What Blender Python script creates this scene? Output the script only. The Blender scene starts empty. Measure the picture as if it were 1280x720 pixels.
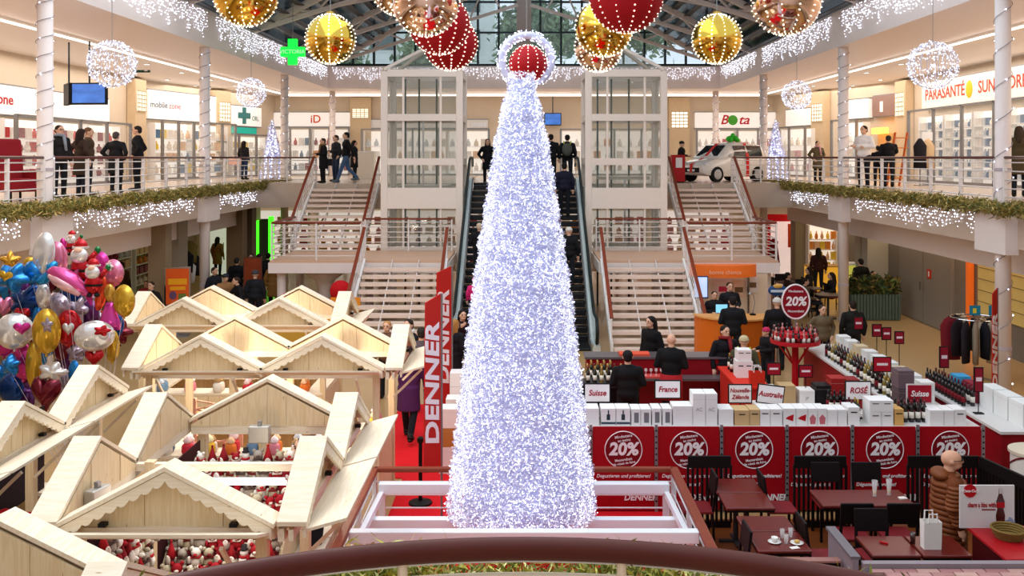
import bpy, math, random
import numpy as np
from mathutils import Vector, Matrix, Euler
random.seed(7); rng = np.random.default_rng(7)
sc = bpy.context.scene; C = sc.collection
PI = math.pi; R = math.radians
# ---------------------------------------------------------------- camera (on the upper walkway, looking down the atrium)
F, CX, CY, EZ = 1200.0, 655.0, 197.0, 5.02          # focal length and principal point in pixels, eye height in metres
cd = bpy.data.cameras.new('camera'); cam = bpy.data.objects.new('camera', cd); C.objects.link(cam)
cam.location = (0, 0, EZ); cam.rotation_euler = (PI/2, 0, 0)
cd.sensor_width = 36; cd.lens = 36*F/1280; cd.clip_end = 300
cd.shift_x = (640-CX)/1280; cd.shift_y = (CY-360)/1280
sc.camera = cam
# ---------------------------------------------------------------- sky, lamps, exposure
w = bpy.data.worlds.new('sky'); sc.world = w; w.use_nodes = True
wn = w.node_tree.nodes; wl = w.node_tree.links; bg = wn['Background']
bg.inputs[0].default_value = (.72, .86, 1, 1); bg.inputs[1].default_value = 1.3
def area(name, loc, sx, sy, power, col, rot=(0, 0, 0)):
    l = bpy.data.lights.new(name, 'AREA'); l.shape = 'RECTANGLE'; l.size = sx; l.size_y = sy; l.energy = power; l.color = col
    o = bpy.data.objects.new(name, l); C.objects.link(o); o.location = loc; o.rotation_euler = rot; return o
area('skylight', (-3, 16, 14.5), 11, 32, 1250, (1, .97, .95))
area('market_fill', (-4.2, 11.5, 9.5), 3, 9, 330, (1, .97, .94))  # added area light brightening the stalls from above, not a visible fitting
for s in (-1, 1):
    area('gallery_ceiling_light', (s*14.2, 32, 8.2), 3, 34, 760, (1, .91, .82))
    area('arcade_ceiling_light', (s*12.4, 26, 3.05), 1.6, 34, 60 if s < 0 else 620, (1, .78, .55))
area('far_hall_light', (0, 45, 8.2), 24, 5, 520, (1, .92, .84))
area('far_arcade_light', (0, 40, 3.05), 14, 6, 100, (1, .8, .58))
sc.view_settings.view_transform = 'Standard'; sc.view_settings.look = 'None'
sc.view_settings.exposure = 0.02; sc.view_settings.gamma = 1; sc.view_settings.use_curve_mapping = False
sc.cycles.max_bounces = 6; sc.cycles.transparent_max_bounces = 12; sc.cycles.sample_clamp_indirect = 3
# ---------------------------------------------------------------- helpers
def PX(px, D): return (px-CX)*D/F
def PZ(py, D): return EZ-(py-CY)*D/F
def DZ(py, z=0): return (EZ-z)*F/(py-CY)
def V(*a): return Vector(a)
def lin(c):
    if isinstance(c, str):
        c = c.lstrip('#'); c = [int(c[i:i+2], 16)/255 for i in (0, 2, 4)]
        c = [x/12.92 if x <= .04045 else ((x+.055)/1.055)**2.4 for x in c]
    return tuple(c)
MATS = {}
def mat(c, rough=.55, metal=0, var=.07, scale=6, bump=0, emit=0, alpha=1, stretch=(1, 1, 1), c2=None, coat=0, kind='noise', samp=True, detail=3, trans=0):
    key = (c, rough, metal, var, scale, bump, emit, alpha, stretch, c2, coat, kind, samp, trans)
    if key in MATS: return MATS[key]
    m = bpy.data.materials.new('material'); MATS[key] = m; m.use_nodes = True
    n, l = m.node_tree.nodes, m.node_tree.links; b = n['Principled BSDF']; L = lin(c)
    A = tuple(max(0, x*(1-var)) for x in L); B = lin(c2) if c2 else tuple(min(1, x*(1+var)) for x in L)
    tc = n.new('ShaderNodeTexCoord'); mp = n.new('ShaderNodeMapping'); mp.inputs['Scale'].default_value = stretch
    l.new(tc.outputs['Object'], mp.inputs[0])
    nz = n.new('ShaderNodeTexNoise'); nz.inputs['Scale'].default_value = scale; nz.inputs['Detail'].default_value = detail
    l.new(mp.outputs[0], nz.inputs['Vector']); fac = nz.outputs[0]
    mx = n.new('ShaderNodeMix'); mx.data_type = 'RGBA'
    mx.inputs[6].default_value = (*A, 1); mx.inputs[7].default_value = (*B, 1)
    if kind == 'wood':                                   # pale grain with a few knots
        rp = n.new('ShaderNodeMath'); rp.operation = 'MULTIPLY'; rp.inputs[1].default_value = 9
        fr = n.new('ShaderNodeMath'); fr.operation = 'PINGPONG'; fr.inputs[1].default_value = 1
        l.new(fac, rp.inputs[0]); l.new(rp.outputs[0], fr.inputs[0]); fac = fr.outputs[0]
    l.new(fac, mx.inputs[0]); col = mx.outputs[2]
    if kind == 'wood':
        vo = n.new('ShaderNodeTexVoronoi'); vo.inputs['Scale'].default_value = 3.3
        m2 = n.new('ShaderNodeMapping'); m2.inputs['Scale'].default_value = tuple(.55+.45*s for s in stretch) if min(stretch) > 0 else stretch
        l.new(tc.outputs['Object'], m2.inputs[0]); l.new(m2.outputs[0], vo.inputs['Vector'])
        cr = n.new('ShaderNodeValToRGB'); cr.color_ramp.elements[0].position = .03; cr.color_ramp.elements[1].position = .075
        cr.color_ramp.elements[0].color = (.45, .3, .18, 1); cr.color_ramp.elements[1].color = (1, 1, 1, 1)
        l.new(vo.outputs['Distance'], cr.inputs[0])
        m3 = n.new('ShaderNodeMix'); m3.data_type = 'RGBA'; m3.blend_type = 'MULTIPLY'; m3.inputs[0].default_value = 1
        l.new(col, m3.inputs[6]); l.new(cr.outputs[0], m3.inputs[7]); col = m3.outputs[2]
    l.new(col, b.inputs['Base Color'])
    b.inputs['Roughness'].default_value = rough; b.inputs['Metallic'].default_value = metal; b.inputs['Alpha'].default_value = alpha
    if rough >= .4 and not metal: b.inputs['Specular IOR Level'].default_value = .22
    b.inputs['Coat Weight'].default_value = coat; b.inputs['Transmission Weight'].default_value = trans
    if emit:
        l.new(col, b.inputs['Emission Color']); b.inputs['Emission Strength'].default_value = emit
        if not samp: m.cycles.emission_sampling = 'NONE'
    if bump:
        bp = n.new('ShaderNodeBump'); bp.inputs['Strength'].default_value = bump; bp.inputs['Distance'].default_value = .02
        l.new(nz.outputs[0], bp.inputs['Height']); l.new(bp.outputs[0], b.inputs['Normal'])
    return m
def glass(c='#e8f4f2', a=.12, rough=.03):
    return mat(c, rough, alpha=a, var=.01, scale=2)
class MB:
    def __init__(s): s.v = []; s.f = []; s.m = []; s.mi = 0
    def add(s, vs, fs):
        b = len(s.v); s.v += [tuple(p) for p in vs]; s.f += [tuple(i+b for i in f) for f in fs]; s.m += [s.mi]*len(fs); return s
    def box(s, x0, x1, y0, y1, z0, z1):
        return s.add([(x, y, z) for x in (x0, x1) for y in (y0, y1) for z in (z0, z1)],
                     [(0, 1, 3, 2), (4, 6, 7, 5), (0, 4, 5, 1), (2, 3, 7, 6), (0, 2, 6, 4), (1, 5, 7, 3)])
    def obox(s, c, size, rot=(0, 0, 0)):
        M = Euler(rot).to_matrix(); h = [q/2 for q in size]; c = Vector(c)
        return s.add([c+M@Vector((x, y, z)) for x in (-h[0], h[0]) for y in (-h[1], h[1]) for z in (-h[2], h[2])],
                     [(0, 1, 3, 2), (4, 6, 7, 5), (0, 4, 5, 1), (2, 3, 7, 6), (0, 2, 6, 4), (1, 5, 7, 3)])
    def bar(s, p0, p1, w, h, up=(0, 0, 1)):              # rectangular bar: w sideways, h along up
        p0, p1 = Vector(p0), Vector(p1); d = (p1-p0).normalized(); sd = d.cross(Vector(up)).normalized(); u = sd.cross(d)
        q = [p+sd*a*w/2+u*b*h/2 for p in (p0, p1) for a, b in ((-1, -1), (1, -1), (1, 1), (-1, 1))]
        return s.add(q, [(0, 1, 2, 3), (7, 6, 5, 4), (0, 4, 5, 1), (1, 5, 6, 2), (2, 6, 7, 3), (3, 7, 4, 0)])
    def tube(s, pts, r, n=8, closed=False):
        pts = [Vector(p) for p in pts]; k = len(pts); rs = r if isinstance(r, (list, tuple)) else [r]*k
        vs = []; ref = None
        for i, p in enumerate(pts):
            a = pts[(i-1) % k] if (closed or i) else p; b = pts[(i+1) % k] if (closed or i < k-1) else p
            d = (b-a).normalized()
            if ref is None:
                ref = d.cross(Vector((0, 0, 1)))
                if ref.length < .1: ref = d.cross(Vector((0, 1, 0)))
            ref = (ref-d*ref.dot(d)).normalized(); u = d.cross(ref)
            vs += [p+(ref*math.cos(2*PI*j/n)+u*math.sin(2*PI*j/n))*rs[i] for j in range(n)]
        fs = [(i*n+j, i*n+(j+1) % n, ((i+1) % k)*n+(j+1) % n, ((i+1) % k)*n+j) for i in range(k if closed else k-1) for j in range(n)]
        if not closed: fs += [tuple(range(n))[::-1], tuple(range((k-1)*n, k*n))]
        return s.add(vs, fs)
    def cyl(s, p0, p1, r0, r1=None, n=10): return s.tube([p0, p1], [r0, r0 if r1 is None else r1], n)
    def lathe(s, prof, c=(0, 0, 0), n=14, sx=1, sy=1):
        k = len(prof); vs = [(c[0]+r*sx*math.cos(2*PI*j/n), c[1]+r*sy*math.sin(2*PI*j/n), c[2]+z) for r, z in prof for j in range(n)]
        fs = [(i*n+j, i*n+(j+1) % n, (i+1)*n+(j+1) % n, (i+1)*n+j) for i in range(k-1) for j in range(n)]
        return s.add(vs, fs+[tuple(range(n))[::-1], tuple(range((k-1)*n, k*n))])
    def ell(s, c, r, n=12, k=8, rot=None):
        r = (r, r, r) if not isinstance(r, (tuple, list)) else r; M = Euler(rot).to_matrix() if rot else None; c = Vector(c)
        vs = []
        for i in range(1, k):
            t = PI*i/k
            for j in range(n):
                q = Vector((r[0]*math.sin(t)*math.cos(2*PI*j/n), r[1]*math.sin(t)*math.sin(2*PI*j/n), r[2]*math.cos(t)))
                vs.append(c+(M@q if M else q))
        for z in (r[2], -r[2]):
            q = Vector((0, 0, z)); vs.append(c+(M@q if M else q))
        T = len(vs)-2
        fs = [(i*n+j, (i+1)*n+j, (i+1)*n+(j+1) % n, i*n+(j+1) % n) for i in range(k-2) for j in range(n)]
        fs += [(T, j, (j+1) % n) for j in range(n)]+[(T+1, (k-2)*n+(j+1) % n, (k-2)*n+j) for j in range(n)]
        return s.add(vs, fs)
    def cap(s, p0, p1, r0, r1, n=10):                    # tapered capsule
        s.cyl(p0, p1, r0, r1, n); s.ell(p0, r0*.999, n, 6); return s.ell(p1, r1*.999, n, 6)
    def prism(s, poly, axis, a, b):                      # 2-D outline pushed along an axis
        f = {'x': lambda p, t: (t, p[0], p[1]), 'y': lambda p, t: (p[0], t, p[1]), 'z': lambda p, t: (p[0], p[1], t)}[axis]
        k = len(poly)
        return s.add([f(p, t) for t in (a, b) for p in poly],
                     [tuple(range(k)), tuple(range(2*k-1, k-1, -1))]+[(i, i+k, (i+1) % k+k, (i+1) % k) for i in range(k)])
    def xf(s, M):
        s.v = [tuple(M@Vector(p)) for p in s.v]; return s
    def mesh(s, name, mats, off=None, smooth=False):
        me = bpy.data.meshes.new(name); vs = s.v
        if off is not None: vs = [(p[0]-off[0], p[1]-off[1], p[2]-off[2]) for p in vs]
        me.from_pydata(vs, [], s.f)
        mats = mats if isinstance(mats, (list, tuple)) else [mats]
        for m in mats: me.materials.append(m)
        if len(mats) > 1: me.polygons.foreach_set('material_index', s.m)
        if smooth: me.polygons.foreach_set('use_smooth', [True]*len(s.f))
        import bmesh
        bm = bmesh.new(); bm.from_mesh(me); bmesh.ops.recalc_face_normals(bm, faces=bm.faces); bm.to_mesh(me); bm.free()
        return me
def link(name, data, parent=None, loc=(0, 0, 0), rot=(0, 0, 0)):
    o = bpy.data.objects.new(name, data); C.objects.link(o); o.parent = parent; o.location = loc; o.rotation_euler = rot; return o
def tag(o, label, cat, group=None):
    o['label'] = label; o['category'] = cat
    if group: o['group'] = group
    return o
def thing(name, label, cat, loc=(0, 0, 0), rz=0, group=None):
    return tag(link(name, None, None, loc, (0, 0, rz)), label, cat, group)
def part(name, mb, m, parent, world=False, smooth=False, bevel=0, stuff=False, label=None):
    off = None
    if world:
        q = parent; off = Vector((0, 0, 0))
        while q is not None: off += q.location; q = q.parent
    o = link(name, mb.mesh(name, m, off, smooth), parent)
    if bevel: bv(o, bevel)
    if stuff: o['kind'] = 'stuff'
    if label: o['label'] = label
    return o
def bv(o, wd, seg=2):
    b = o.modifiers.new('bevel', 'BEVEL'); b.width = wd; b.segments = seg; b.limit_method = 'ANGLE'
def solo(name, mb, m, label, cat, group=None, smooth=False, bevel=0):
    a = np.array(mb.v); lo, hi = a.min(0), a.max(0); off = ((lo[0]+hi[0])/2, (lo[1]+hi[1])/2, lo[2])
    o = link(name, mb.mesh(name, m, off, smooth), None, off)
    if bevel: bv(o, bevel)
    return tag(o, label, cat, group)
def struct(name, mb, m, parent=None, smooth=False):
    o = link(name, mb.mesh(name, m, None, smooth), parent)
    if parent is None: o['kind'] = 'structure'
    return o
def copy_tree(o, parent=None, loc=None, rz=None, label=None, scale=None):
    c = o.copy(); C.objects.link(c); c.parent = parent
    if loc is not None: c.location = loc
    if rz is not None: c.rotation_euler = (0, 0, rz)
    if scale is not None: c.scale = scale if isinstance(scale, (tuple, list)) else (scale,)*3
    if label: c['label'] = label
    for ch in list(o.children): copy_tree(ch, c)
    return c
TXT = {}
def text_mesh(body, size, m, off=0, shear=0, ext=.004, align='CENTER', sp=1):
    key = (body, size, m.name, off, shear, ext, align, sp)
    if key not in TXT:
        cu = bpy.data.curves.new('lettering', 'FONT'); cu.body = body; cu.size = size; cu.align_x = align; cu.align_y = 'CENTER'
        cu.offset = off*size; cu.shear = shear; cu.extrude = ext; cu.resolution_u = 3; cu.space_character = sp
        o = bpy.data.objects.new('lettering', cu); C.objects.link(o)
        dg = bpy.context.evaluated_depsgraph_get(); me = bpy.data.meshes.new_from_object(o.evaluated_get(dg))
        me.materials.clear(); me.materials.append(m); bpy.data.objects.remove(o); bpy.data.curves.remove(cu); TXT[key] = me
    return TXT[key]
def text(body, size, loc, parent, m, rot=(PI/2, 0, 0), off=0, shear=0, ext=.004, align='CENTER', sx=1, name='lettering', sp=1):
    o = link(name, text_mesh(body, size, m, off, shear, ext, align, sp), parent, loc, rot); o.scale = (sx, 1, 1); return o
def needles(pts, ln, wd, count, spread, m_name='tinsel', flat=None):
    """count thin random triangles-pairs around points (n,3): returns MB-like arrays"""
    pts = np.asarray(pts); idx = rng.integers(0, len(pts), count); p = pts[idx]+rng.normal(0, 1, (count, 3))*np.asarray(spread)
    d = rng.normal(0, 1, (count, 3)); d /= np.linalg.norm(d, axis=1)[:, None]
    e = np.cross(d, rng.normal(0, 1, (count, 3))); e /= np.linalg.norm(e, axis=1)[:, None]
    L = ln*(.6+.8*rng.random((count, 1))); W = wd*(.6+.8*rng.random((count, 1)))
    vs = np.stack([p-d*L-e*W*.5, p-d*L*.2+e*W, p+d*L, p-d*L*.2-e*W], 1).reshape(-1, 3)
    return vs
def needle_mesh(name, vs, m, off=(0, 0, 0)):
    n = len(vs)//4; me = bpy.data.meshes.new(name); vs = np.asarray(vs)-np.asarray(off)
    me.vertices.add(len(vs)); me.vertices.foreach_set('co', vs.astype(np.float32).ravel())
    me.loops.add(n*4); me.loops.foreach_set('vertex_index', np.arange(n*4, dtype=np.int32))
    me.polygons.add(n); me.polygons.foreach_set('loop_start', np.arange(0, n*4, 4, dtype=np.int32))
    mats = m if isinstance(m, list) else [m]
    for q in mats: me.materials.append(q)
    if len(mats) > 1: me.polygons.foreach_set('material_index', rng.integers(0, len(mats), n).astype(np.int32))
    me.update(calc_edges=True); return me
OCT = np.array([(1, 0, 0), (-1, 0, 0), (0, 1, 0), (0, -1, 0), (0, 0, 1), (0, 0, -1)], float)
OCF = np.array([(0, 2, 4), (2, 1, 4), (1, 3, 4), (3, 0, 4), (2, 0, 5), (1, 2, 5), (3, 1, 5), (0, 3, 5)])
def bulbs_mesh(name, pts, r, m, off=(0, 0, 0)):
    pts = np.asarray(pts, float)-np.asarray(off); n = len(pts); me = bpy.data.meshes.new(name)
    rr = r*(.75+.5*rng.random((n, 1, 1)))
    vs = (pts[:, None, :]+OCT[None]*rr).reshape(-1, 3)
    fs = (OCF[None]+(np.arange(n)*6)[:, None, None]).reshape(-1)
    me.vertices.add(n*6); me.vertices.foreach_set('co', vs.astype(np.float32).ravel())
    me.loops.add(n*24); me.loops.foreach_set('vertex_index', fs.astype(np.int32))
    me.polygons.add(n*8); me.polygons.foreach_set('loop_start', np.arange(0, n*24, 3, dtype=np.int32))
    me.materials.append(m); me.update(calc_edges=True); return me
# ---------------------------------------------------------------- shared materials
WHITE = mat('#efe2dc', .45, var=.03, scale=3)                 # warm white painted plaster and steel
STEEL = mat('#ece4e0', .35, var=.03)
PAINT = mat('#f4f2f0', .4, var=.02)
PINE = mat('#e6d0ac', .6, kind='wood', c2='#dcc298', scale=2.2, stretch=(9, 9, .7), var=.0, bump=.08)
PINEY = mat('#eee0ca', .6, kind='wood', c2='#e6d3b6', scale=2.2, stretch=(9, .7, 9), var=.0, bump=.08)
PINEX = mat('#eee0ca', .6, kind='wood', c2='#e6d3b6', scale=2.2, stretch=(.7, 9, 9), var=.0, bump=.08)
RAILW = mat('#7a3220', .4, kind='noise', c2='#8e422a', scale=3, stretch=(2, 2, 12), var=.05)
BROWN = mat('#5a2b22', .35, var=.1)
BLACK = mat('#0b090a', .5, var=.2)
DARKM = mat('#2a2c2e', .45, metal=.3, var=.1)
GREY = mat('#8c8a8a', .4, metal=.5, var=.05)
CHROME = mat('#c8c8cc', .18, metal=1, var=.03)
RED = mat('#b80f1c', .5, var=.08)
DRED = mat('#8e0c1a', .45, var=.08)
LED = mat('#e6ebff', .4, emit=3, var=.01, samp=False)
LEDW = mat('#fff0d8', .4, emit=3, var=.01, samp=False)
TUBE = mat('#fff4e6', .4, emit=3, var=.01, samp=False)
PANE = glass()
# ================================================================ the building
FLOORM = mat('#b8935f', .28, c2='#c6a270', scale=.8, var=.08, coat=.2)
UPFLOOR = mat('#d9c6b4', .25, c2='#cbb29c', scale=.9, var=.05, coat=.2)
CEIL = mat('#f3ebe4', .6, var=.02)
WARMW = mat('#e8d8c4', .55, c2='#dcc7ac', scale=1.5, var=.06)
BEIGE = mat('#b8a184', .6, c2='#a78f72', scale=2, var=.06)
GREYW = mat('#8a8278', .6, c2='#7c746a', scale=2, var=.05)
struct('floor', MB().box(-20, 20, -3, 54, -.3, 0), FLOORM)
EDGE = 9.8; TOPZ = 4.1
for s, nm in ((-1, 'left'), (1, 'right')):
    def bx(m, xa, xb, *r): return m.box(min(s*xa, s*xb), max(s*xa, s*xb), *r)
    m = bx(MB(), EDGE, 20, -3, 39, 3.2, TOPZ)
    struct('floor_gallery_'+nm, bx(bx(m, 7.5, 20, 39, 54, 3.2, TOPZ), 7.5, EDGE, 35, 39, 3.2, TOPZ), UPFLOOR)
    struct('wall_bulkhead_'+nm, bx(MB(), 10.7, 11.0, -3, 39, 2.5, 3.2), WHITE)
    m = bx(MB(), 9.6, 9.8, -3, 47.2, 8.4, 9.5); bx(m, 9.8, 12.4, -3, 47.2, 8.4, 8.6)
    struct('ceiling_edge_'+nm, m, WHITE)
    struct('ceiling_gallery_'+nm, bx(MB(), 12.4, 20, -3, 54, 8.3, 8.6), CEIL)
    struct('trim_1' if s < 0 else 'trim_2', bx(MB(), 12.38, 12.44, -3, 49.6, 8.26, 8.3), TUBE)
    # lower fascia block caps at the columns
struct('floor_far', MB().box(-7.5, 7.5, 34.1, 54, 3.2, TOPZ), UPFLOOR)
m = MB().box(-9.6, 9.6, 47, 47.2, 8.4, 9.5); m.box(-12.4, 12.4, 47.2, 49.6, 8.4, 8.6)
struct('ceiling_edge_far', m, WHITE)
struct('ceiling_far', MB().box(-12.4, 12.4, 49.6, 54, 8.25, 8.6), CEIL)
struct('trim_3', MB().box(-12.4, 12.4, 49.55, 49.65, 8.2, 8.28), TUBE)
# shop walls on the upper floor: straight, then a chamfered corner, then the far wall
UW = [(-16, -3), (-16, 41), (-13.2, 51), (13.2, 51), (16, 41), (16, -3)]
def wallseg(p, q, z0, z1, t=.25):
    p, q = Vector((*p, 0)), Vector((*q, 0)); d = (q-p).normalized(); nrm = Vector((-d.y, d.x, 0))
    return MB().add([Vector((a.x, a.y, z)) for a in (p, q, q+nrm*t, p+nrm*t) for z in (z0, z1)],
                    [(0, 2, 3, 1), (2, 4, 5, 3), (4, 6, 7, 5), (6, 0, 1, 7), (0, 6, 4, 2), (1, 3, 5, 7)])
for i, nm in enumerate(('left', 'corner_left', 'far', 'corner_right', 'right')):
    struct('wall_upper_'+nm, wallseg(UW[i], UW[i+1], TOPZ, 8.3), WARMW)
# ground floor walls behind the arcades
struct('wall_ground_left', MB().box(-15.3, -15, -3, 44, 0, 3.2), BEIGE)
struct('wall_ground_right', MB().box(12.2, 12.5, -3, 44, 0, 3.2), GREYW)
struct('wall_ground_far', MB().box(-20, 20, 44, 44.3, 0, 3.2), WARMW)
struct('wall_back', MB().box(-20, 20, -3.3, -3, 0, 9.5), WHITE)
# ---------------------------------------------------------------- roof: glazed end wall, louvred slopes, rafters
DK = mat('#1d2a2b', .4, metal=.4, var=.1)
ROOFM = mat('#23282c', .5, metal=.3, var=.15, scale=3)
GP = mat('#d6ece6', .04, alpha=.16, var=.02)
wf = struct('window_1', MB().box(-9.6, 9.6, 47.05, 47.2, 9.5, 9.62), DK)
xs = [-9.4+1.02*i for i in range(20)]
zs = [9.62, 11.15, 12.65, 14.2]
mul = MB()
for i, x in enumerate(xs):
    struct('mullion', MB().box(x-.05, x+.05, 47.02, 47.2, 9.5, 14.2), DK, wf)
for z in zs[1:]: struct('transom', MB().box(-9.6, 9.6, 47.04, 47.18, z-.045, z+.045), DK, wf)
pm = None
for i in range(len(xs)-1):
    for k in range(3):
        me = pm or MB().box(-.46, .46, -.01, .01, 0, 1).mesh('pane', GP); pm = me
        o = link('pane', me, wf, ((xs[i]+xs[i+1])/2, 47.1, zs[k]+.05)); o.scale = (1, 1, zs[k+1]-zs[k]-.1)
tag(solo('steel_column', MB().box(-.36, .36, 46.7, 47.0, 9.5, 14.3), mat('#a89c96', .5), '', ''), 'grey steel post rising before the far glass wall', 'column')
for s, nm in ((-1, 'left'), (1, 'right')):
    # louvres run along the hall; each slat is its own piece
    rf = struct('ceiling_roof_'+nm, MB().add([(s*9.8, 26, 9.55), (s*9.8, 47.3, 9.55), (s*1.5, 47.3, 14.3), (s*1.5, 26, 14.3),
                                            (s*9.8, 26, 9.62), (s*9.8, 47.3, 9.62), (s*1.5, 47.3, 14.4), (s*1.5, 26, 14.4)],
                [(0, 1, 2, 3), (7, 6, 5, 4), (0, 4, 5, 1), (1, 5, 6, 2), (2, 6, 7, 3), (3, 7, 4, 0)]), mat('#20262b', .25, alpha=.75, var=.1))
    sl = None
    for i in range(16):
        t = (i+.5)/16; x = s*(9.7-8.2*t); z = 9.5+4.7*t
        me = sl or MB().obox((0, 0, 0), (.3, 21, .03), (0, -s*R(5), 0)).mesh('louvre_slat', ROOFM); sl = me
        link('louvre_slat', me, rf, (x, 36.6, z-.12))
    RB = mat('#cfc3bb', .5, var=.04)
    for i, D in enumerate((27.5, 34, 40.5, 46.4)):
        t = thing('roof_truss', f'pale steel roof truss slope with lattice struts, {["left", "right"][s > 0]} half', 'truss', (s*9.7, D, 9.4), group='roof trusses under the louvres')
        t['label'] = ['foremost', 'second', 'third', 'rearmost'][i]+' pale steel lattice roof truss above the '+['phone shop', 'cosmetics shop'][s > 0]+' gallery'; del t['group']
        a, b = V(s*9.7, D, 9.45), V(s*.3, D, 14.2); c = V(s*.3, D, 12.4)
        part('top_chord', MB().bar(a, b, .22, .22), RB, t, True); part('bottom_chord', MB().bar(a, c, .14, .14), RB, t, True)
        for k in range(1, 6):
            p = a.lerp(b, k/6); q = a.lerp(c, (k-.5)/6); part('strut', MB().cyl(q, p, .045, n=6), RB, t, True)
            q2 = a.lerp(c, (k+.5)/6); part('strut', MB().cyl(p, q2, .045, n=6), RB, t, True)
        if i < 3:
            D2 = (34, 40.5, 46.4)[i]
            for tt in (.12, .45):
                p = a.lerp(b, tt); q = V(*b.lerp(a, .45 if tt < .2 else .12)); q.y = D2
                part('brace', MB().cyl(p, q, .06, n=6), RB, t, True)
# outside: pale building and trees behind the glass
ob = thing('office_building', 'pale office block seen through the far glass wall', 'building', (-8, 66, 0))
part('facade', MB().box(-20, -2, 66, 72, 0, 22), mat('#dfe6e2', .7), ob, True)
wm = MB().box(-.9, .9, -.05, .05, -.7, .7).mesh('office_window', mat('#4c5e62', .2)); fm = MB().box(-1.05, 1.05, -.03, .03, -.85, .85).mesh('window_frame', mat('#e4e8e4', .5))
for i in range(6):
    for k in range(4):
        f = link('window_frame', fm, ob, (-10.4+i*2.9, -.05, 10.5+k*2.6)); link('office_window', wm, f, (0, -.05, 0))
LEAF = [mat('#6f8a66', .7, var=.2), mat('#8aa37c', .7, var=.2), mat('#587258', .7, var=.2)]
for i, (x, y, h, rad) in enumerate(((.9, 60, 14, 2.3), (7.6, 61, 15.5, 2.5), (-5.6, 58.5, 12.2, 1.8), (14.6, 60, 14, 2.5), (-11.5, 58, 11, 1.6))):
    t = thing('garden_tree', ['broad leafy tree outside the glass behind the red ornaments', 'tall leafy tree outside the glass beyond the gold bauble', 'low leafy tree before the pale office block', 'leafy tree outside the glass by the louvred slope', 'small tree at the foot of the office block'][i], 'tree', (x, y, 0))
    part('trunk', MB().tube([(0, 0, 0), (.1, 0, h*.5), (0, .1, h*.8)], [.25, .2, .08]), mat('#4a3b2c', .9), t)
    cs = rng.normal(0, 1, (60, 3)); cs /= np.linalg.norm(cs, axis=1)[:, None]; cs = cs*rad*(.35+.65*rng.random((60, 1)))+(0, 0, h-rad*.6)
    link('foliage', needle_mesh('foliage', needles(cs, .28, .12, 5000, (.45, .45, .45)), LEAF), t)['kind'] = 'stuff'
# ================================================================ columns, railings, garlands, icicle lights
COLD = (9.75, 19.6, 29.4, 39.2, 49)
CUFF = mat('#b9aeb4', .4, var=.03)
for s in (-1, 1):
    side = 'left' if s < 0 else 'right'
    for i, D in enumerate(COLD[1:]):
        x = s*9.78
        lab = [['white round column with wound lights in front of the phone shop', 'white round column before the phone shop and the pharmacy', 'white column beside the lit cone tree and the photo shop', 'slim white column before the photo shop sign'],
               ['white round column with wound lights in front of the cosmetics shop sign', 'white round column beside the guard in the white shirt', 'white column between the small car and the lit cone tree', 'slim white column behind the small car']][s > 0][i]
        t = thing('column', lab, 'column', (x, D, 0), group=None)
        r = .155
        part('shaft', MB().lathe([(r, 0 if D < 45 else TOPZ), (r, 8.4)], n=18), WHITE, t, smooth=True)
        for z in ((.05, 1.1, 4.75) if D < 45 else (4.75,)): part('collar', MB().lathe([(r+.012, z), (r+.012, z+.06)], n=18), CUFF, t)
        ls = thing('fairy_light_string', ['string of fairy lights wound around the column by the ', 'string of fairy lights spiralling up the column by the '][s > 0]+[['phone shop televisions', 'phone shop and pharmacy', 'photo shop cone tree', 'photo shop sign'], ['cosmetics shop sign', 'guard in the white shirt', 'cone tree near the car', 'small car']][s > 0][i], 'string lights', (x, D, TOPZ))
        n = 140; z0 = 0.4-TOPZ if s > 0 and i == 0 else 0.2
        pts = [V((r+.02)*math.cos(k*.5), (r+.02)*math.sin(k*.5), z0+(4.2-z0)*k/n) for k in range(n+1)]
        part('wire', MB().tube(pts, .007, 4), mat('#8d8790', .5), ls)
        bp = [p+V(.02*math.cos(k), .02*math.sin(k), .02*math.sin(k*3)) for k, p in enumerate(pts) if k % 5 == 0]
        link('bulbs', bulbs_mesh('bulbs', bp, .02, LED), ls)['kind'] = 'stuff'
def railing(name, label, pts, h=.92, step=1.45, bars=5, top=BROWN, topr=.03, postm=STEEL, group=None, post=(.075, .045), barr=.015, lo=.12):
    pts = [Vector(p) for p in pts]
    t = thing(name, label, 'railing', pts[0], group=group)
    U = V(0, 0, 1)
    part('handrail', MB().tube([p+U*h for p in pts], topr, 8), top, t, True, smooth=True)
    for b in range(bars):
        z = lo+(h-lo-.1)*b/(bars-1 if bars > 1 else 1)
        part('rail_bar', MB().tube([p+U*z for p in pts], barr, 6), postm, t, True, smooth=True)
    for a, b in zip(pts, pts[1:]):
        L = (b-a).length; k = max(1, round(L/step))
        for i in range(k+1):
            if i == k and b != pts[-1]: continue
            p = a.lerp(b, i/k); part('post', MB().bar(p, p+U*(h-.02), *post, up=(b-a).normalized()), postm, t, True)
    return t
GARL = [mat('#a08c48', .4, metal=.2, var=.1), mat('#8a8240', .5, var=.1), mat('#d0b568', .3, metal=.3, var=.1), mat('#5c6230', .55, var=.1)]
GARL2 = [mat('#b9b23c', .45, metal=.2, var=.1), mat('#8a8f3a', .5, var=.1), mat('#e0d98a', .35, metal=.3, var=.1), mat('#6d7a35', .55, var=.1)]
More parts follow.
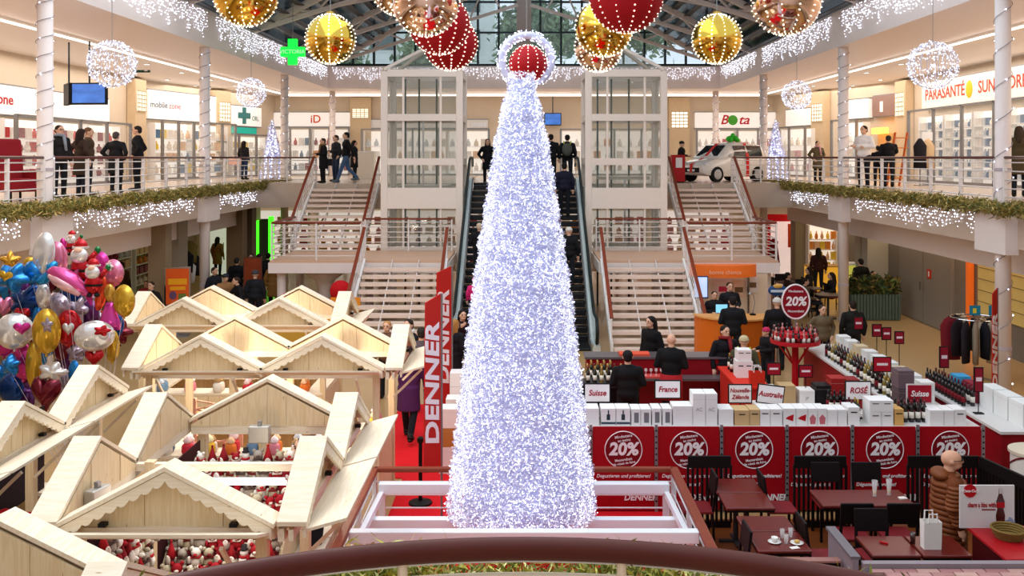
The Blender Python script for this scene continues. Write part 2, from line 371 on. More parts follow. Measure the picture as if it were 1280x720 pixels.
def garland(label, pts, rad, count, ln=.075, mats=GARL, group=None, wd=.012):
    pts = [Vector(p) for p in pts]; P = []
    for a, b in zip(pts, pts[1:]):
        k = max(2, int((b-a).length/.06)); P += [a.lerp(b, i/k) for i in range(k)]
    t = thing('garland', label, 'garland', pts[0], group=group)
    part('core_wire', MB().tube(P[::8]+[P[-1]], rad*.28, 6), mats[3], t, True)
    arr = np.array([tuple(p) for p in P]); arr[:, 2] += rad*.25*np.sin(np.arange(len(arr))*.35)
    link('tinsel_needles', needle_mesh('tinsel_needles', needles(arr, ln, wd, count, (rad*.42,)*3), mats, pts[0]), t)['kind'] = 'stuff'
    return t
def icicles(label, p, q, drop, n, r=.0165, group=None, cat='string lights'):
    p, q = Vector(p), Vector(q); L = (q-p).length; d = (q-p)/L; nr = Vector((d.y, -d.x, 0))
    t = thing('icicle_light_curtain', label, cat, p, group=group)
    part('cable', MB().tube([p.lerp(q, i/12) for i in range(13)], .012, 5), PAINT, t, True)
    strands = int(L/.12); bp = []
    for i in range(strands):
        b = p.lerp(q, (i+.5)/strands); ln = drop*(.45+.55*abs(math.sin(i*1.7+math.sin(i)*2)))*(.8+.2*random.random())
        for k in range(max(2, int(ln/.085))):
            bp.append((b.x+random.gauss(0, .03), b.y+random.gauss(0, .03), b.z-.085*k-random.random()*.05))
    bp = np.array(bp)[rng.permutation(len(bp))[:n]]
    link('bulbs', bulbs_mesh('bulbs', bp, r, LED, p), t)['kind'] = 'stuff'
for s in (-1, 1):
    w = ['left', 'right'][s > 0]
    bays = ((14, 19.4), (19.8, 29.2), (29.6, 38.8))
    shop = [('red armchair', 'phone shop', 'pharmacy'), ('bag display', 'cosmetics shop', 'guarded corner shop')][s > 0]
    if s > 0: shop = ('clothing stand', 'cosmetics shop', 'lit corner shops')
    for i, (a, b) in enumerate(bays):
        x = s*9.72
        railing('gallery_railing', f'steel bar railing with brown handrail on the gallery edge by the {shop[i]}', [(x, a, TOPZ), (x, b, TOPZ)])
        garland(f'gold green tinsel garland along the gallery edge below the {shop[i]} railing', [(s*9.44, a-.2, 4.02), (s*9.44, b+.1, 4.02)], .14, int(1500*(b-a)))
        icicles(f'white icicle lights hanging on the gallery fascia under the {shop[i]} garland', (s*9.77, a-.2 if i == 0 else a+.8, 3.86), (s*9.77, b-.8, 3.86), .62, 640)
        icicles(f'white icicle lights on the upper fascia opposite the {shop[i]} railing', (s*9.57, a+.3, 9.42), (s*9.57, b-.2, 9.42), .95, 700, .0165)
    icicles(f'white icicle lights on the upper fascia end by the {["green pharmacy cross", "gold bauble"][s > 0]}', (s*9.57, 39.6, 9.42), (s*9.57, 46.6, 9.42), .8, 480, .018)
    icicles(f'white icicle lights across the far fascia beside the {["pharmacy cross", "flower shop"][s > 0]} half', (s*9.4, 46.95, 9.42), (s*.6, 46.95, 9.42), .8, 400, .02)
    # corner railing towards the stair
    railing('gallery_railing', f'short steel railing turning to the stair head by the {["photo shop", "small car"][s > 0]}', [(s*9.7, 38.95, TOPZ), (s*9.7, 35.08, TOPZ), (s*7.6, 35.08, TOPZ), (s*7.6, 34.3, TOPZ)], step=1.3)
    for i, D in enumerate(COLD[1:4]):
        struct(f'trim_{10+i+(0 if s < 0 else 4)}', MB().box(min(s*9.55, s*9.82), max(s*9.55, s*9.82), D-.55, D+.75, 3.08, 3.98), WHITE)
# ================================================================ stairs, landings, lifts, escalators
TREAD = mat('#e6cbb9', .45, c2='#eed8c8', scale=2.5, stretch=(1, 8, 8), var=.04)
LAND = mat('#d8ab8c', .4, c2='#e2bda2', scale=2, stretch=(1, 9, 9), var=.04)
def flight(label, xa, xb, D0, D1, z0, z1, n):
    t = thing('staircase', label, 'stairs', ((xa+xb)/2, D0, z0))
    rise = (z1-z0)/n; go = (D1-D0)/n; me = None
    wd = xb-xa
    for i in range(n-1):
        me = me or MB().box(-wd/2, wd/2, 0, go+.03, -.085, 0).mesh('tread', TREAD)
        link('tread', me, t, (0, go*i, rise*(i+1)))
    for x in (xa-.05, xb+.05, xa+wd/3, xa+2*wd/3):
        side = x < xa or x > xb; w = .06 if side else .02; h = .16 if side else .06
        part('stringer', MB().add([V(x+a, y, z) for a in (-w/2, w/2) for y, z in ((D0, z0-.0), (D0, z0+h+.14), (D1, z1+h*.4), (D1, z1-.18))],
             [(0, 1, 2, 3), (7, 6, 5, 4), (0, 4, 5, 1), (1, 5, 6, 2), (2, 6, 7, 3), (3, 7, 4, 0)]), PAINT if side else STEEL, t, True)
    for x in (xa-.06, xb+.06):
        a, b = V(x, D0, z0+.95), V(x, D1, z1+.95)
        part('handrail', MB().bar(a, b, .09, .06), RAILW, t, True, bevel=.015)
        for k in range(5): p = a.lerp(b, k/4); part('baluster', MB().cyl(p, p-V(0, 0, .85), .016, n=6), STEEL, t, True)
        for k in range(1, 5): part('rail_bar', MB().cyl(a-V(0, 0, .17*k), b-V(0, 0, .17*k), .01, n=6), STEEL, t, True)
for s in (-1, 1):
    nm = ['photo shop', 'small car'][s > 0]
    xs = sorted((s*2.28, s*4.55)); flight(f'open wooden lower stair flight with brown handrails below the {nm} side landing', xs[0], xs[1], 24.3, 27.72, 0, 2.05, 12)
    xs = sorted((s*5.2, s*7.4)); flight(f'open wooden upper stair flight climbing to the {nm} side', xs[0], xs[1], 30.72, 34.08, 2.05, TOPZ, 12)
    xs = sorted((s*2.2, s*7.35))
    t = thing('stair_landing', f'stair landing with wooden top and white edge on the {nm} side', 'landing', (s*4.8, 29.2, 0))
    part('deck', MB().box(xs[0], xs[1], 27.73, 30.7, 1.98, 2.05), LAND, t, True)
    part('edge_beam', MB().box(xs[0]-.04, xs[1]+.04, 27.73, 30.7, 1.68, 1.98), WHITE, t, True)
    for x in (s*7.1, s*4.9):
        for y in (28.1, 30.4): part('pillar', MB().cyl((x, y, 0), (x, y, 1.68), .13, n=12), WHITE, t, True)
    railing('landing_railing', f'steel bar railing with brown handrail on the {nm} side landing edge', [(s*7.3, 30.6, 2.05), (s*7.3, 27.8, 2.05), (s*4.72, 27.8, 2.05)], h=1.08, bars=6, step=1.3, topr=.035, top=RAILW)
    railing('landing_railing', f'steel railing before the glass lift at the back of the {nm} side landing', [(s*5.05, 30.55, 2.05), (s*2.3, 30.55, 2.05)], h=1.02, bars=6, step=1.4, topr=.03, top=RAILW)
    # glass lift
    x0, x1 = sorted((s*1.96, s*4.6)); y0, y1 = 30.78, 33.0
    t = thing('glass_lift', f'glass lift tower in a white steel frame on the {nm} side of the escalators', 'lift', ((x0+x1)/2, 31.9, 0))
    LF = mat('#f0e2d6', .4, var=.02)
    for x in (x0, x1-.22):
        for y in (y0, y1-.22): part('corner_post', MB().box(x, x+.22, y, y+.22, 0, 7.8), LF, t, True, bevel=.02)
    rows = [(7.62, 7.85), (6.2, 6.42), (4.78, 5.0), (3.38, 4.05), (2.0, 2.12)]
    for za, zb in rows:
        for y in (y0, y1-.2): part('cross_beam', MB().box(x0+.22, x1-.22, y+.02, y+.2, za, zb), LF, t, True)
        for x in (x0+.02, x1-.2): part('side_beam', MB().box(x, x+.18, y0+.22, y1-.22, za, zb), LF, t, True)
    wins = [(6.42, 7.62), (5.0, 6.2), (4.05, 4.78), (2.12, 3.38)]
    LG = glass('#98a498', .17)
    for za, zb in wins:
        xa = x0+.22; xs3 = [xa, xa+.5, x1-.72, x1-.22]
        for k in range(3):
            part('pane', MB().box(xs3[k]+.02, xs3[k+1]-.02, y0+.09, y0+.11, za, zb), LG, t, True)
            if k: part('mullion', MB().box(xs3[k]-.035, xs3[k]+.035, y0+.06, y0+.14, za, zb), LF, t, True)
        part('pane', MB().box(xa, x1-.22, y1-.11, y1-.09, za, zb), LG, t, True)
        for x in (x0+.1, x1-.12): part('pane', MB().box(x, x+.02, y0+.22, y1-.22, za, zb), LG, t, True)
    cx, cy = (x0+x1)/2, (y0+y1)/2; ap = V(cx+s*-.25, cy, 8.78)
    for x in (x0+.08, x1-.08):
        for y in (y0+.08, y1-.08): part('roof_bar', MB().bar((x, y, 7.85), ap, .1, .1), LF, t, True)
    b = [V(x0+.08, y0+.08, 7.86), V(x1-.08, y0+.08, 7.86), V(x1-.08, y1-.08, 7.86), V(x0+.08, y1-.08, 7.86)]
    for k in range(4): part('roof_pane', MB().add([b[k], b[(k+1) % 4], ap, b[k]+V(0, 0, .01), b[(k+1) % 4]+V(0, 0, .01), ap+V(0, 0, .01)], [(0, 1, 2), (5, 4, 3), (0, 3, 4, 1), (1, 4, 5, 2), (2, 5, 3, 0)]), LG, t, True)
    cabz = 4.12 if s < 0 else 2.1
    cab = part('cabin', MB().box(x0+.5, x1-.5, y0+.45, y1-.3, cabz+2.2, cabz+2.3).box(x0+.5, x1-.5, y0+.45, y1-.3, cabz-.1, cabz), mat('#b9b2a6', .3, metal=.4), t, True)
    part('cabin_door', MB().box(cx-.03, cx+.03, y0+.44, y0+.5, cabz, cabz+2.2), CHROME, cab, False).location = (-t.location.x, -t.location.y, -t.location.z)
    for x in (x0+.55, cx-.3, cx+.3): part('guide_rail', MB().box(x-.03, x+.03, y1-.25, y1-.19, 0, 7.7), DARKM, t, True)
# escalators
STEP = mat('#17181a', .45, metal=.4, var=.2); GLASSG = glass('#bfe0da', .38, .1)
for s in (-1, 1):
    t = thing('escalator', ['escalator with dark steps and glass sides carrying the woman in black', 'escalator with dark steps and glass sides carrying the man with the white cap'][s > 0], 'escalator', (s*1.25, 24.4, 0))
    ya, yb = 25.3, 33.0; x0, x1 = sorted((s*.55, s*1.95))
    def zat(y): return max(0, min(TOPZ, (y-ya-.3)/(yb-ya-.6)*TOPZ))
    n = 26; me = MB().box(x0+.22-s*1.25, x1-.22-s*1.25, 0, .34, -.16, 0).mesh('step', STEP)
    fl = MB().box(x0+.25-s*1.25, x1-.25-s*1.25, -.012, 0, -.012, .0).mesh('step_nosing', mat('#5a5d60', .4, metal=.5))
    for i in range(n):
        y = ya-.4+(yb-ya+.6)*i/n; st = link('step', me, t, (0, y-24.4, zat(y)+.06)); link('step_nosing', fl, st, (0, -.001, 0))
    for x in (x0+.1, x1-.1):
        P = [(24.4, 0), (ya, 0), (ya+.35, .12), (yb-.3, TOPZ-.06), (yb+.2, TOPZ), (34.4, TOPZ)]
        part('skirt', MB().prism([(y, z-.35 if i not in (0, 1) else z-.0) for i, (y, z) in enumerate(P)][::1]+[(y, z+.22) for y, z in P[::-1]], 'x', x-.1, x+.1), mat('#d9dedc', .3, metal=.4, var=.03), t, True)
        part('glass_side', MB().prism([(y, z+.22) for y, z in P]+[(y, z+.88) for y, z in P[::-1]], 'x', x-.015, x+.015), GLASSG, t, True)
        hp = [V(x, 24.3, .3), V(x, 24.2, .6)]+[V(x, y, z+.92) for y, z in P]+[V(x, 34.5, TOPZ+.6)]
        part('moving_handrail', MB().tube(hp, .045, 8), mat('#15201f', .4), t, True, smooth=True)
        part('steel_trim', MB().tube([V(x-.11*s, y, z+.24) for y, z in P], .035, 6), CHROME, t, True)
# ================================================================ wooden market stalls
EAVE, RISE, STRIP = 2.1, .44, .17
def gable_unit(t, p, u, nrm, w, flap=True, scallop=True):
    """one gable roof strip: p = centre of its outer eave line, u = along the side, nrm = outward (local to the stall)"""
    p, u, nrm = Vector(p), Vector(u), Vector(nrm); Z = V(0, 0, 1); h = w/2
    alongx = abs(u.x) > .5; PV = PINE; PR = PINEY if alongx else PINEX
    def P(a, b, z): return p+u*a+nrm*b+Z*z               # a along, b outward, z over the eave
    sl = math.hypot(h, RISE)
    for s in (-1, 1):                                    # sloping roof boards
        q = [P(s*(h+.02), b, -.0) for b in (.07, -STRIP)]+[P(0, b, RISE+.01) for b in (-STRIP, .07)]
        part('roof_board', MB().add(q+[v+Z*.035 for v in q], [(0, 1, 2, 3), (7, 6, 5, 4), (0, 4, 5, 1), (1, 5, 6, 2), (2, 6, 7, 3), (3, 7, 4, 0)]), PR, t, False)
        if scallop:                                      # scalloped barge board
            n = 54; up, lo = [], []
            for i in range(n+1):
                k = i/n; a = s*h*(1-k); z = RISE*k
                d = .07+.03*abs(math.sin(k*PI*9))
                up.append((a, z+.002)); lo.append((a, z-d-(0 if i else .03)))
            vs = [P(a, b, z) for b in (.035, .06) for a, z in up+lo[::-1]]; m = 2*(n+1)
            fs = [(i, i+1, m-2-i, m-1-i) for i in range(n)]+[(m+i, m+m-1-i, m+m-2-i, m+i+1) for i in range(n)]
            fs += [(i, m+i, m+(i+1) % m, (i+1) % m) for i in range(m)]
            part('barge_board', MB().add(vs, fs), PINEX if alongx else PINEY, t)
    k = 8
    for b0, b1 in ((-.09, -.07), (-STRIP, -STRIP+.02)):
        for i in range(k):                               # vertical planks of the gable
            a0, a1 = -h+w*i/k+.0012, -h+w*(i+1)/k-.0012
            z0, z1 = RISE*(1-abs(a0)/h)-.02, RISE*(1-abs(a1)/h)-.02
            jig = .004*((i*7) % 3-1)
            q = [P(a, b+jig, z) for b in (b0, b1) for a, z in ((a0, -.04), (a1, -.04), (a1, max(z1, -.03)), (a0, max(z0, -.03)))]
            part('plank', MB().add(q, [(0, 1, 2, 3), (7, 6, 5, 4), (0, 4, 5, 1), (1, 5, 6, 2), (2, 6, 7, 3), (3, 7, 4, 0)]), PV, t)
    part('eave_beam', MB().bar(P(-h, -STRIP+.03, -.08), P(h, -STRIP+.03, -.08), .05, .1), PINEX if alongx else PINEY, t)
    part('eave_beam', MB().bar(P(-h, -.06, -.08), P(h, -.06, -.08), .04, .09), PINEX if alongx else PINEY, t)
    if flap:
        q = [P(a, b, z) for a, b, z in ((-h+.02, .02, -.07), (h-.02, .02, -.07), (h-.02, .38, .03 if not alongx else .05), (-h+.02, .38, .03 if not alongx else .05))]
        fo = part('awning_flap', MB().add(q+[v+Z*.025 for v in q], [(0, 1, 2, 3), (7, 6, 5, 4), (0, 4, 5, 1), (1, 5, 6, 2), (2, 6, 7, 3), (3, 7, 4, 0)]), PINEX if alongx else PINEY, t)
        for a in (-h*.62, h*.62):
            part('hinge', MB().obox(P(a, -.02, .0), (.06, .06, .03)), BLACK, t); 
            part('flap_stay', MB().bar(P(a, -.1, -.45), P(a, .3, -.06), .03, .03), PINEX, t)
def stall(label, cx, y0, W, L, nx, ny, flaps='FRL', counter=True, floor=0):
    t = thing('market_stall', label, 'market stall', (cx, y0+L/2, 0))
    hw, hl = W/2, L/2; wx, wy = W/nx, L/ny
    for i in range(nx):
        gable_unit(t, (-hw+wx*(i+.5), -hl, EAVE), (1, 0, 0), (0, -1, 0), wx, 'F' in flaps)
        if 'N' not in flaps: gable_unit(t, (-hw+wx*(i+.5), hl, EAVE), (1, 0, 0), (0, 1, 0), wx, 'B' in flaps)
    for i in range(ny):
        gable_unit(t, (-hw-.2, -hl+wy*(i+.5), EAVE), (0, 1, 0), (-1, 0, 0), wy, 'L' in flaps)
        gable_unit(t, (hw+.2, -hl+wy*(i+.5), EAVE), (0, 1, 0), (1, 0, 0), wy, 'R' in flaps)
    for x in [-hw+wx*i for i in range(nx+1)]:
        for y in [-hl+wy*i for i in range(ny+1)]:
            if abs(abs(x)-hw) < .01 or abs(abs(y)-hl) < .01:
                xx = max(-hw+.1, min(hw-.1, x)); yy = max(-hl+.06, min(hl-.06, y))
                part('corner_post', MB().box(xx-.045, xx+.045, yy-.045, yy+.045, 0, EAVE+.02), PINE, t)
    for i in range(1, ny): part('cross_beam', MB().box(-hw-.05, hw+.05, -hl+wy*i-.035, -hl+wy*i+.035, EAVE-.07, EAVE), PINEX, t)
    for (xa, xb, ya, yb) in ((-hw+.1, hw-.1, -hl, -hl+.38), (-hw+.1, -hw+.4, -hl+.4, hl-.4), (hw-.4, hw-.1, -hl+.4, hl-.4), (-hw+.1, hw-.1, hl-.38, hl)):
        part('counter_top', MB().box(xa, xb, ya, yb, .88, .92), PINEX if xb-xa > yb-ya else PINEY, t)
    for s in (-1, 1):
        k = max(4, int(L/.2)); 
        for i in range(k): part('side_plank', MB().box(s*(hw-.1)-.012, s*(hw-.1)+.012, -hl+L*i/k+.004, -hl+L*(i+1)/k-.004, .02, .87), PINE, t)
        k = max(4, int(W/.2))
        for i in range(k): part('side_plank', MB().box(-hw+.1+(W-.2)*i/k+.004, -hw+.1+(W-.2)*(i+1)/k-.004, s*hl-.012, s*hl+.012, .02, .87), PINE, t)
    return t
S1 = stall('wooden market stall full of red and white plush toys, lit by a tube lamp', -2.83, 7.62, 1.68, 3.13, 1, 2, 'FR')
S0 = stall('wooden market stall with plain plank gable beside the plush toy stall', -3.55, 4.95, 1.78, 1.68, 1, 1, '')
S2 = stall('twin-gabled wooden market stall selling gifts behind the plush toy stall', -3.6, 13.2, 3.32, 1.66, 2, 1, 'FR')
S3 = stall('twin-gabled wooden market stall below the orange poster stand', -5.09, 16.7, 3.36, 1.6, 2, 1, 'FR')
S4 = stall('long wooden market stall with side gables under the foil balloons', -6.11, 7.1, 1.7, 5.02, 1, 3, 'RN')
# lamps
def floodlight(label, loc, rz):
    t = thing('floodlight', label, 'lamp', loc, rz, 'small grey floodlights on the stall beams')
    part('housing', MB().box(-.11, .11, -.05, .05, -.09, .09), mat('#b9b6ae', .35, metal=.5), t, bevel=.01)
    part('lens', MB().box(-.09, .09, .05, .056, -.07, .07), mat('#e8e4da', .2), t); part('bracket', MB().box(-.02, .02, -.02, .02, .09, .14), GREY, t)
floodlight('small grey floodlight on the back gable beam of the plush toy stall', (-2.83, 10.28, 2.06), 0)
floodlight('small grey floodlight on the side gable of the plush toy stall', (-3.62, 8.15, 2.13), 1.3)
floodlight('small grey floodlight on the right back gable of the gift stall', (-2.72, 14.4, 2.05), 0)
floodlight('small grey floodlight on the left back gable of the gift stall', (-4.4, 14.4, 2.05), 0)
floodlight('small blue-grey floodlight on the back gable of the stall by the poster', (-5.75, 17.75, 2.05), 0)
t = thing('tube_lamp', 'lit fluorescent tube lamp under the cross beam of the plush toy stall', 'lamp', (-2.83, 9.1, 1.93))
part('batten', MB().box(-.62, .56, .0, .03, .02, .05), PAINT, t); part('glowing_tube', MB().cyl((-.64, -.03, .02), (.58, -.03, .02), .022, n=10), mat('#fff6ee', .4, emit=9, var=.01), t)
def plight(loc, e, col=(1, .85, .65), r=.12):
    l = bpy.data.lights.new('stall_lamp', 'POINT'); l.energy = e; l.color = col; l.shadow_soft_size = r
    o = bpy.data.objects.new('stall_lamp', l); C.objects.link(o); o.location = loc
for loc, e in (((-2.83, 9.0, 1.8), 10), ((-2.8, 14.0, 1.85), 45), ((-4.4, 14.0, 1.85), 45), ((-5.0, 17.4, 1.85), 60), ((-5.9, 9.6, 1.8), 14)): plight(loc, e)
# ---------------------------------------------------------------- goods
def P3(c, r=.8): return mat(c, r, var=.12, scale=30)
def toy_meshes():
    K = []
    def bear(c1, c2):
        m = MB(); m.ell((0, 0, .06), (.06, .05, .065), 8, 6); m.ell((0, -.01, .15), (.05, .045, .045), 8, 6)
        for s in (-1, 1): m.ell((s*.04, 0, .19), .02, 6, 4); m.ell((s*.065, -.02, .08), (.02, .02, .04), 6, 4); m.ell((s*.04, -.06, .025), (.025, .035, .022), 6, 4)
        m.mi = 1; m.ell((0, -.05, .14), (.022, .018, .016), 6, 4); m.box(-.045, .045, -.045, .045, .102, .115)
        return m.mesh('plush_toy', [P3(c1), P3(c2)], smooth=True)
    def gnome(c1, c2, c3):
        m = MB(); m.lathe([(.055, 0), (.06, .05), (.045, .1)], n=8); m.mi = 1; m.lathe([(.055, .095), (.03, .16), (.006, .24)], n=8); m.ell((.0, 0, .245), .014, 6, 4)
        m.mi = 2; m.ell((0, -.045, .08), (.035, .02, .045), 8, 5); m.ell((0, -.05, .115), .014, 6, 4)
        return m.mesh('plush_toy', [P3(c1), P3(c2), P3(c3)], smooth=True)
    def snowman():
        m = MB(); m.ell((0, 0, .06), .06, 8, 6); m.ell((0, 0, .145), .042, 8, 6); m.mi = 1; m.lathe([(.04, .175), (.04, .185), (.028, .187), (.028, .225)], n=8); m.mi = 2; m.lathe([(.046, .1), (.048, .118), (.04, .122)], n=8)
        return m.mesh('plush_toy', [P3('#f2ece6'), P3('#2a2326'), P3('#b3202a')], smooth=True)
    K += [bear('#efe6da', '#b3222b'), bear('#9a1620', '#e6d6ca'), gnome('#5c1a1e', '#a81822', '#e6d8cc'), gnome('#cdbfae', '#8e141e', '#efe6dc'), snowman(), bear('#b5a88e', '#7c1c22'), gnome('#4b4038', '#8f1a24', '#e6dccb'), bear('#a89c90', '#5c4a44')]
    return K
TOYS = toy_meshes()
TL = ['white plush bear with a red collar on the toy stall', 'red plush bear with a pale muzzle on the toy stall', 'red gnome doll with a pointed hat on the toy stall', 'cream gnome doll with a red hat on the toy stall',
      'small snowman doll with a black hat on the toy stall', 'beige plush bear on the toy stall rack', 'dark gnome doll with a deep red hat on the toy stall', 'light grey plush bear on the toy stall rack']
def toy(i, loc, rz, sc_=1.0, where='toys in the plush toy stall', lab=None):
    o = link('plush_toy', TOYS[i], None, loc, (0, 0, rz)); o.scale = (sc_,)*3; return tag(o, lab or TL[i], 'toy', where)
t = thing('display_rack', 'stepped display rack at the back of the plush toy stall', 'rack', (-2.83, 9.9, 0))
nrow = 9
for r in range(nrow):
    y = 9.0+1.3*r/nrow; z = .8+1.02*r/nrow
    part('rack_step', MB().box(-3.5, -2.42, y, y+1.3/nrow+.01, z-.06, z), mat('#6a1520', .8), t, True)
for x in (-3.52, -2.4): part('rack_side', MB().prism([(9.0, 0), (10.32, 0), (10.32, 1.8), (9.0, .75)], 'x', x-.015, x+.015), PINE, t, True)
for r in range(nrow):
    y = 9.07+1.3*r/nrow; z = .8+1.02*r/nrow
    for c in range(9): toy((r*5+c*3+(r*c) % 4) % 8, (-3.44+c*.12+random.uniform(-.01, .01), y, z+.001), random.uniform(-.5, .5), random.uniform(.85, 1.15))
for r in range(3):
    for c in range(8): toy((r*3+c*5) % 8, (-3.42+c*.115+random.uniform(-.01, .01), 8.15+.22*r, .925+.03*r), random.uniform(-.6, .6), 1.15, 'toys on the front display of the plush stall', ['white plush bear', 'red plush bear', 'red gnome doll', 'cream gnome doll', 'snowman doll', 'beige plush bear', 'dark gnome doll', 'grey plush bear'][(r*3+c*5) % 8]+' on the low front display of the plush stall')
solo('display_tray', MB().box(-3.5, -2.42, 8.02, 8.75, .86, .925), mat('#6a1520', .8), 'low dark red display tray at the front of the plush toy stall', 'tray')
for c in range(22): toy((c*3+1) % 8, (-3.45+random.uniform(-.04, .04), 8.1+c*.04, .921), random.uniform(-1, 1), 1.0, 'toys along the side counter', ['white plush bear lying along the stall side counter', 'red plush bear lying along the stall side counter', 'red gnome doll lying along the stall side counter', 'cream gnome doll lying along the stall side counter', 'snowman doll lying along the stall side counter', 'beige plush bear lying along the stall side counter', 'dark gnome doll lying along the stall side counter', 'grey plush bear lying along the stall side counter'][(c*3+1) % 8]) if c % 2 == 0 else None
for c in range(12): toy((c*5+2) % 8, (-2.22+random.uniform(-.05, .05), 8.1+c*.12, .921), random.uniform(-1, 1), 1.0, 'toys along the aisle counter', 'plush toy on the aisle side counter of the toy stall')
# gifts in the other stalls: candle jars, felt balls, lattice frames, ornaments
def prop_meshes():
    J = []
    for c, c2 in (('#e0742a', '#f2c79a'), ('#e8b93a', '#fff0c0'), ('#c92a3a', '#f3d0d0'), ('#e9e1d4', '#c2a070'), ('#d77f8e', '#fbe7ea'), ('#6d8ca8', '#dfe8ee')):
        m = MB(); m.lathe([(.05, 0), (.065, .03), (.06, .1), (.04, .12)], n=10); m.mi = 1; m.lathe([(.035, .12), (.05, .15), (.02, .19), (.004, .2)], n=10)
        J.append(m.mesh('gift_jar', [P3(c, .4), P3(c2, .5)], smooth=True))
    return J
JARS = prop_meshes(); JC = ('orange', 'yellow', 'red', 'cream', 'pink', 'blue')
def jars(n, xa, xb, ya, yb, z, where, sc0=1.0):
    for i in range(n):
        k = (i*5+int(xa*3)) % 6
        o = link('gift_jar', JARS[k], None, (xa+(xb-xa)*(i % max(1, n//2)+.5)/max(1, n//2), ya+(yb-ya)*(i//max(1, n//2)+.3)/2.2, z), (0, 0, random.random()*6)); o.scale = (sc0*random.uniform(.85, 1.1),)*3
        tag(o, f'{JC[k]} lidded gift jar on the {where}', 'jar', f'gift jars on the {where}')
jars(20, -5.1, -2.1, 13.23, 13.5, .921, 'front counter of the gift stall', 1.3)
jars(18, -5.1, -2.1, 14.52, 14.8, .921, 'back counter of the gift stall', 1.5)
jars(12, -6.6, -3.6, 16.75, 17.0, .921, 'counter of the stall by the poster', 1.3)
t = thing('wooden_lattice', 'small pink wooden lattice screen standing in the gift stall', 'screen', (-4.35, 13.65, .921))
for i in range(5):
    part('lattice_bar', MB().bar((-.32, 0, i*.13), (.32, 0, i*.13+.12), .015, .02), mat('#d9a08a', .6), t); part('lattice_bar', MB().bar((-.32, .02, i*.13+.12), (.32, .02, i*.13), .015, .02), mat('#d9a08a', .6), t)
for x in (-.33, .33): part('lattice_post', MB().box(x-.02, x+.02, -.02, .03, 0, .68), mat('#d9a08a', .6), t)
for i in range(7):
    x = -3.15+i*.12
    solo('wooden_plaque', MB().obox((x, 13.9, 1.2), (.08, .02, .55), (R(-12), R(8-3*i), 0)), mat(['#b98a5a', '#7c5a3c', '#d9c09a', '#93705a'][i % 4], .6), 'narrow wooden plaque leaning in the gift stall', 'plaque', 'wooden plaques in the gift stall')
# Swiss flag hanging in the aisle by the long stall
t = thing('hanging_flag', 'red flag with a white cross hanging beside the long stall', 'flag', (-4.62, 8.6, 1.35))
part('cloth', MB().add([V(-.12+.08*i, .03*math.sin(i*1.9), z*.5+.02*math.sin(i)) for z in (0, 1) for i in range(5)], [(i, i+1, i+6, i+5) for i in range(4)]), mat('#b5121d', .7), t)
t.children[0].modifiers.new('thickness', 'SOLIDIFY').thickness = .006
part('cross', MB().box(.0, .07, -.045, -.035, .1, .42).box(-.06, .13, -.045, -.035, .22, .31), mat('#efe6e6', .7), t)

for x, lab in ((-3.545, 'dark red cloth lining the inner wall of the plush toy stall by the long stall'),):
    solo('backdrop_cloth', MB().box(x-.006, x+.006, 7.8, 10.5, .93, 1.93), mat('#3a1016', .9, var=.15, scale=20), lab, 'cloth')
for r in range(4):
    for c in range(9): toy((r*3+c*5+1) % 8, (-3.47, 7.92+c*.12, 1.0+.23*r), PI/2*.8, 1.0, 'toys hung on the stall wall cloth', ['white plush bear', 'red plush bear', 'red gnome doll', 'cream gnome doll', 'snowman doll', 'beige plush bear', 'dark gnome doll', 'grey plush bear'][(r*3+c*5+1) % 8]+' pinned to the dark red cloth in the plush stall')
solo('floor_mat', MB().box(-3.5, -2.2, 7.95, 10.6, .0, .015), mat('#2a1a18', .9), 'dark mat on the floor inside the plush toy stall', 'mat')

solo('aisle_shade', MB().box(-5.25, -3.72, 6.9, 12.9, 0, .012), mat('#3c2620', .95, var=.15, scale=30), 'dark brown sheet standing in for floor shade in the narrow aisle beside the long stall', 'carpet')  # shade on the aisle floor, laid in as a dark brown sheet
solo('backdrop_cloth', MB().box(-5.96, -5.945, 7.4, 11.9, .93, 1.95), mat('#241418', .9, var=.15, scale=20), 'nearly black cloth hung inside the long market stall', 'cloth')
for r in range(2):
    for c in range(22): toy((r*5+c*3+c//5) % 8, (-5.5+.16*r-.09*(c % 2), 7.55+c*.2, .921), PI/2+random.uniform(-.5, .5), 1.1, 'toys on the long stall counter', ['white plush bear', 'red plush bear', 'red gnome doll', 'cream gnome doll', 'snowman doll', 'beige plush bear', 'dark gnome doll', 'grey plush bear'][(r*5+c*3+c//5) % 8]+' on the counter of the long stall')
# ================================================================ the tinsel tree on its white frame
TA = mat('#f4f4ff', .35, metal=.05, var=.05); TB = mat('#d9dbf4', .35, metal=.1, var=.08); TC = mat('#a9add6', .35, metal=.2, var=.1)
TE = mat('#eef0ff', .4, emit=1.6, var=.02, samp=False)
tx, ty = -.03, 11.5
tree = thing('christmas_tree', 'tall white and blue tinsel Christmas tree standing on the white frame', 'christmas tree', (tx, ty, .6))
prof = [(.66, .74)]+[(PZ(y_, ty), (w_-4)*ty/F) for y_, w_ in ((640, 95), (600, 92), (540, 85), (480, 78), (420, 71), (360, 64), (300, 55), (240, 46), (180, 37), (140, 29), (100, 19))]
pz = np.array([p[0] for p in prof]); pr = np.array([p[1] for p in prof])
part('wire_core', MB().lathe([(r*.80, z) for z, r in prof], (tx, ty, 0), 28), mat('#bcc0e2', .6, var=.15, scale=14), tree, True, smooth=True)
part('stand', MB().lathe([(.35, .45), (.3, .6), (.2, .66)], (tx, ty, 0), 16), PAINT, tree, True)
n = 150000
zz = rng.uniform(.64, 6.02, n*3); rr = np.interp(zz, pz, pr); keep = rng.random(n*3) < rr/.91; zz = zz[keep][:n]; rr = rr[keep][:n]; n = len(zz)
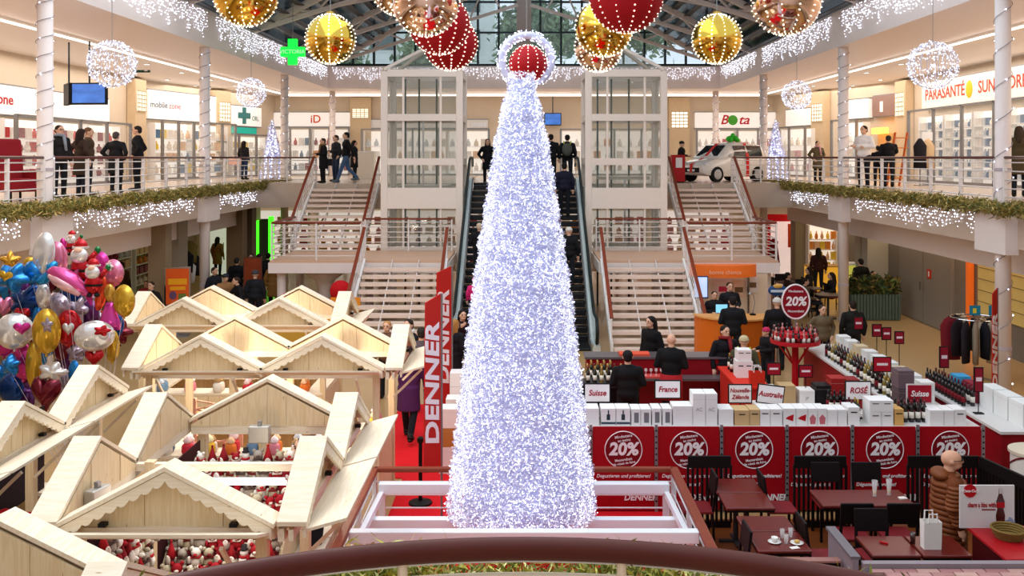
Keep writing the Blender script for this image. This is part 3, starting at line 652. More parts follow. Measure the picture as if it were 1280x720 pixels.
a = rng.uniform(0, 2*PI, n); lay = np.sin(zz*16)*.012
rad = rr*(.86+.17*rng.random(n))+lay
P = np.stack([tx+rad*np.cos(a), ty+rad*np.sin(a), zz+rng.normal(0, .02, n)], 1)
vs = needles(P[rng.permutation(n)], .017, .005, n, (.008,)*3)
link('tinsel', needle_mesh('tinsel', vs, [TA, TB, TA, TE, TC], tree.location), tree)['kind'] = 'stuff'
k = rng.permutation(n)[:1500]; B = P[k].copy(); B[:, :2] = (B[:, :2]-(tx, ty))*1.03+(tx, ty)
link('light_bulbs', bulbs_mesh('light_bulbs', B, .010, LED, tree.location), tree)['kind'] = 'stuff'
# ring of lights with a red bauble hanging behind the tip
rg = thing('light_ring', 'ring of white lights around a red bauble hanging behind the tree tip', 'ornament', (.04, 14.2, 6.05))
rc = V(.04, 14.2, PZ(75, 14.2)); RRt = 31*14.2/F
part('ring_tube', MB().tube([rc+V(RRt*math.cos(2*PI*i/40), 0, RRt*math.sin(2*PI*i/40)) for i in range(40)], .055, 8, True), mat('#c9cbe6', .6), rg, True, smooth=True)
bp = [];
for i in range(420):
    t_ = random.random()*2*PI; q = random.random()*2*PI; w_ = .075
    bp.append(tuple(rc+V((RRt+w_*math.cos(q))*math.cos(t_), w_*math.sin(q), (RRt+w_*math.cos(q))*math.sin(t_))))
link('bulbs', bulbs_mesh('bulbs', bp, .0095, LED, rg.location), rg)['kind'] = 'stuff'
part('hanging_wire', MB().cyl(rc+V(0, 0, RRt), rc+V(0, 0, 6.5), .008, n=5), GREY, rg, True)
part('red_bauble', MB().ell(rc+V(.02, .02, -.06), 24*14.2/F, 24, 16), mat('#a80c16', .6, var=.05), rg, True, smooth=True)
bp = [tuple(rc+V(.02, .02, -.06)+V(math.sin(p_)*math.cos(q_), math.sin(p_)*math.sin(q_), math.cos(p_))*24*14.2/F) for q_ in [PI*i/6 for i in range(12)] for p_ in [.25+.22*k for k in range(13)]]
link('bauble_bulbs', bulbs_mesh('bauble_bulbs', bp, .011, LEDW, rg.location), rg)['kind'] = 'stuff'
# white frame under the tree and the brown handrail enclosure
WF = mat('#eceef2', .35, var=.02)
fr = thing('tree_frame', 'white steel frame of cross beams carrying the tinsel tree', 'frame', (0, 11.7, 0))
for y, z, w_ in ((12.3, .79, 1.86), (11.5, .64, 1.9), (10.45, .9, 1.9)): part('cross_beam', MB().box(-w_, w_, y-.06, y+.06, z-.065, z+.065), WF, fr, True, bevel=.01)
for x in (-1.82, 1.82):
    part('side_beam', MB().bar((x, 10.45, .82), (x, 12.3, .72), .06, .08), WF, fr, True)
    for y in (12.3, 11.5, 10.5): part('leg', MB().box(x-.04, x+.04, y-.04, y+.04, .012, .74 if y != 11.5 else .6), WF, fr, True)
er = thing('enclosure_railing', 'brown handrail enclosure with white posts around the tree frame', 'railing', (0, 11, 0))
for a_, b_ in (((-1.95, 6.5, .96), (-1.95, 12.53, .96)), ((-1.95, 12.5, .96), (1.95, 12.5, .96)), ((1.95, 12.53, .96), (1.95, 6.5, .96))):
    part('handrail', MB().bar(a_, b_, .11 if a_[0] == b_[0] else .09, .06), RAILW, er, True, bevel=.015)
    a_, b_ = Vector(a_), Vector(b_)
    for k in range(4): part('rail_bar', MB().cyl(a_-V(0, 0, .16+.17*k), b_-V(0, 0, .16+.17*k), .011, n=6), WF, er, True)
    L = (b_-a_).length; m_ = round(L/1.3)
    for i in range(m_+1):
        p = a_.lerp(b_, i/m_); part('post', MB().box(p.x-.028, p.x+.028, p.y-.028, p.y+.028, .012, .94), WF, er, True)
# curved handrail of the landing below the camera
struct('floor_landing', MB().lathe([(3.15, 1.85), (3.15, 2.05)], (0, 1.66, 0), 48), UPFLOOR)
nr = thing('curved_railing', 'thick curved brown handrail with cream posts on the near landing', 'railing', (0, 4.96, 2.05))
def arc(r, z, a0=-75, a1=75, n=60): return [V(r*math.sin(R(a0+(a1-a0)*i/n)), 1.66+r*math.cos(R(a0+(a1-a0)*i/n)), z) for i in range(n+1)]
CREAM = mat('#e6d2b4', .4, var=.04)
part('handrail', MB().tube(arc(3.3, 3.0), .058, 14), mat('#4a180e', .42, c2='#561f12', scale=2, var=.04), nr, True, smooth=True)
part('steel_strip', MB().tube(arc(3.32, 2.935), .014, 6), CHROME, nr, True)
for z in (2.86, 2.66, 2.46, 2.26): part('rail_bar', MB().tube(arc(3.3, z), .02, 8), CREAM, nr, True, smooth=True)
for x in (-2.6, -1.75, -.62, .5, 1.6, 2.5):
    y = 1.66+math.sqrt(3.3**2-x*x); part('post', MB().cyl((x, y, 2.05), (x, y, 2.95), .026, n=10), CREAM, nr, True)
garland('bright yellow-green tinsel garland hanging along the curved near handrail', arc(3.52, 2.72, -62, 62, 50), .17, 22000, .045, GARL2, wd=.007)
# red carpet and aisle things
CARP = mat('#d3101c', .9, var=.08, scale=40, bump=.1)
solo('red_carpet', MB().box(-1.9, 2.02, 6, 19.5, .0, .012).box(-2.5, -1.9, 15.0, 19.5, 0, .012), CARP, 'bright red carpet laid along the aisle under the tree', 'carpet')
def stanchion(x, y, lab):
    t = thing('stanchion', lab, 'stanchion', (x, y, .012), group='black stanchions on the red carpet')
    part('base', MB().lathe([(.17, 0), (.17, .025), (.05, .05)], n=16), BLACK, t); part('pole', MB().cyl((0, 0, .04), (0, 0, .9), .028, n=10), BLACK, t); part('head', MB().lathe([(.035, .88), (.05, .9), (.05, .95), (.02, .97)], n=12), BLACK, t)
stanchion(-1.5, 13.9, 'black stanchion on the red carpet behind the enclosure rail'); stanchion(-1.05, 15.4, 'black stanchion on the red carpet beside the beach flags')
FLAGR = mat('#c3261f', .6, var=.05); WTX = mat('#f4ecec', .5, var=.02)
def beach_flag(label, x, y, z0, z1, wd, rz, size):
    t = thing('beach_flag', label, 'flag', (x, y, 0), rz)
    part('base', MB().lathe([(.22, 0), (.22, .03), (.03, .06)], n=14), BLACK, t); part('pole', MB().cyl((0, 0, .03), (0, 0, z1), .016, n=8), GREY, t)
    pts = [(-wd, z0+.1), (-.03, z0), (-.03, z1), (-wd*.9, z1-.08)]
    part('banner', MB().prism(pts, 'y', -.008, .008), FLAGR, t)
    text('DENNER', size, (-wd*.52, -.012, (z0+z1)/2), t, WTX, (PI/2, -PI/2, 0), off=.03, shear=.25)
    text('DENNER', size, (-wd*.52, .012, (z0+z1)/2), t, WTX, (PI/2, -PI/2, PI), off=.03, shear=.25)
beach_flag('tall red beach flag with white lettering standing behind the enclosure rail', PX(552, 13.15), 13.15, .72, 3.16, .42, R(60), .42)
beach_flag('second red beach flag with white lettering standing behind the first', PX(565, 17), 17, .6, 3.1, .46, R(55), .42)
beach_flag('narrow red banner with white lettering beside the column by the clothes rack', PX(1247, 18.2), 18.2, .15, 2.55, .36, R(48), .36)
# ================================================================ the wine fair
PANR = mat('#a30b18', .42, var=.06, scale=2); PANC = mat('#7c0b17', .45, var=.05)
# one panel, then copies
pw = .925; px0 = .02
panel = thing('promotion_panel', 'red promotion panel', 'panel', (px0+pw/2, 13.6, 0), group='red promotion panels on the wine counter front')
part('board', MB().box(-pw/2+.03, pw/2-.03, -.012, .012, .03, 1.21), PANR, panel)
part('disc', MB().prism([(.262*math.cos(2*PI*i/40), .885+.262*math.sin(2*PI*i/40)) for i in range(40)], 'y', -.017, -.012), PANC, panel)
part('disc_ring', MB().tube([V(.262*math.cos(2*PI*i/40), -.018, .885+.262*math.sin(2*PI*i/40)) for i in range(40)], .007, 4, True), WTX, panel)
text('20%', .245, (0, -.02, .89), panel, WTX, off=.035, shear=.12)
text('Mindestens', .055, (0, -.02, 1.075), panel, WTX, (PI/2, R(-8), 0), .01); text('au moins', .05, (.01, -.02, 1.02), panel, WTX, (PI/2, R(-8), 0), .01)
text('Messerabatt', .05, (0, -.02, .745), panel, WTX, (PI/2, R(-8), 0), .01); text('de rabais de foire', .045, (.01, -.02, .695), panel, WTX, (PI/2, R(-8), 0), .01)
text('Degustieren und profitieren!', .066, (-.0, -.02, .515), panel, WTX, off=.01, shear=.2); text('Dégustez et profitez!', .066, (-.41, -.02, .395), panel, WTX, off=.01, shear=.2, align='LEFT')
text('DENNER', .12, (.24, -.02, .21), panel, WTX, off=.03, shear=.2)
panel['label'] = 'red 20% promotion panel half hidden behind the tinsel tree'
PL = ['red 20% promotion panel beneath the white Suisse sign', 'red 20% promotion panel beneath the France sign', 'red 20% promotion panel beneath the Nouvelle-Zélande sign', 'red 20% promotion panel between the Australie and ROSÉ signs', 'red 20% promotion panel beneath the ROSÉ sign', 'red 20% promotion panel behind the man in the padded coat']
for i in range(6): copy_tree(panel, None, (px0+pw/2+pw*(i+1), 13.6, 0), label=PL[i])
for i in range(8):
    t = thing('panel_connector', 'perforated metal upright '+['hidden behind the tinsel tree', 'beside the tinsel tree edge', 'between the Suisse and France panels', 'between the France and Nouvelle-Zélande panels', 'under the Australie sign between panels', 'between the last Australie and ROSÉ panels', 'beside the panel beneath the ROSÉ sign', 'at the outer end of the red panels'][i], 'connector', (px0+pw*i, 13.58, 0))
    part('upright', MB().box(-.022, .022, -.01, .01, 0, 1.24), mat('#9a9296', .4, metal=.5), t)
    me = MB().box(-.012, .012, -.014, -.008, -.012, .012).mesh('slot', BLACK)
    for k in range(14): link('slot', me, t, (0, 0, .08+k*.083))
CT = mat('#d9d4d0', .4, var=.04)
def counter(label, x0, x1, y0, y1, z, body=DRED, top=CT):
    t = thing('wine_counter', label, 'counter', ((x0+x1)/2, (y0+y1)/2, 0))
    part('worktop', MB().box(x0, x1, y0, y1, z-.04, z), top, t, True); part('body', MB().box(x0+.04, x1-.04, y0+.04, y1-.04, 0, z-.04), body, t, True); return t
counter('long front counter of the wine fair carrying rows of cartons', .0, 6.5, 13.63, 14.25, 1.19)
counter('side counter of bottles and cartons along the beige walkway', 5.95, 6.75, 15.3, 20.6, 1.02)
counter('short corner counter with dark bottles and a white carton row', 6.95, 7.7, 14.0, 17.0, 1.02)
t = counter('wine tasting bar in front of the staircase foot', 1.2, 4.0, 18.95, 19.5, 1.08, DRED, mat('#6b6366', .3, metal=.3))
part('lower_shelf', MB().box(1.2, 4.0, 18.55, 18.93, .7, .74), mat('#6b6366', .3, metal=.3), t, True)
counter('low bottle table at the tinsel tree end of the wine fair', .75, 2.1, 17.1, 17.7, .95, BLACK, DARKM)
counter('island counter stacked with wine gift boxes before the carousel', 3.9, 5.6, 15.6, 16.5, .85)
counter('red draped table with leaflets and bags near the bar', 3.75, 4.35, 16.9, 18.6, .98, mat('#c8281c', .7), mat('#d6301f', .7))
# cartons
def carton(x0, x1, y0, dp, z, h, c, label, mark=None, lid=True, grp='cartons on the wine fair counter'):
    t = thing('carton', label, 'carton', ((x0+x1)/2, y0+dp/2, z), group=grp)
    w_ = x1-x0-.008; part('box', MB().box(-w_/2, w_/2, -dp/2, dp/2, 0, h), mat(c, .6, var=.04), t)
    part('lid_seam', MB().box(-w_/2-.001, w_/2+.001, -dp/2-.001, dp/2+.001, h*.82, h*.825), mat('#b9b4ae', .6), t)
    if mark == 'bottle':
        m = MB().box(-.025, .025, -.003, 0, .05, .13).box(-.009, .009, -.003, 0, .13, .19); o = part('print', m, mat('#2f3a44', .6), t); o.location = (0, -dp/2, h*.12)
        part('print_band', MB().box(-w_/2+.002, w_/2-.002, -dp/2-.003, -dp/2, .02, .05), mat('#3c4a5a', .6), t)
    elif mark == 'dark': part('print_band', MB().box(-w_*.2, w_*.3, -dp/2-.003, -dp/2, .04, h-.05), mat('#77757a', .6), t)
    elif mark == 'slot':
        for q in ((-.5, .5) if w_ > .25 else (0,)): part('hand_hole', MB().box(q*w_/2-.045, q*w_/2+.045, -dp/2-.003, -dp/2, h*.7, h*.76), BLACK, t)
    elif mark == 'red': part('print', MB().prism([(-.06, .1), (.05, .06), (.06, .16), (-.02, .13)], 'y', -dp/2-.003, -dp/2), RED, t)
    elif mark == 'fig': part('print', MB().prism([(-.035, .02), (.035, .02), (.045, .11), (0, .16), (-.045, .11)], 'y', -dp/2-.003, -dp/2), mat('#c46a72', .6), t)
    elif mark: text(mark, .07, (0, -dp/2-.003, h*.5), t, mat('#a5a0a0', .6), ext=.001)
    return t
CB = [(732, 749, 505, 'w', None, 'plain white carton under the white Suisse sign'), (751, 770, 505, 'w', 'bottle', 'white carton printed with a bottle under the Suisse sign'), (770, 788, 505, 'w', 'bottle', 'second white carton printed with a bottle beside the Suisse pole'), (789, 801, 506, 'w', 'dark', 'slim white carton with a grey panel'), (801, 814, 506, 'w', 'dark', 'slim white carton with a grey panel'),
 (815, 827, 505, 'w', 'dark', 'slim white carton with a grey panel'), (828, 840, 505, 'w', 'dark', 'slim white carton with a grey panel'), (841, 866, 501, 'w', None, 'wide plain white carton beside the tall pair'), (866, 882, 480, 'w', 'AC', 'tall white double carton with grey print, one of a pair'), (882, 897, 480, 'w', 'AC', 'tall white double carton with grey print, one of a pair'),
 (898, 917, 506, 'w', None, 'white carton with faint print beside the kraft cartons'), (918, 937, 508, 'k', 'slot', 'brown kraft carton with hand hole under the Nouvelle-Zélande sign'), (937, 950, 507, 'k', 'slot', 'narrow brown kraft carton with hand hole'), (950, 963, 506, 'w', 'slot', 'white carton with hand hole under the Australie sign'), (963, 978, 506, 'w', 'slot', 'white carton with hand hole under the Australie sign'),
 (979, 995, 505, 'w', 'red', 'white carton with a red print'), (995, 1010, 505, 'w', 'red', 'white carton with a red print'), (1010, 1022, 505, 'w', 'fig', 'white carton with a pink figure print'), (1022, 1034, 505, 'w', 'fig', 'white carton with a pink figure print'), (1034, 1047, 507, 'w', None, 'low plain white carton before the ROSÉ sign'), (1047, 1059, 507, 'w', None, 'low plain white carton before the ROSÉ sign'), (1060, 1075, 503, 'w', 'slot', 'white carton with hand hole right beneath the ROSÉ sign'),
 (1087, 1102, 511, 'w', 'slot', 'white carton with hand hole carrying a wider carton'), (1102, 1117, 511, 'w', 'slot', 'white carton with hand hole carrying a wider carton'), (1118, 1130, 506, 'y', 'slot', 'golden carton with hand hole between white stack and dark bottles'), (1162, 1180, 508, 'w', None, 'white carton beside the red Suisse sign pole'), (1180, 1193, 508, 'w', None, 'narrow white carton in the row behind the padded coat'), (1193, 1208, 507, 'w', 'slot', 'white end carton with hand hole')]
for a_, b_, yt, c, mk, lab in CB:
    D = 13.72; carton(PX(a_, D), PX(b_, D), D, .3, 1.191, (533.5-yt)*D/F*.74, {'w': '#eceae8', 'k': '#c9a878', 'y': '#d8a862'}[c], lab, mk)
D = 13.72; carton(PX(1087, D), PX(1117, D), D, .3, 1.191+.195, .16, '#efedeb', 'wide white carton on top of two hand hole cartons', 'slot')
def sign(label, txt, x0, x1, y0, y1, D, zb, c='#efe9e8', tc='#a3142a', tilt=0, group=None):
    cx_, wd_, h_ = PX((x0+x1)/2, D), (x1-x0)*D/F, (y1-y0)*D/F; zc = PZ((y0+y1)/2, D)
    t = thing('country_sign', label, 'sign', (cx_, D, zb), group=group)
    part('pole', MB().cyl((0, 0, .02), (0, 0, zc-zb), .008, n=6), BLACK, t); part('foot', MB().box(-.07, .07, -.05, .05, 0, .015), BLACK, t)
    f = part('frame', MB().box(-wd_/2, wd_/2, -.012, .012, -h_/2, h_/2), BLACK if c != '#a3142a' else mat('#d7c9cb', .5), t); f.location = (0, 0, zc-zb); f.rotation_euler = (0, R(tilt), 0)
    part('card', MB().box(-wd_/2+.016, wd_/2-.016, -.016, -.012, -h_/2+.016, h_/2-.016), mat(c, .5, var=.02), f)
    if not txt: part('faded_print', MB().box(-wd_*.3, wd_*.3, -.018, -.016, -h_*.06, h_*.1), mat(tc, .5), f); return
    ls = txt.split('\n')
    for i, l_ in enumerate(ls): text(l_, min(h_*.42, wd_*.27 if len(l_) > 6 else wd_*.34) if len(ls) == 1 else h_*.3, (0, -.018, (len(ls)-1)*h_*.17-i*h_*.34), f, mat(tc, .5), off=.02, shear=.2, sx=.9)
sign('white framed sign reading Suisse on a pole', 'Suisse', 730, 763, 479, 503, 14.1, 1.191); sign('white framed sign reading France on a pole', 'France', 818, 851, 475, 498, 14.1, 1.191)
sign('white framed sign reading Nouvelle-Zélande on a pole', 'Nouvelle-\nZélande', 910, 940, 480, 504, 14.15, 1.191); sign('tilted white framed sign reading Australie on a pole', 'Australie', 946, 980, 481, 505, 14.15, 1.191, tilt=7)
sign('white framed sign reading ROSÉ on a pole', 'ROSÉ', 1056, 1089, 476, 500, 14.1, 1.191); sign('red sign reading Suisse on a pole', 'Suisse', 1133, 1165, 480, 504, 14.1, 1.191, '#a3142a', '#f4ecec')
RS = 'small dark red country sign on a thin pole along the walkway counter'
for x, y, D in ((1073, 404, 18.9), (1096, 413, 18.6), (1108, 417, 17.9), (1124, 422, 17.1)): sign(RS, '', x-6, x+6, y-8, y+8, D, 1.02, '#8c1226', '#e9d3d6', group='small red signs on the walkway counter')
sign('small dark red sign standing on the corner counter', '', 1174, 1186, 433, 460, 16.7, 1.02, '#8c1226', '#e9d3d6'); sign('small dark red sign leaning at the end of the corner counter', '', 1217, 1229, 459, 490, 15.0, 1.02, '#8c1226', '#e9d3d6')
sign('red price sign above the grey carton stack', '', 1091, 1114, 446, 465, 16.3, 1.02, '#b0142a', '#f2dfe2'); sign('red price sign beside the wine carousel foot', '', 958, 976, 453, 469, 16.4, .85, '#9c1226', '#f2dfe2')
sign('red price sign at the island counter end', '', 998, 1016, 456, 472, 16.3, .85, '#9c1226', '#f2dfe2')
# bottles
def bottle_mesh(cg, cl, cf):
    m = MB(); m.lathe([(.036, 0), (.037, .01), (.037, .2), (.03, .225), (.015, .25), (.013, .26)], n=10); m.mi = 1; m.lathe([(.0375, .06), (.0375, .15)], n=10); m.mi = 2; m.lathe([(.0155, .25), (.0155, .315), (.006, .317)], n=8)
    return m.mesh('wine_bottle', [mat(cg, .12, var=.1, coat=.3), mat(cl, .6, var=.05), mat(cf, .35, var=.1)], smooth=True)
BOT = [bottle_mesh('#160d0f', '#e9e2d6', '#5a1018'), bottle_mesh('#1a2212', '#efe8da', '#b08a3a'), bottle_mesh('#120b0c', '#7c1420', '#1a1214'), bottle_mesh('#7e6a2c', '#f2ecd8', '#caa75a'), bottle_mesh('#c77f78', '#f3e6e2', '#d9a0a0')]
BN = ['dark red wine bottle with cream label', 'green wine bottle with gold foil', 'dark wine bottle with red label', 'golden white wine bottle', 'pale rosé wine bottle']
def bottles(n, x0, x1, y0, y1, z, kinds, where, rows=1):
    for i in range(n):
        k = kinds[i % len(kinds)]; r_ = i % rows; q = (i//rows+.5)/math.ceil(n/rows)
        horiz = abs(x1-x0) > abs(y1-y0)
        x = x0+(x1-x0)*(q if horiz else (r_+.5)/rows); y = y0+(y1-y0)*((r_+.5)/rows if horiz else q)
        tag(link('wine_bottle', BOT[k], None, (x, y, z), (0, 0, i)), f'{BN[k]} {where}', 'bottle', f'bottles {where}')
bottles(10, 5.38, 5.85, 13.85, 14.1, 1.191, (0, 2), 'below the red Suisse sign', 2); bottles(4, 4.72, 4.9, 13.9, 14.15, 1.191, (0, 1), 'beside the ROSÉ carton', 2)
bottles(44, 6.0, 6.36, 15.4, 19.4, 1.021, (0, 1, 2, 3, 0), 'along the walkway counter', 2); bottles(24, 7.0, 7.3, 15.4, 16.9, 1.021, (2, 0), 'on the corner counter', 2)
bottles(18, .85, 1.95, 17.2, 17.6, .951, (1, 0, 3), 'on the low table by the tinsel tree', 2); bottles(8, 1.25, 1.75, 18.6, 18.88, .741, (1, 3), 'on the tasting bar shelf', 2); bottles(6, 3.85, 4.25, 18.0, 18.4, .981, (0, 1), 'on the red draped table', 2)
bottles(10, 5.0, 5.5, 15.7, 16.0, .851, (0, 2), 'on the island counter', 2)
for i in range(9):
    D = 15.6+.5*i
    carton(6.45, 6.68, D, .28, 1.021, .34, ['#ecebe8', '#e8e6e4', '#d8c4a0', '#ecebe8'][i % 4], ['white carton in the walkway counter row', 'white carton in the walkway counter row', 'kraft carton in the walkway counter row', 'white carton in the walkway counter row'][i % 4], None, grp='cartons along the walkway counter')
for i in range(3): carton(7.35, 7.6, 14.15+.46*i, .42, 1.021, .36, '#eef0ee', 'long white carton at the end of the corner counter', None, grp='white cartons on the corner counter')
carton(7.32, 7.55, 16.2, .3, 1.021, .3, '#3f9fd0', 'bright blue carton on the corner counter'); carton(7.35, 7.6, 15.6, .5, 1.021, .28, '#8c2236', 'dark red carton beside the blue carton')
for i, (x, c, h) in enumerate(((4.0, '#e9e6e2', .3), (4.3, '#c2a274', .34), (4.62, '#efe9e4', .26), (4.9, '#181416', .34), (5.15, '#a2201f', .46), (5.38, '#8c1a20', .44))):
    carton(x, x+.26, 16.1, .3, .851, h, c, ['white gift box on the island counter', 'kraft gift box on the island counter', 'small white gift box with letters on the island counter', 'black gift box on the island counter', 'tall red gift box on the island counter', 'dark red gift box at the island counter end'][i], ['', '', 'JP', '', '', ''][i] or None)
for i in range(2): carton(5.98, 6.24, 15.32+.02*i, .3, 1.021+.3*i, .29, ['#5a4a50', '#6b5a60'][i], ['grey-brown carton under the red price sign', 'upper grey-brown carton under the red price sign'][i])
# round wine carousel
cx_, cy_ = PX(994, 19.7), 19.7
t = thing('wine_carousel', 'round red tiered wine rack on a red stand', 'rack', (cx_, cy_, 0))
for z, rr_ in ((1.22, .5), (1.38, .46)): part('tier', MB().lathe([(rr_-.12, z), (rr_, z), (rr_, z+.08), (rr_-.02, z+.08), (rr_-.02, z+.02), (rr_-.12, z+.02)], n=28), mat('#c0202a', .5), t)
part('pole', MB().cyl((0, 0, .05), (0, 0, 1.4), .07, n=12), RED, t); part('base', MB().lathe([(.4, 0), (.4, .05), (.08, .08)], n=24), RED, t)
for i in range(4): a_ = i*PI/2+.4; part('brace', MB().bar((.07*math.cos(a_), .07*math.sin(a_), .8), (.42*math.cos(a_), .42*math.sin(a_), 1.22), .03, .03), RED, t)
for i in range(26):
    a_ = 2*PI*i/26; tag(link('wine_bottle', BOT[(0, 2, 4)[i % 3]], None, (cx_+.43*math.cos(a_), cy_+.43*math.sin(a_), 1.241 if i % 2 else 1.241), (0, 0, i)), 'wine bottle standing in the round red carousel', 'bottle', 'bottles in the carousel')
t = thing('round_sign', 'round dark red sign reading 20% on a pole above the wine carousel', 'sign', (PX(997, 20.1), 20.25, 0))
zc = PZ(377, 20.25)
part('pole', MB().cyl((0, 0, 0), (0, 0, zc), .015, n=8), GREY, t)
part('disc', MB().prism([(.29*math.cos(2*PI*i/36), zc+.36*math.sin(2*PI*i/36)) for i in range(36)], 'y', -.015, .015), mat('#8c1020', .4), t)
part('rim', MB().tube([V(.29*math.cos(2*PI*i/36), -.01, zc+.36*math.sin(2*PI*i/36)) for i in range(36)], .02, 5, True), WTX, t)
text('20%', .26, (0, -.018, zc), t, WTX, off=.03, shear=.15); text('Mindestens', .07, (0, -.018, zc+.22), t, WTX, off=.01); text('Messerabatt', .07, (0, -.018, zc-.2), t, WTX, off=.01)
# bags and boxes near the bar
def paper_bag(x, y, z, w_, h, c, label, rz=0):
    t = thing('paper_bag', label, 'bag', (x, y, z), rz)
    m = MB().add([(-w_/2, -.05, 0), (w_/2, -.05, 0), (w_/2, .05, 0), (-w_/2, .05, 0), (-w_/2*1.03, -.06, h), (w_/2*1.03, -.06, h), (w_/2*1.03, .06, h), (-w_/2*1.03, .06, h)], [(0, 1, 2, 3), (0, 4, 5, 1), (1, 5, 6, 2), (2, 6, 7, 3), (3, 7, 4, 0)])
    o = part('bag_body', m, mat(c, .7, var=.05), t); o.modifiers.new('thickness', 'SOLIDIFY').thickness = .004
    for y_ in (-.06, .06): part('handle', MB().tube([V(-w_*.25, y_, h-.01), V(-w_*.22, y_, h+.09), V(w_*.22, y_, h+.09), V(w_*.25, y_, h-.01)], .01, 6), mat('#efe9e4', .7), t)
paper_bag(4.12, 17.0, .98, .26, .26, '#d8321e', 'red paper bag with white handles on the red draped table')
carton(3.9, 4.2, 17.6, .3, .981, .3, '#efeceb', 'white carton with dark slot on the red draped table', 'slot'); carton(3.92, 4.18, 17.62, .26, 1.285, .2, '#f1eeec', 'small white carton stacked on another by the bar', 'slot')
solo('leaflet_tray', MB().box(1.9, 2.5, 19.05, 19.35, 1.081, 1.12), mat('#e0563a', .6), 'orange-red leaflet tray on the tasting bar', 'tray'); solo('glass_tray', MB().box(2.3, 2.9, 18.6, 18.88, .741, .77), mat('#d8504a', .5), 'red tray of small tasting glasses under the bar', 'tray')
gm = MB().lathe([(.03, 0), (.006, .01), (.006, .06), (.03, .09), (.026, .13)], n=8).mesh('tasting_glass', glass('#f4f0f0', .5))
for i in range(5): tag(link('tasting_glass', gm, None, (2.38+i*.1, 18.74, .771)), 'small tasting glass standing on the red tray', 'glass', 'tasting glasses on the tray')
# drum table, clothes rack
t = thing('drum_table', 'white drum table with red ribbon lines beside the column', 'table', (7.05, 13.2, 0))
part('drum', MB().lathe([(.3, 0), (.33, .5), (.33, .96)], n=24), mat('#e9e0d6', .5), t, smooth=False); part('top', MB().lathe([(.36, .96), (.36, 1.0)], n=28), mat('#dccbb2', .3), t)
for k in range(2): part('ribbon', MB().tube([V(.335*math.cos(a_), .335*math.sin(a_), .55+.3*k+.1*math.sin(a_*2)) for a_ in [2*PI*i/24 for i in range(24)]], .012, 5, True), mat('#7a1420', .6), t)
t = thing('clothes_rack', 'round clothes rack of coats and trousers by the walkway', 'rack', (PX(1218, 21.6), 21.6, 0))
part('ring', MB().tube([V(.5*math.cos(2*PI*i/28), .5*math.sin(2*PI*i/28), 1.42) for i in range(28)], .015, 6, True), CHROME, t)
part('pole', MB().cyl((0, 0, 0), (0, 0, 1.42), .02, n=8), CHROME, t)
for i in range(2): part('spoke', MB().bar((-.5*math.cos(i*1.57), -.5*math.sin(i*1.57), 1.42), (.5*math.cos(i*1.57), .5*math.sin(i*1.57), 1.42), .02, .02), CHROME, t)
part('base', MB().lathe([(.4, 0), (.4, .02), (.03, .04)], n=20), CHROME, t)
gc = ['#1c1a22', '#2a2a2e', '#c9bca4', '#16141a', '#c6a98a', '#1d171c', '#3a1420', '#7a1820', '#6e1420', '#241a20', '#262028', '#8a7c6a', '#1a1820', '#c2b49c', '#16141a', '#701822']
for i, c in enumerate(gc):
    a_ = 2*PI*i/len(gc); r_ = thing('hanging_garment', {'#c': 'pale'}.get(c[:2], 'dark' if int(c[1:3], 16) < 80 else 'deep red')+' garment hanging on the round clothes rack', 'garment', (PX(1218, 21.6)+.5*math.cos(a_), 21.6+.5*math.sin(a_), .45), a_, 'garments on the round clothes rack')
    ln_ = .92 if i % 3 else .8
    part('garment', MB().lathe([(.07, .0), (.075, .3), (.08, ln_-.2), (.05, ln_-.05), (.02, ln_)], (0, 0, .95-ln_), 10, sx=2.6, sy=.9), mat(c, .85, var=.12), r_, smooth=True); part('hanger', MB().tube([V(0, 0, .93), V(0, 0, .97), V(.02, 0, .985)], .005, 5), CHROME, r_)
for x in (1216, 1240):
    t = thing('price_card', 'blue price card with a yellow square on the clothes rack' if x == 1216 else 'smaller blue price card with a yellow square beside the red banner', 'sign', (PX(x, 21.4), 21.3, 1.42))
    part('card', MB().box(-.12, .12, -.008, .008, .1, .32), mat('#1f86a8', .5), t); part('square', MB().box(-.05, .03, -.012, -.008, .15, .26), mat('#e8d83a', .5), t); part('stem', MB().cyl((0, 0, 0), (0, 0, .1), .008, n=6), CHROME, t)

# stacked boxes between the beach flags and the tree
for i, (x, y, z, w_, h, c, lab) in enumerate(((-1.18, 15.2, .013, .34, .42, '#e9e4e0', 'lowest white carton of the stack behind the tinsel tree'), (-1.18, 15.2, .434, .34, .3, '#b87a3a', 'brown wooden crate in the stack behind the tinsel tree'), (-1.18, 15.2, .735, .34, .3, '#efeae6', 'white carton above the wooden crate behind the tinsel tree'), (-1.12, 15.9, .013, .36, 1.0, '#e6e0da', 'tall white carton behind the tinsel tree'), (-1.1, 16.5, .013, .36, 1.3, '#ece6e2', 'tallest white carton beside the second beach flag'))): carton(x-w_/2, x+w_/2, y, .34, z, h, c, lab, None, grp='boxes stacked behind the tinsel tree')
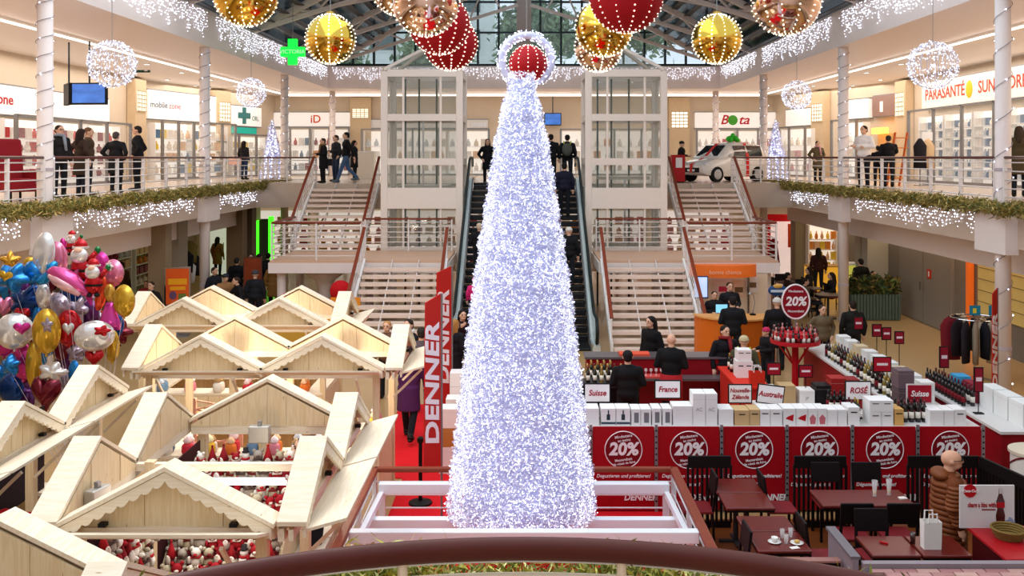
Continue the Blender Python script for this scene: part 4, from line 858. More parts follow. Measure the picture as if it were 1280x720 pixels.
# ================================================================ restaurant corner
PARQ = mat('#8a4a1e', .3, c2='#6e3816', scale=2, stretch=(12, 1, 1), var=.1, coat=.3)
solo('parquet', MB().box(2.2, 8.6, 5.5, 13.3, 0, .014), PARQ, 'orange-brown parquet floor under the restaurant tables', 'parquet')
TW = mat('#7a241a', .28, c2='#561612', scale=3, stretch=(2, 9, 2), var=.1, coat=.12)
DKW = mat('#0e0809', .55, c2='#150c0d', scale=4, var=.1)
def rtable(label, x0, x1, y0, y1, z=.75):
    t = thing('dining_table', label, 'table', ((x0+x1)/2, (y0+y1)/2, .014)); a_, b_ = (x1-x0)/2, (y1-y0)/2
    part('tabletop', MB().box(-a_, a_, -b_, b_, z-.05, z-.014), TW, t, bevel=.012)
    part('edge_band', MB().box(-a_+.01, a_-.01, -b_+.01, b_-.01, z-.075, z-.05), DKW, t)
    part('pedestal', MB().cyl((0, 0, .02), (0, 0, z-.07), .035, n=10), DARKM, t); part('foot', MB().box(-.22, .22, -.03, .03, 0, .025).box(-.03, .03, -.22, .22, 0, .025), DARKM, t)
rtable('square reddish dining table before the slatted divider, pushed against its twin', 2.46, 3.06, 12.25, 12.78); rtable('square reddish dining table, front one of the pair by the brown handrail', 2.47, 3.07, 11.7, 12.23)
rtable('long reddish dining table with two tall beer glasses', 3.67, 4.82, 11.78, 12.35)
rtable('reddish dining table with empty end, pushed against the coffee table', 2.53, 3.12, 10.98, 11.45); rtable('reddish dining table with coffee cup and dessert plates', 2.54, 3.13, 10.42, 10.96)
rtable('reddish dining table with violet reflections near the low grey wall', 3.74, 4.27, 10.3, 10.84); rtable('reddish dining table carrying a white paper bag', 4.29, 4.82, 10.3, 10.84)
def chair_proto():
    t = thing('dining_chair', 'x', 'chair', (0, 0, .014), 0, 'dark dining chairs in the restaurant')
    part('seat', MB().box(-.2, .2, -.2, .2, .43, .47), mat('#7a1a20', .6), t, bevel=.015)
    for x in (-.18, .18):
        part('leg', MB().bar((x, -.18, 0), (x, -.18, .43), .03, .03, (0, 1, 0)), DKW, t); part('leg', MB().bar((x, .2, 0), (x, .18, .43), .03, .03, (0, 1, 0)), DKW, t)
        part('back_post', MB().bar((x, .18, .43), (x, .24, .9), .03, .03, (0, 1, 0)), DKW, t)
    part('backrest', MB().obox((0, .225, .78), (.38, .03, .26), (R(-7), 0, 0)), DKW, t, bevel=.01); part('stretcher', MB().box(-.17, .17, -.19, -.17, .2, .22), DKW, t)
    return t
CH = chair_proto()
cl = [(2.24, 12.5, -PI/2, 'dark dining chair between the brown handrail and the pair of tables'), (3.32, 12.5, PI/2, 'dark dining chair between the two back tables'), (2.25, 10.7, PI/2+PI, 'dark dining chair at the coffee table beside the brown handrail'), (3.4, 10.95, PI/2, 'dark dining chair on the walkway side of the coffee table'),
      (3.95, 11.62, 0+PI, 'dark dining chair in front of the beer glasses'), (4.5, 11.62, PI, 'dark dining chair below the beer glasses beside its twin'), (4.05, 12.68, 0, 'dark dining chair behind the long table by the divider'), (4.6, 12.68, 0, 'dark dining chair with a jacket behind the long table'),
      (4.05, 10.98, 0, 'dark dining chair behind the violet reflecting table')]
for i, (x, y, rz, lab) in enumerate(cl):
    if i == 0: CH.location = (x, y, .014); CH.rotation_euler.z = rz; CH['label'] = lab
    else: copy_tree(CH, None, (x, y, .014), rz, lab)
def divider(label, x0, x1, y0, y1, h=.98):
    p, q = V(x0, y0, 0), V(x1, y1, 0); d = (q-p).normalized(); L = (q-p).length
    t = thing('slatted_divider', label, 'divider', (x0, y0, .014))
    for z0, z1 in ((.02, .1), (h-.16, h)): part('rail', MB().bar(p+V(0, 0, (z0+z1)/2), q+V(0, 0, (z0+z1)/2), .04, z1-z0), DKW, t, True)
    n = max(4, int(L/.062))
    for i in range(n+1):
        c = p.lerp(q, i/n); part('slat', MB().bar(c+V(0, 0, .08), c+V(0, 0, h-.12), .034, .03, tuple(d)), DKW, t, True)
divider('dark slatted wooden divider beside the brown handrail corner', 2.22, 2.8, 13.0, 13.0); divider('dark slatted wooden divider behind the long table', 3.66, 4.36, 13.0, 13.0); divider('dark slatted wooden divider behind the man in the padded coat', 5.2, 6.15, 13.0, 13.0)
divider('dark slatted divider running towards the red counter', 6.17, 6.6, 12.98, 10.9)
# tableware
def glassware(x, y, label):
    t = thing('beer_glass', label, 'glass', (x, y, .751))
    part('glass', MB().lathe([(.028, 0), (.026, .01), (.022, .03), (.038, .2), (.034, .2), (.02, .035)], n=14), glass('#f2f2f2', .3), t, smooth=True); part('foam', MB().lathe([(.02, .03), (.024, .06)], n=10), mat('#e9c77a', .5), t)
glassware(4.42, 12.1, 'tall empty beer glass, taller of two on the long table'); glassware(4.62, 12.15, 'tall empty beer glass beside the white napkin')
WCH = mat('#f2ece6', .25, var=.02)
for x, y, lab in ((2.78, 10.65, 'white saucer with coffee cup on the coffee table'), (3.02, 10.62, 'white dessert plate with a pastry on the coffee table')):
    t = thing('plate', lab, 'plate', (x, y, .751)); part('dish', MB().lathe([(.03, 0), (.07, .008), (.075, .014), (.03, .006)], n=20), WCH, t, smooth=True)
    if x < 2.9:
        c = part('cup', MB().lathe([(.02, .01), (.035, .03), (.038, .06), (.034, .06), (.02, .02)], n=14), WCH, t, smooth=True); part('cup_handle', MB().tube([V(.034, 0, .05), V(.055, 0, .045), V(.05, 0, .025), V(.033, 0, .022)], .005, 5), WCH, c)
    else: part('pastry', MB().ell((0, 0, .025), (.035, .028, .018), 10, 6), mat('#d2a860', .7), t)
for x, y in ((2.9, 10.62), (2.9, 10.78), (3.0, 10.8)): solo('drinking_glass', MB().lathe([(.022, .751), (.028, .85), (.024, .85), (.018, .756)], (x, y, 0), 12), glass('#f4f2f0', .3), 'small drinking glass between cup and dessert plate', 'glass', 'small glasses on the coffee table', smooth=True)
solo('napkin', MB().obox((2.96, 10.5, .754), (.1, .06, .004), (0, 0, .3)), WCH, 'folded white napkin on the coffee table', 'napkin'); solo('napkin', MB().obox((4.74, 12.02, .758), (.09, .07, .014), (0, 0, .2)), WCH, 'crumpled white napkin beside the beer glasses', 'napkin')
paper_bag(4.45, 10.5, .751, .19, .3, '#efe9e2', 'white paper bag with handles on the dining table')
solo('cola_glass', MB().lathe([(.025, .751), (.032, .87), (.03, .87), (.02, .756)], (4.3, 10.62, 0), 12), mat('#3a1410', .1, coat=.5), 'dark drink in a glass beside the white paper bag', 'glass', smooth=True)
solo('lighter', MB().obox((3.98, 10.62, .76), (.09, .02, .015), (0, 0, -.6)), RED, 'small red lighter on the dining table', 'lighter')
# low grey walls with a brick-topped ledge
LG_ = mat('#8e8288', .45, var=.05); LG2 = mat('#6f686e', .4, var=.06)
t = thing('low_partition', 'low grey partition panel beside the violet reflecting table', 'partition', (3.3, 9.9, .014)); part('panel', MB().box(3.27, 3.33, 9.55, 10.32, .014, 1.02), LG_, t, True); part('cap', MB().box(3.25, 3.35, 9.55, 10.34, 1.02, 1.05), LG2, t, True)
t = thing('low_partition', 'low black partition with a pale edge before the coffee table', 'partition', (2.9, 9.85, .014)); part('panel', MB().box(2.45, 3.24, 9.82, 9.88, .014, .88), BLACK, t, True); part('cap', MB().box(2.45, 3.24, 9.8, 9.9, .88, .9), mat('#9a6a62', .4), t, True)
led = thing('brick_ledge', 'low wall with grey cap and pinkish brick ledge at the restaurant edge', 'ledge', (4.6, 9.4, .014))
part('wall_body', MB().box(3.36, 6.6, 8.9, 9.5, .014, .92), LG2, led, True); part('cap', MB().box(3.36, 6.6, 9.5, 9.58, .9, 1.0), LG_, led, True)
for r_ in range(5):
    for i in range(14):
        x = 3.42+i*.225+(.11 if r_ % 2 else 0); y = 9.49-r_*.09
        if x < 6.4: part('brick', MB().box(x, x+.212, y-.078, y, .92, .955+.004*((i*3+r_) % 3)), mat(['#b98a84', '#a87470', '#c49a8e', '#b07a78'][(i*5+r_*3) % 4], .3), led, True)
# red counter with the drink sign, basket and papers
t = thing('service_counter', 'red topped service counter beside the man in the padded coat', 'counter', (5.5, 10.25, .014))
part('counter_top', MB().box(4.9, 6.3, 9.75, 10.65, .9, .94), mat('#a8141c', .4), t, True, bevel=.01); part('front', MB().box(4.95, 6.25, 9.8, 10.6, .014, .9), mat('#4a0c12', .4), t, True)
t = thing('drink_sign', 'white board sign with a cola bottle and red round logo on the red counter', 'sign', (5.1, 10.58, .941))
part('board', MB().box(-.3, .3, -.01, .01, 0, .47), mat('#dcd6d4', .5, var=.02), t)
part('logo_disc', MB().prism([(-.19+.072*math.cos(2*PI*i/28), .41+.072*math.sin(2*PI*i/28)) for i in range(28)], 'y', -.016, -.01), mat('#b5121c', .4), t); text('Coca-Cola', .04, (-.19, -.018, .41), t, WTX, off=.01, shear=.3)
text('share a kiss with', .075, (-.06, -.013, .255), t, mat('#b0202c', .5), off=.01, sx=.62); part('small_print', MB().box(-.06, .09, -.013, -.01, .195, .21), mat('#8a3038', .5), t)
b = part('bottle_print', MB().prism([(.1, .06), (.19, .06), (.195, .14), (.178, .22), (.192, .29), (.165, .37), (.16, .44), (.13, .44), (.125, .37), (.098, .29), (.112, .22), (.095, .14)], 'y', -.014, -.01), mat('#4a1414', .3, coat=.4), t)
part('bottle_label', MB().box(.1, .19, -.017, -.014, .225, .285), mat('#b5121c', .4), b); part('neck_print', MB().box(.131, .159, -.017, -.014, .38, .44), mat('#cfc6c0', .4), b)
for k in range(3): part('ice_print', MB().obox((.22+.03*k, -.012, .07+.03*(k % 2)), (.04, .006, .04), (0, .4*k, 0)), mat('#8fa0b8', .3), t)
t = thing('wicker_basket', 'shallow round wicker basket in front of the drink sign', 'basket', (5.2, 10.3, .941))
for k in range(5): part('wicker_coil', MB().tube([V((.125+.012*k)*math.cos(2*PI*i/28), (.125+.012*k)*math.sin(2*PI*i/28), .012+.022*k) for i in range(28)], .013, 6, True), mat('#7d6330', .7, var=.2, scale=40), t)
part('basket_floor', MB().lathe([(.12, .002), (.12, .01)], n=24), mat('#6b5228', .8), t)
for i in range(4): solo('newspaper', MB().obox((5.42+.08*i, 10.05-.05*i, .946+.006*i), (.3, .2, .005), (0, 0, .5+.25*i)), mat(['#c9ccd0', '#b9c2cc', '#d8d4cc', '#d2d6da'][i], .6, c2='#8fa0b0', scale=25), ['lowest newspaper of the pile on the red counter', 'second newspaper of the pile beside the basket', 'third newspaper of the pile on the red counter', 'topmost newspaper of the pile on the red counter'][i], 'newspaper', 'newspapers on the red counter')
t = thing('winter_wreath', 'brown dried wreath decoration at the end of the red counter', 'wreath', (6.0, 10.5, .941))
link('twigs', needle_mesh('twigs', needles(np.array([(.12*math.cos(i), 0, .16+.12*math.sin(i)) for i in range(24)]), .05, .012, 500, (.03, .03, .03)), [mat('#6b4a2a', .8), mat('#8a6a3a', .8), mat('#3d2a1c', .8)]), t)['kind'] = 'stuff'
# ================================================================ shops on the upper floor
def on_wall(px):
    """point on the upper shop wall seen at image column px, with the wall direction"""
    k = (px-CX)/F
    for p, q in zip(UW, UW[1:]):
        # solve p+(q-p)t = (k*D, D)
        ax, ay = q[0]-p[0], q[1]-p[1]; den = ax-k*ay
        if abs(den) < 1e-6: continue
        t = (k*p[1]-p[0])/den
        if -1e-4 <= t <= 1.0001 and p[1]+ay*t > 5: return V(p[0]+ax*t, p[1]+ay*t, 0), V(ax, ay, 0).normalized()
SHOPW = mat('#f6f2ee', .4, emit=.35, var=.02, samp=False)
def shop_sign(label, x0, x1, y0, y1, texts, c=None, bulge=.25, group=None):
    """lit fascia sign between two image columns, on the wall; texts = (string, fraction along, size px, colour, dz fraction)"""
    a_, d = on_wall(x0); b_, d2 = on_wall(x1); d = (b_-a_).normalized(); nr = V(d.y, -d.x, 0)
    D = a_.y; z1, z0 = PZ(y0, D), PZ(y1, D); L = (b_-a_).length
    t = thing('shop_sign', label, 'sign', (a_+b_)*.5+nr*.02+V(0, 0, z0), math.atan2(d.y, d.x), group)
    m = c or SHOPW
    part('sign_box', MB().box(-L/2, L/2, -bulge, 0, 0, z1-z0), m, t); part('sign_rim', MB().box(-L/2-.03, L/2+.03, -bulge+.03, 0, -.05, 0).box(-L/2-.03, L/2+.03, -bulge+.03, 0, z1-z0, z1-z0+.05), GREY, t)
    for s_, f_, hp, col, dz, *sx_ in texts: text(s_, hp*D/F*1.25, (-L/2+L*f_, -bulge-.006, (z1-z0)*dz), t, mat(col, .5, var=.02), off=.015, sx=sx_[0] if sx_ else 1, shear=sx_[1] if len(sx_) > 1 else 0)
    return t, L, z1-z0, d, nr
shop_sign('white phone shop sign with red letters ending at the televisions', -110, 128, 92, 134, [('mobilezone', .27, 17, '#c32230', .5, 1.35)])
shop_sign('long white phone shop sign with grey and pink letters', 178, 272, 112, 148, [('mobile', .13, 9, '#7d8a96', .5, 1.2), ('zone', .33, 9, '#d79aa2', .5, 1.2)])
t, L, h_, d, nr = shop_sign('white pharmacy sign with a dark green cross', 276, 321, 131, 156, [('ORL', .82, 7, '#7fa39c', .4)])
part('cross', MB().box(-.16, .16, -.27, -.25, h_*.1, h_*.95).box(-.55, .55, -.272, -.25, h_*.38, h_*.68), mat('#3f7f80', .5), t); t.children[-1].location = (.0, 0, 0)
solo_t = shop_sign('turquoise band below the pharmacy sign', 277, 316, 158, 166, [], mat('#25b7a5', .5, emit=.2, samp=False), .2)
t, L, h_, d, nr = shop_sign('white photo shop sign with an orange circle mark', 344, 440, 141, 158, [('iD', .54, 11, '#e2592a', .5)])
shop_sign('pale grey shop sign with blue letters behind the glass lift', 456, 610, 150, 160, [('M', .04, 7, '#7a86a6', .5), ('mote', .93, 7, '#eef2ff', .5)], mat('#d6d0ca', .5, emit=.15, samp=False))
t, L, h_, d, nr = shop_sign('white flower shop sign with red italic letters and a green leaf', 868, 968, 141, 160, [('B', .36, 13, '#c8202e', .5, 1, .3), ('ta', .605, 13, '#c8202e', .5, 1.1, .3)])
part('leaf_mark', MB().ell((-L*.03, -.26, h_*.5), (.26, .015, h_*.33), 12, 8), mat('#4fae3c', .5), t)
shop_sign('white lit sign of the corner shop behind the woman in the parka', 988, 1027, 138, 158, []); shop_sign('white lit sign above the guard in the white shirt', 1062, 1092, 126, 149, [])
shop_sign('brown shop sign with a small white plate above the orange lit doorway', 1096, 1132, 121, 146, [], mat('#9a7a70', .4, metal=.2), .2)
shop_sign('small white plate on the brown shop sign', 1107, 1127, 127, 140, [], None, .26)
t, L, h_, d, nr = shop_sign('long cream cosmetics shop sign with red capitals and a yellow oval', 1161, 1330, 105, 136, [('PARASANTÉ', .21, 15, '#d2503f', .5, 1.05), ('SUN STORE', .665, 15, '#d2503f', .5, 1.05)], mat('#f3ead8', .5, emit=.3, samp=False))
part('yellow_oval', MB().ell((-L*.075, -.26, h_*.5), (.26, .02, h_*.32), 14, 8), mat('#efc81e', .5), t)
# shop windows: glass with posts, lit shelves and goods behind
SHELF = mat('#f8f2ea', .5, emit=.5, var=.02, samp=False)
GC = ['#c23a3a', '#e6d9c8', '#d98a3a', '#f0e6dc', '#8a2a3a', '#e8c84a', '#cfd6dc', '#5a7a9a', '#d8a0a8', '#f4f0ea', '#a8b86a', '#e2b890']
GBOX = [MB().box(-.12, .12, -.06, .06, 0, .26).mesh('packaged_good', mat(c, .5, var=.1)) for c in GC]
GB2 = [MB().lathe([(.06, 0), (.09, .06), (.07, .16), (.03, .2), (.03, .26)], n=8).mesh('packaged_good', mat(c, .5, var=.1)) for c in GC]
CN = ['red', 'cream', 'orange', 'ivory', 'wine red', 'yellow', 'pale grey', 'blue', 'pink', 'white', 'green', 'tan']
def shelf_unit(label, where, c, d, L, z0, h, rows, cols, dep=.35, palette=range(12), lit=True, good='packaged_good'):
    """shelving with goods; c = centre on floor, d = direction along, front faces the right-hand normal"""
    rz = math.atan2(d.y, d.x); t = thing('shop_shelf', label, 'shelf', (c.x, c.y, z0), rz)
    part('back_panel', MB().box(-L/2, L/2, dep/2-.03, dep/2, 0, h), SHELF if lit else BEIGE, t)
    for s_ in (-1, 1): part('side_panel', MB().box(s_*L/2-.03, s_*L/2+.03, -dep/2, dep/2, 0, h), PAINT, t)
    pl = list(palette)
    for r_ in range(rows):
        z = .25+(h-.4)*r_/rows; part('shelf_board', MB().box(-L/2+.03, L/2-.03, -dep/2, dep/2-.03, z-.03, z), PAINT, t)
        for k in range(cols):
            g = pl[(k*5+r_*7+k//3) % len(pl)]; x = -L/2+L*(k+.5)/cols; M = Matrix.Rotation(rz, 3, 'Z')@V(x, -.05, 0)
            o = link(good, (GBOX if (r_+k//4) % 2 else GB2)[g], None, (c.x+M.x, c.y+M.y, z0+z+.002), (0, 0, rz)); s_ = min(L/cols/.26, 1.6)*.9; o.scale = (s_, 1.2, min((h-.4)/rows/.3, 1.7)*.85)
            tag(o, f'{CN[g]} packaged item on the {where} shelves', 'goods', f'goods on the {where} shelves')
def shopfront(label, where, x0, x1, y0, posts, depth=.0, shelves=None, rows=5, cols=8, palette=range(12), good='packaged_good'):
    """glass front from image columns x0..x1 below image row y0"""
    a_, _ = on_wall(x0); b_, _ = on_wall(x1); d = (b_-a_).normalized(); nr = V(d.y, -d.x, 0); L = (b_-a_).length; top = PZ(y0, a_.y)-TOPZ
    c = (a_+b_)*.5+nr*.95
    t = thing('shop_window', label, 'shop window', (c.x, c.y, TOPZ), math.atan2(d.y, d.x))
    for i in range(posts+1): x = -L/2+L*i/posts; part('post', MB().box(x-.05, x+.05, -.05, .05, 0, top), GREY, t)
    for i in range(posts):
        x = -L/2+L*i/posts; part('pane', MB().box(x+.06, x+L/posts-.06, -.01, .01, .08, top-.05), glass('#f0f4f0', .1), t)
    part('head_rail', MB().box(-L/2, L/2, -.05, .05, top-.05, top+.02), GREY, t); part('sill', MB().box(-L/2, L/2, -.05, .05, 0, .08), GREY, t)
    n = shelves or max(1, round(L/2.4))
    for i in range(n):
        q = c-nr*.55+d*(-L/2+L*(i+.5)/n); shelf_unit(f'{"lit "}shop shelf unit behind the {where} glass' if n == 1 else f'lit shelf unit {["beside the entrance", "in the middle", "towards the far end", "at the very end", "at the end"][i % 5]} of the {where}', where, q, d, L/n-.12, TOPZ, min(2.5, top-.1), rows, cols, palette=palette, good=good)
    return t
shopfront('glass front of the phone shop with red lettering', 'red-lettered phone shop', -20, 132, 143, 4, rows=4, cols=6, palette=(0, 1, 3, 4, 8, 9, 11), good='phone_accessory')
shopfront('glass front of the long phone shop with yellow goods', 'long phone shop', 178, 272, 150, 5, rows=4, cols=6, palette=(1, 3, 5, 7, 9, 11), good='phone_accessory')
shopfront('glass front of the pharmacy', 'pharmacy', 277, 320, 168, 2, rows=4, cols=6, palette=(1, 5, 9, 10, 11), good='medicine_box')
shopfront('glass front of the photo shop', 'photo shop', 344, 440, 160, 4, rows=3, cols=6, palette=(0, 2, 4, 6, 7, 9), good='camera_box')
shopfront('glass front of the shop behind the left glass lift', 'shop behind the lift', 456, 612, 162, 5, rows=3, cols=5, palette=(1, 3, 9, 11, 6), good='gift_box')
shopfront('glass front of the hall shop behind the right glass lift', 'hall shop', 700, 832, 162, 4, rows=3, cols=5, palette=(1, 3, 9, 11, 6, 2), good='gift_box')
shopfront('glass front of the flower shop', 'flower shop', 868, 968, 162, 4, rows=3, cols=6, palette=(0, 4, 8, 10, 9), good='flower_vase')
shopfront('glass front of the corner shop behind the parka woman', 'corner shop', 988, 1028, 160, 2, rows=3, cols=5, palette=(1, 8, 9, 3)); shopfront('glass front behind the guard in the white shirt', 'jewellery shop', 1062, 1094, 151, 2, rows=3, cols=4, palette=(1, 9, 6))
shopfront('glass front of the cosmetics shop', 'cosmetics shop', 1166, 1330, 139, 4, rows=6, cols=9, palette=(9, 5, 7, 6, 9, 3, 10), good='cosmetic_bottle')
# orange lit doorway
a_, d = on_wall(1115); t = thing('lit_doorway', 'orange lit doorway lamp under the brown shop sign', 'lamp', (a_.x-.5, a_.y-.2, TOPZ))
part('lamp_box', MB().box(-.25, .05, -.6, .6, 1.95, 2.2), mat('#ffb347', .4, emit=3, samp=False), t); part('door_panel', MB().box(.1, .2, -.8, .8, 0, 1.95), mat('#e0b070', .5), t)
# grille lamps on the pillars between shops
for x, y0, y1, lab in ((165, 114, 139, 'televisions'), (1136, 116, 145, 'brown shop sign'), (1030, 130, 152, 'corner shop'), (272, 128, 152, 'pharmacy'), (848, 140, 160, 'flower shop'), (452, 136, 148, 'photo shop')):
    q, d = on_wall(x); nr = V(d.y, -d.x, 0); D = q.y
    t = thing('wall_grille_lamp', f'lit square grille lamp on the beige pillar beside the {lab}', 'lamp', q+nr*.02+V(0, 0, TOPZ), math.atan2(d.y, d.x))
    part('pillar', MB().box(-.55, .55, -.35, 0, 0, 4.1), mat('#d8bf9c', .6), t)
    z0, z1 = PZ(y1, D)-TOPZ, PZ(y0, D)-TOPZ; part('diffuser', MB().box(-.42, .42, -.38, -.35, z0, z1), mat('#fff3d8', .5, emit=1.2, samp=False), t)
    for k in range(6): part('grille_bar', MB().box(-.43, .43, -.41, -.38, z0+(z1-z0)*k/5-.02, z0+(z1-z0)*k/5+.02), mat('#b79f80', .5), t)
    for k in range(5): part('grille_bar', MB().box(-.43+.86*k/4-.015, -.43+.86*k/4+.015, -.4, -.38, z0, z1), mat('#b79f80', .5), t)
# ceiling downlights in the galleries
DLM = mat('#fff6e8', .4, emit=8, samp=False)
for s in (-1, 1):
    for i in range(9):
        for x in (13.2, 15.0):
            t = thing('downlight', 'round recessed ceiling downlight above the '+['phone shop', 'cosmetics shop'][s > 0]+' gallery', 'lamp', (s*x, 20+3.4*i, 8.3), group=f'downlights in the {["phone", "cosmetics"][s > 0]} side ceiling')
            part('glow', MB().lathe([(.09, -.012), (.09, -.004)], n=12), DLM, t); part('trim_ring', MB().tube([V(.105*math.cos(2*PI*k/14), .105*math.sin(2*PI*k/14), -.01) for k in range(14)], .014, 5, True), CHROME, t)
# televisions and exit sign
SCR = mat('#123c9a', .3, emit=.7, c2='#4a86e0', scale=1.6, stretch=(1, 1, 3), samp=False, var=.3)
def tv(label, x, y, z, w_, h, rz, back=False, wire=1.6):
    t = thing('television', label, 'television', (x, y, z), rz)
    part('casing', MB().box(-w_/2, w_/2, 0, .12, -h/2, h/2), BLACK, t, bevel=.02)
    if not back: part('screen', MB().box(-w_/2+.04, w_/2-.04, -.006, 0, -h/2+.05, h/2-.04), SCR, t)
    part('ceiling_pole', MB().cyl((0, .08, h/2), (0, .08, 8.3-z), .025, n=8), DARKM, t)
D = 27; tv('hanging television with a blue screen before the phone shop', PX(110, D), D, PZ(117, D), 1.06, .62, R(-4)); tv('hanging television turned sideways beside the blue screen', PX(76, D), D+.3, PZ(117, D), .8, .62, R(-55), True)
D = 50.3; tv('hanging television with a blue screen behind the tinsel tree', PX(691, D), D, PZ(149, D), .9, .66, 0)
D = 36; t = thing('exit_sign', 'dark green hanging exit sign with white arrow and figure', 'sign', (PX(177, D), D, PZ(85, D)))
part('plate', MB().box(-.32, .32, -.02, .02, -.17, .17), mat('#0f4a3c', .5), t); part('arrow', MB().prism([(-.25, 0), (-.13, .08), (-.13, .03), (-.03, .03), (-.03, -.03), (-.13, -.03), (-.13, -.08)], 'y', -.025, -.02), WTX, t)
part('figure', MB().prism([(.1, -.12), (.16, -.02), (.13, .07), (.2, .1), (.25, .02), (.2, -.05), (.24, -.12)], 'y', -.025, -.02), WTX, t); part('hanger', MB().cyl((0, 0, .17), (0, 0, 8.3-t.location.z), .012, n=6), GREY, t)
D = 36; t = thing('exit_lamp', 'small bright green emergency lamp beside the exit sign', 'lamp', (PX(193, D), D, PZ(80, D))); part('lamp', MB().box(-.09, .09, -.05, .05, -.13, .13), mat('#1fd03a', .4, emit=1.5, samp=False), t, bevel=.02); part('hanger', MB().cyl((0, 0, .13), (0, 0, 8.3-t.location.z), .012, n=6), GREY, t)
# hanging green pharmacy cross
D = 33; t = thing('pharmacy_cross', 'glowing green pharmacy cross hanging before the upper fascia', 'sign', (PX(366, D), D, PZ(65, D)))
GN = mat('#12e63c', .4, emit=1.6, samp=False); k = D/F
part('cross_body', MB().box(-5.5*k, 5.5*k, -.08, .08, -16*k, 16*k).box(-15*k, 15*k, -.078, .078, -6*k, 6*k), GN, t); text('VICTORIA', 7*k, (0, -.085, 0), t, mat('#baf7c0', .5, emit=.6, samp=False)); part('hanger', MB().cyl((0, 0, 16*k), (0, 0, 10.6-t.location.z), .012, n=6), GREY, t)
# lit cone trees on the gallery
for s in (-1, 1):
    x, y = s*8.75, 36.0 if s > 0 else 36.0
    px_ = 970 if s > 0 else 340; D = 35.5; x = PX(px_, D)
    t = thing('light_cone_tree', ['white lit cone tree beside the photo shop column', 'white lit cone tree beside the small car'][s > 0], 'christmas tree', (x, 40.3 if False else D, TOPZ))
    hgt = (227-150)*D/F; rb = 13*D/F
    D2 = 40.5; t.location = (PX(px_, D2), D2, TOPZ); hgt = PZ(150, D2)-TOPZ; rb = 13.5*D2/F
    part('frame', MB().lathe([(rb*.8, .02), (rb*.05, hgt*.97)], n=16), mat('#b9bce0', .6), t)
    z = rng.random(700); z = 1-np.sqrt(z); an = rng.random(700)*2*PI; r_ = rb*(1-z)*(.9+.15*rng.random(700))
    bp = np.stack([r_*np.cos(an), r_*np.sin(an), z*hgt+.03], 1)
    link('bulbs', bulbs_mesh('bulbs', bp, .026, LED), t)['kind'] = 'stuff'
    link('tinsel', needle_mesh('tinsel', needles(bp, .09, .02, 4000, (.04,)*3), [TA, TB]), t)['kind'] = 'stuff'
# ================================================================ hanging ornaments
GOLD = mat('#d9a531', .12, metal=1, var=.05, c2='#e8c35a', scale=2); VELV = mat('#9c0a14', .7, var=.08); COPP = mat('#e2b79c', .1, metal=1, var=.04, c2='#f0d8c8', scale=2)
def bauble(label, px, py, rp, D, m, nm, bulb=LEDW, top=13.0):
    r = rp*D/F; c = V(PX(px, D), D, PZ(py, D))
    t = thing('hanging_bauble', label, 'ornament', c-V(0, 0, r))
    part('ball', MB().ell(c, r, 28, 18), m, t, True, smooth=True)
    part('cap', MB().lathe([(r*.16, -.02), (r*.16, r*.12), (r*.06, r*.16)], c+V(0, 0, r*.98), 12), mat('#c9a24a', .3, metal=1), t, True)
    part('hanging_wire', MB().cyl(c+V(0, 0, r), V(c.x, c.y, top), .01, n=5), GREY, t, True)
    bp = [tuple(c+V(math.sin(p_)*math.cos(q_), math.sin(p_)*math.sin(q_), math.cos(p_))*(r+.008)) for q_ in [.13+2*PI*i/12 for i in range(12)] for p_ in [.2+(PI-.4)*k/17 for k in range(18)]]
    link('bulbs', bulbs_mesh('bulbs', bp, .017*D/20, bulb, t.location), t)['kind'] = 'stuff'
for a_ in (('mirror gold bauble above the lit sphere, partly above the fascia', 307, -7, 40, 17, GOLD), ('mirror gold bauble beside the green pharmacy cross', 413, 49, 31, 22, GOLD), ('clear copper bauble in front of the red velvet baubles', 532, 3, 42, 16, COPP),
           ('red velvet bauble half behind the copper bauble', 549, 30, 38, 18.3, VELV), ('lower red velvet bauble at the peak of the glass lift', 563, 54, 34, 20.5, VELV), ('mirror gold bauble tucked behind the big red bauble', 755, 35, 36, 18.6, GOLD),
           ('big red velvet bauble in front of a gold bauble', 783, -6, 47, 16, VELV), ('copper bauble behind the gold bauble near the glass lift', 748, 60, 30, 21, COPP), ('mirror gold bauble above the small car side of the hall', 896, 49, 31, 22, GOLD),
           ('clear copper bauble before the icicle lights and dark louvres', 983, 1, 43, 17, COPP), ('upper copper bauble beside the clear copper bauble', 500, -16, 36, 17.8, COPP)): bauble(*a_, 'x')
def light_sphere(label, px, py, rp, s):
    D = 9.25*F/abs(px-CX); r = rp*D/F; c = V(PX(px, D), D, PZ(py, D))
    t = thing('light_sphere', label, 'ornament', c-V(0, 0, r))
    for k in range(9):
        a_ = PI*k/9; part('wire_hoop', MB().tube([c+V(math.cos(q)*math.cos(a_), math.cos(q)*math.sin(a_), math.sin(q))*r*.97 for q in [2*PI*i/28 for i in range(28)]], .008, 4, True), mat('#cfd0de', .5), t, True)
    part('hanging_wire', MB().cyl(c+V(0, 0, r), V(c.x, c.y, 9.9), .008, n=5), GREY, t, True)
    p = rng.normal(0, 1, (520, 3)); p /= np.linalg.norm(p, axis=1)[:, None]; p = p*r*(.92+.12*rng.random((520, 1)))+np.array(c)
    link('bulbs', bulbs_mesh('bulbs', p, .0125, LED, t.location), t)['kind'] = 'stuff'
    link('twigs', needle_mesh('twigs', needles(p, .035, .004, 1300, (.02,)*3), [TA, TB], t.location), t)['kind'] = 'stuff'
light_sphere('big sphere of white lights hanging before the televisions', 140, 80, 29, -1); light_sphere('smaller sphere of white lights hanging before the pharmacy', 314, 116, 18, -1)
light_sphere('big sphere of white lights hanging before the cosmetics shop', 1166, 82, 30, 1); light_sphere('smaller sphere of white lights hanging before the corner shop', 996, 119, 18, 1)
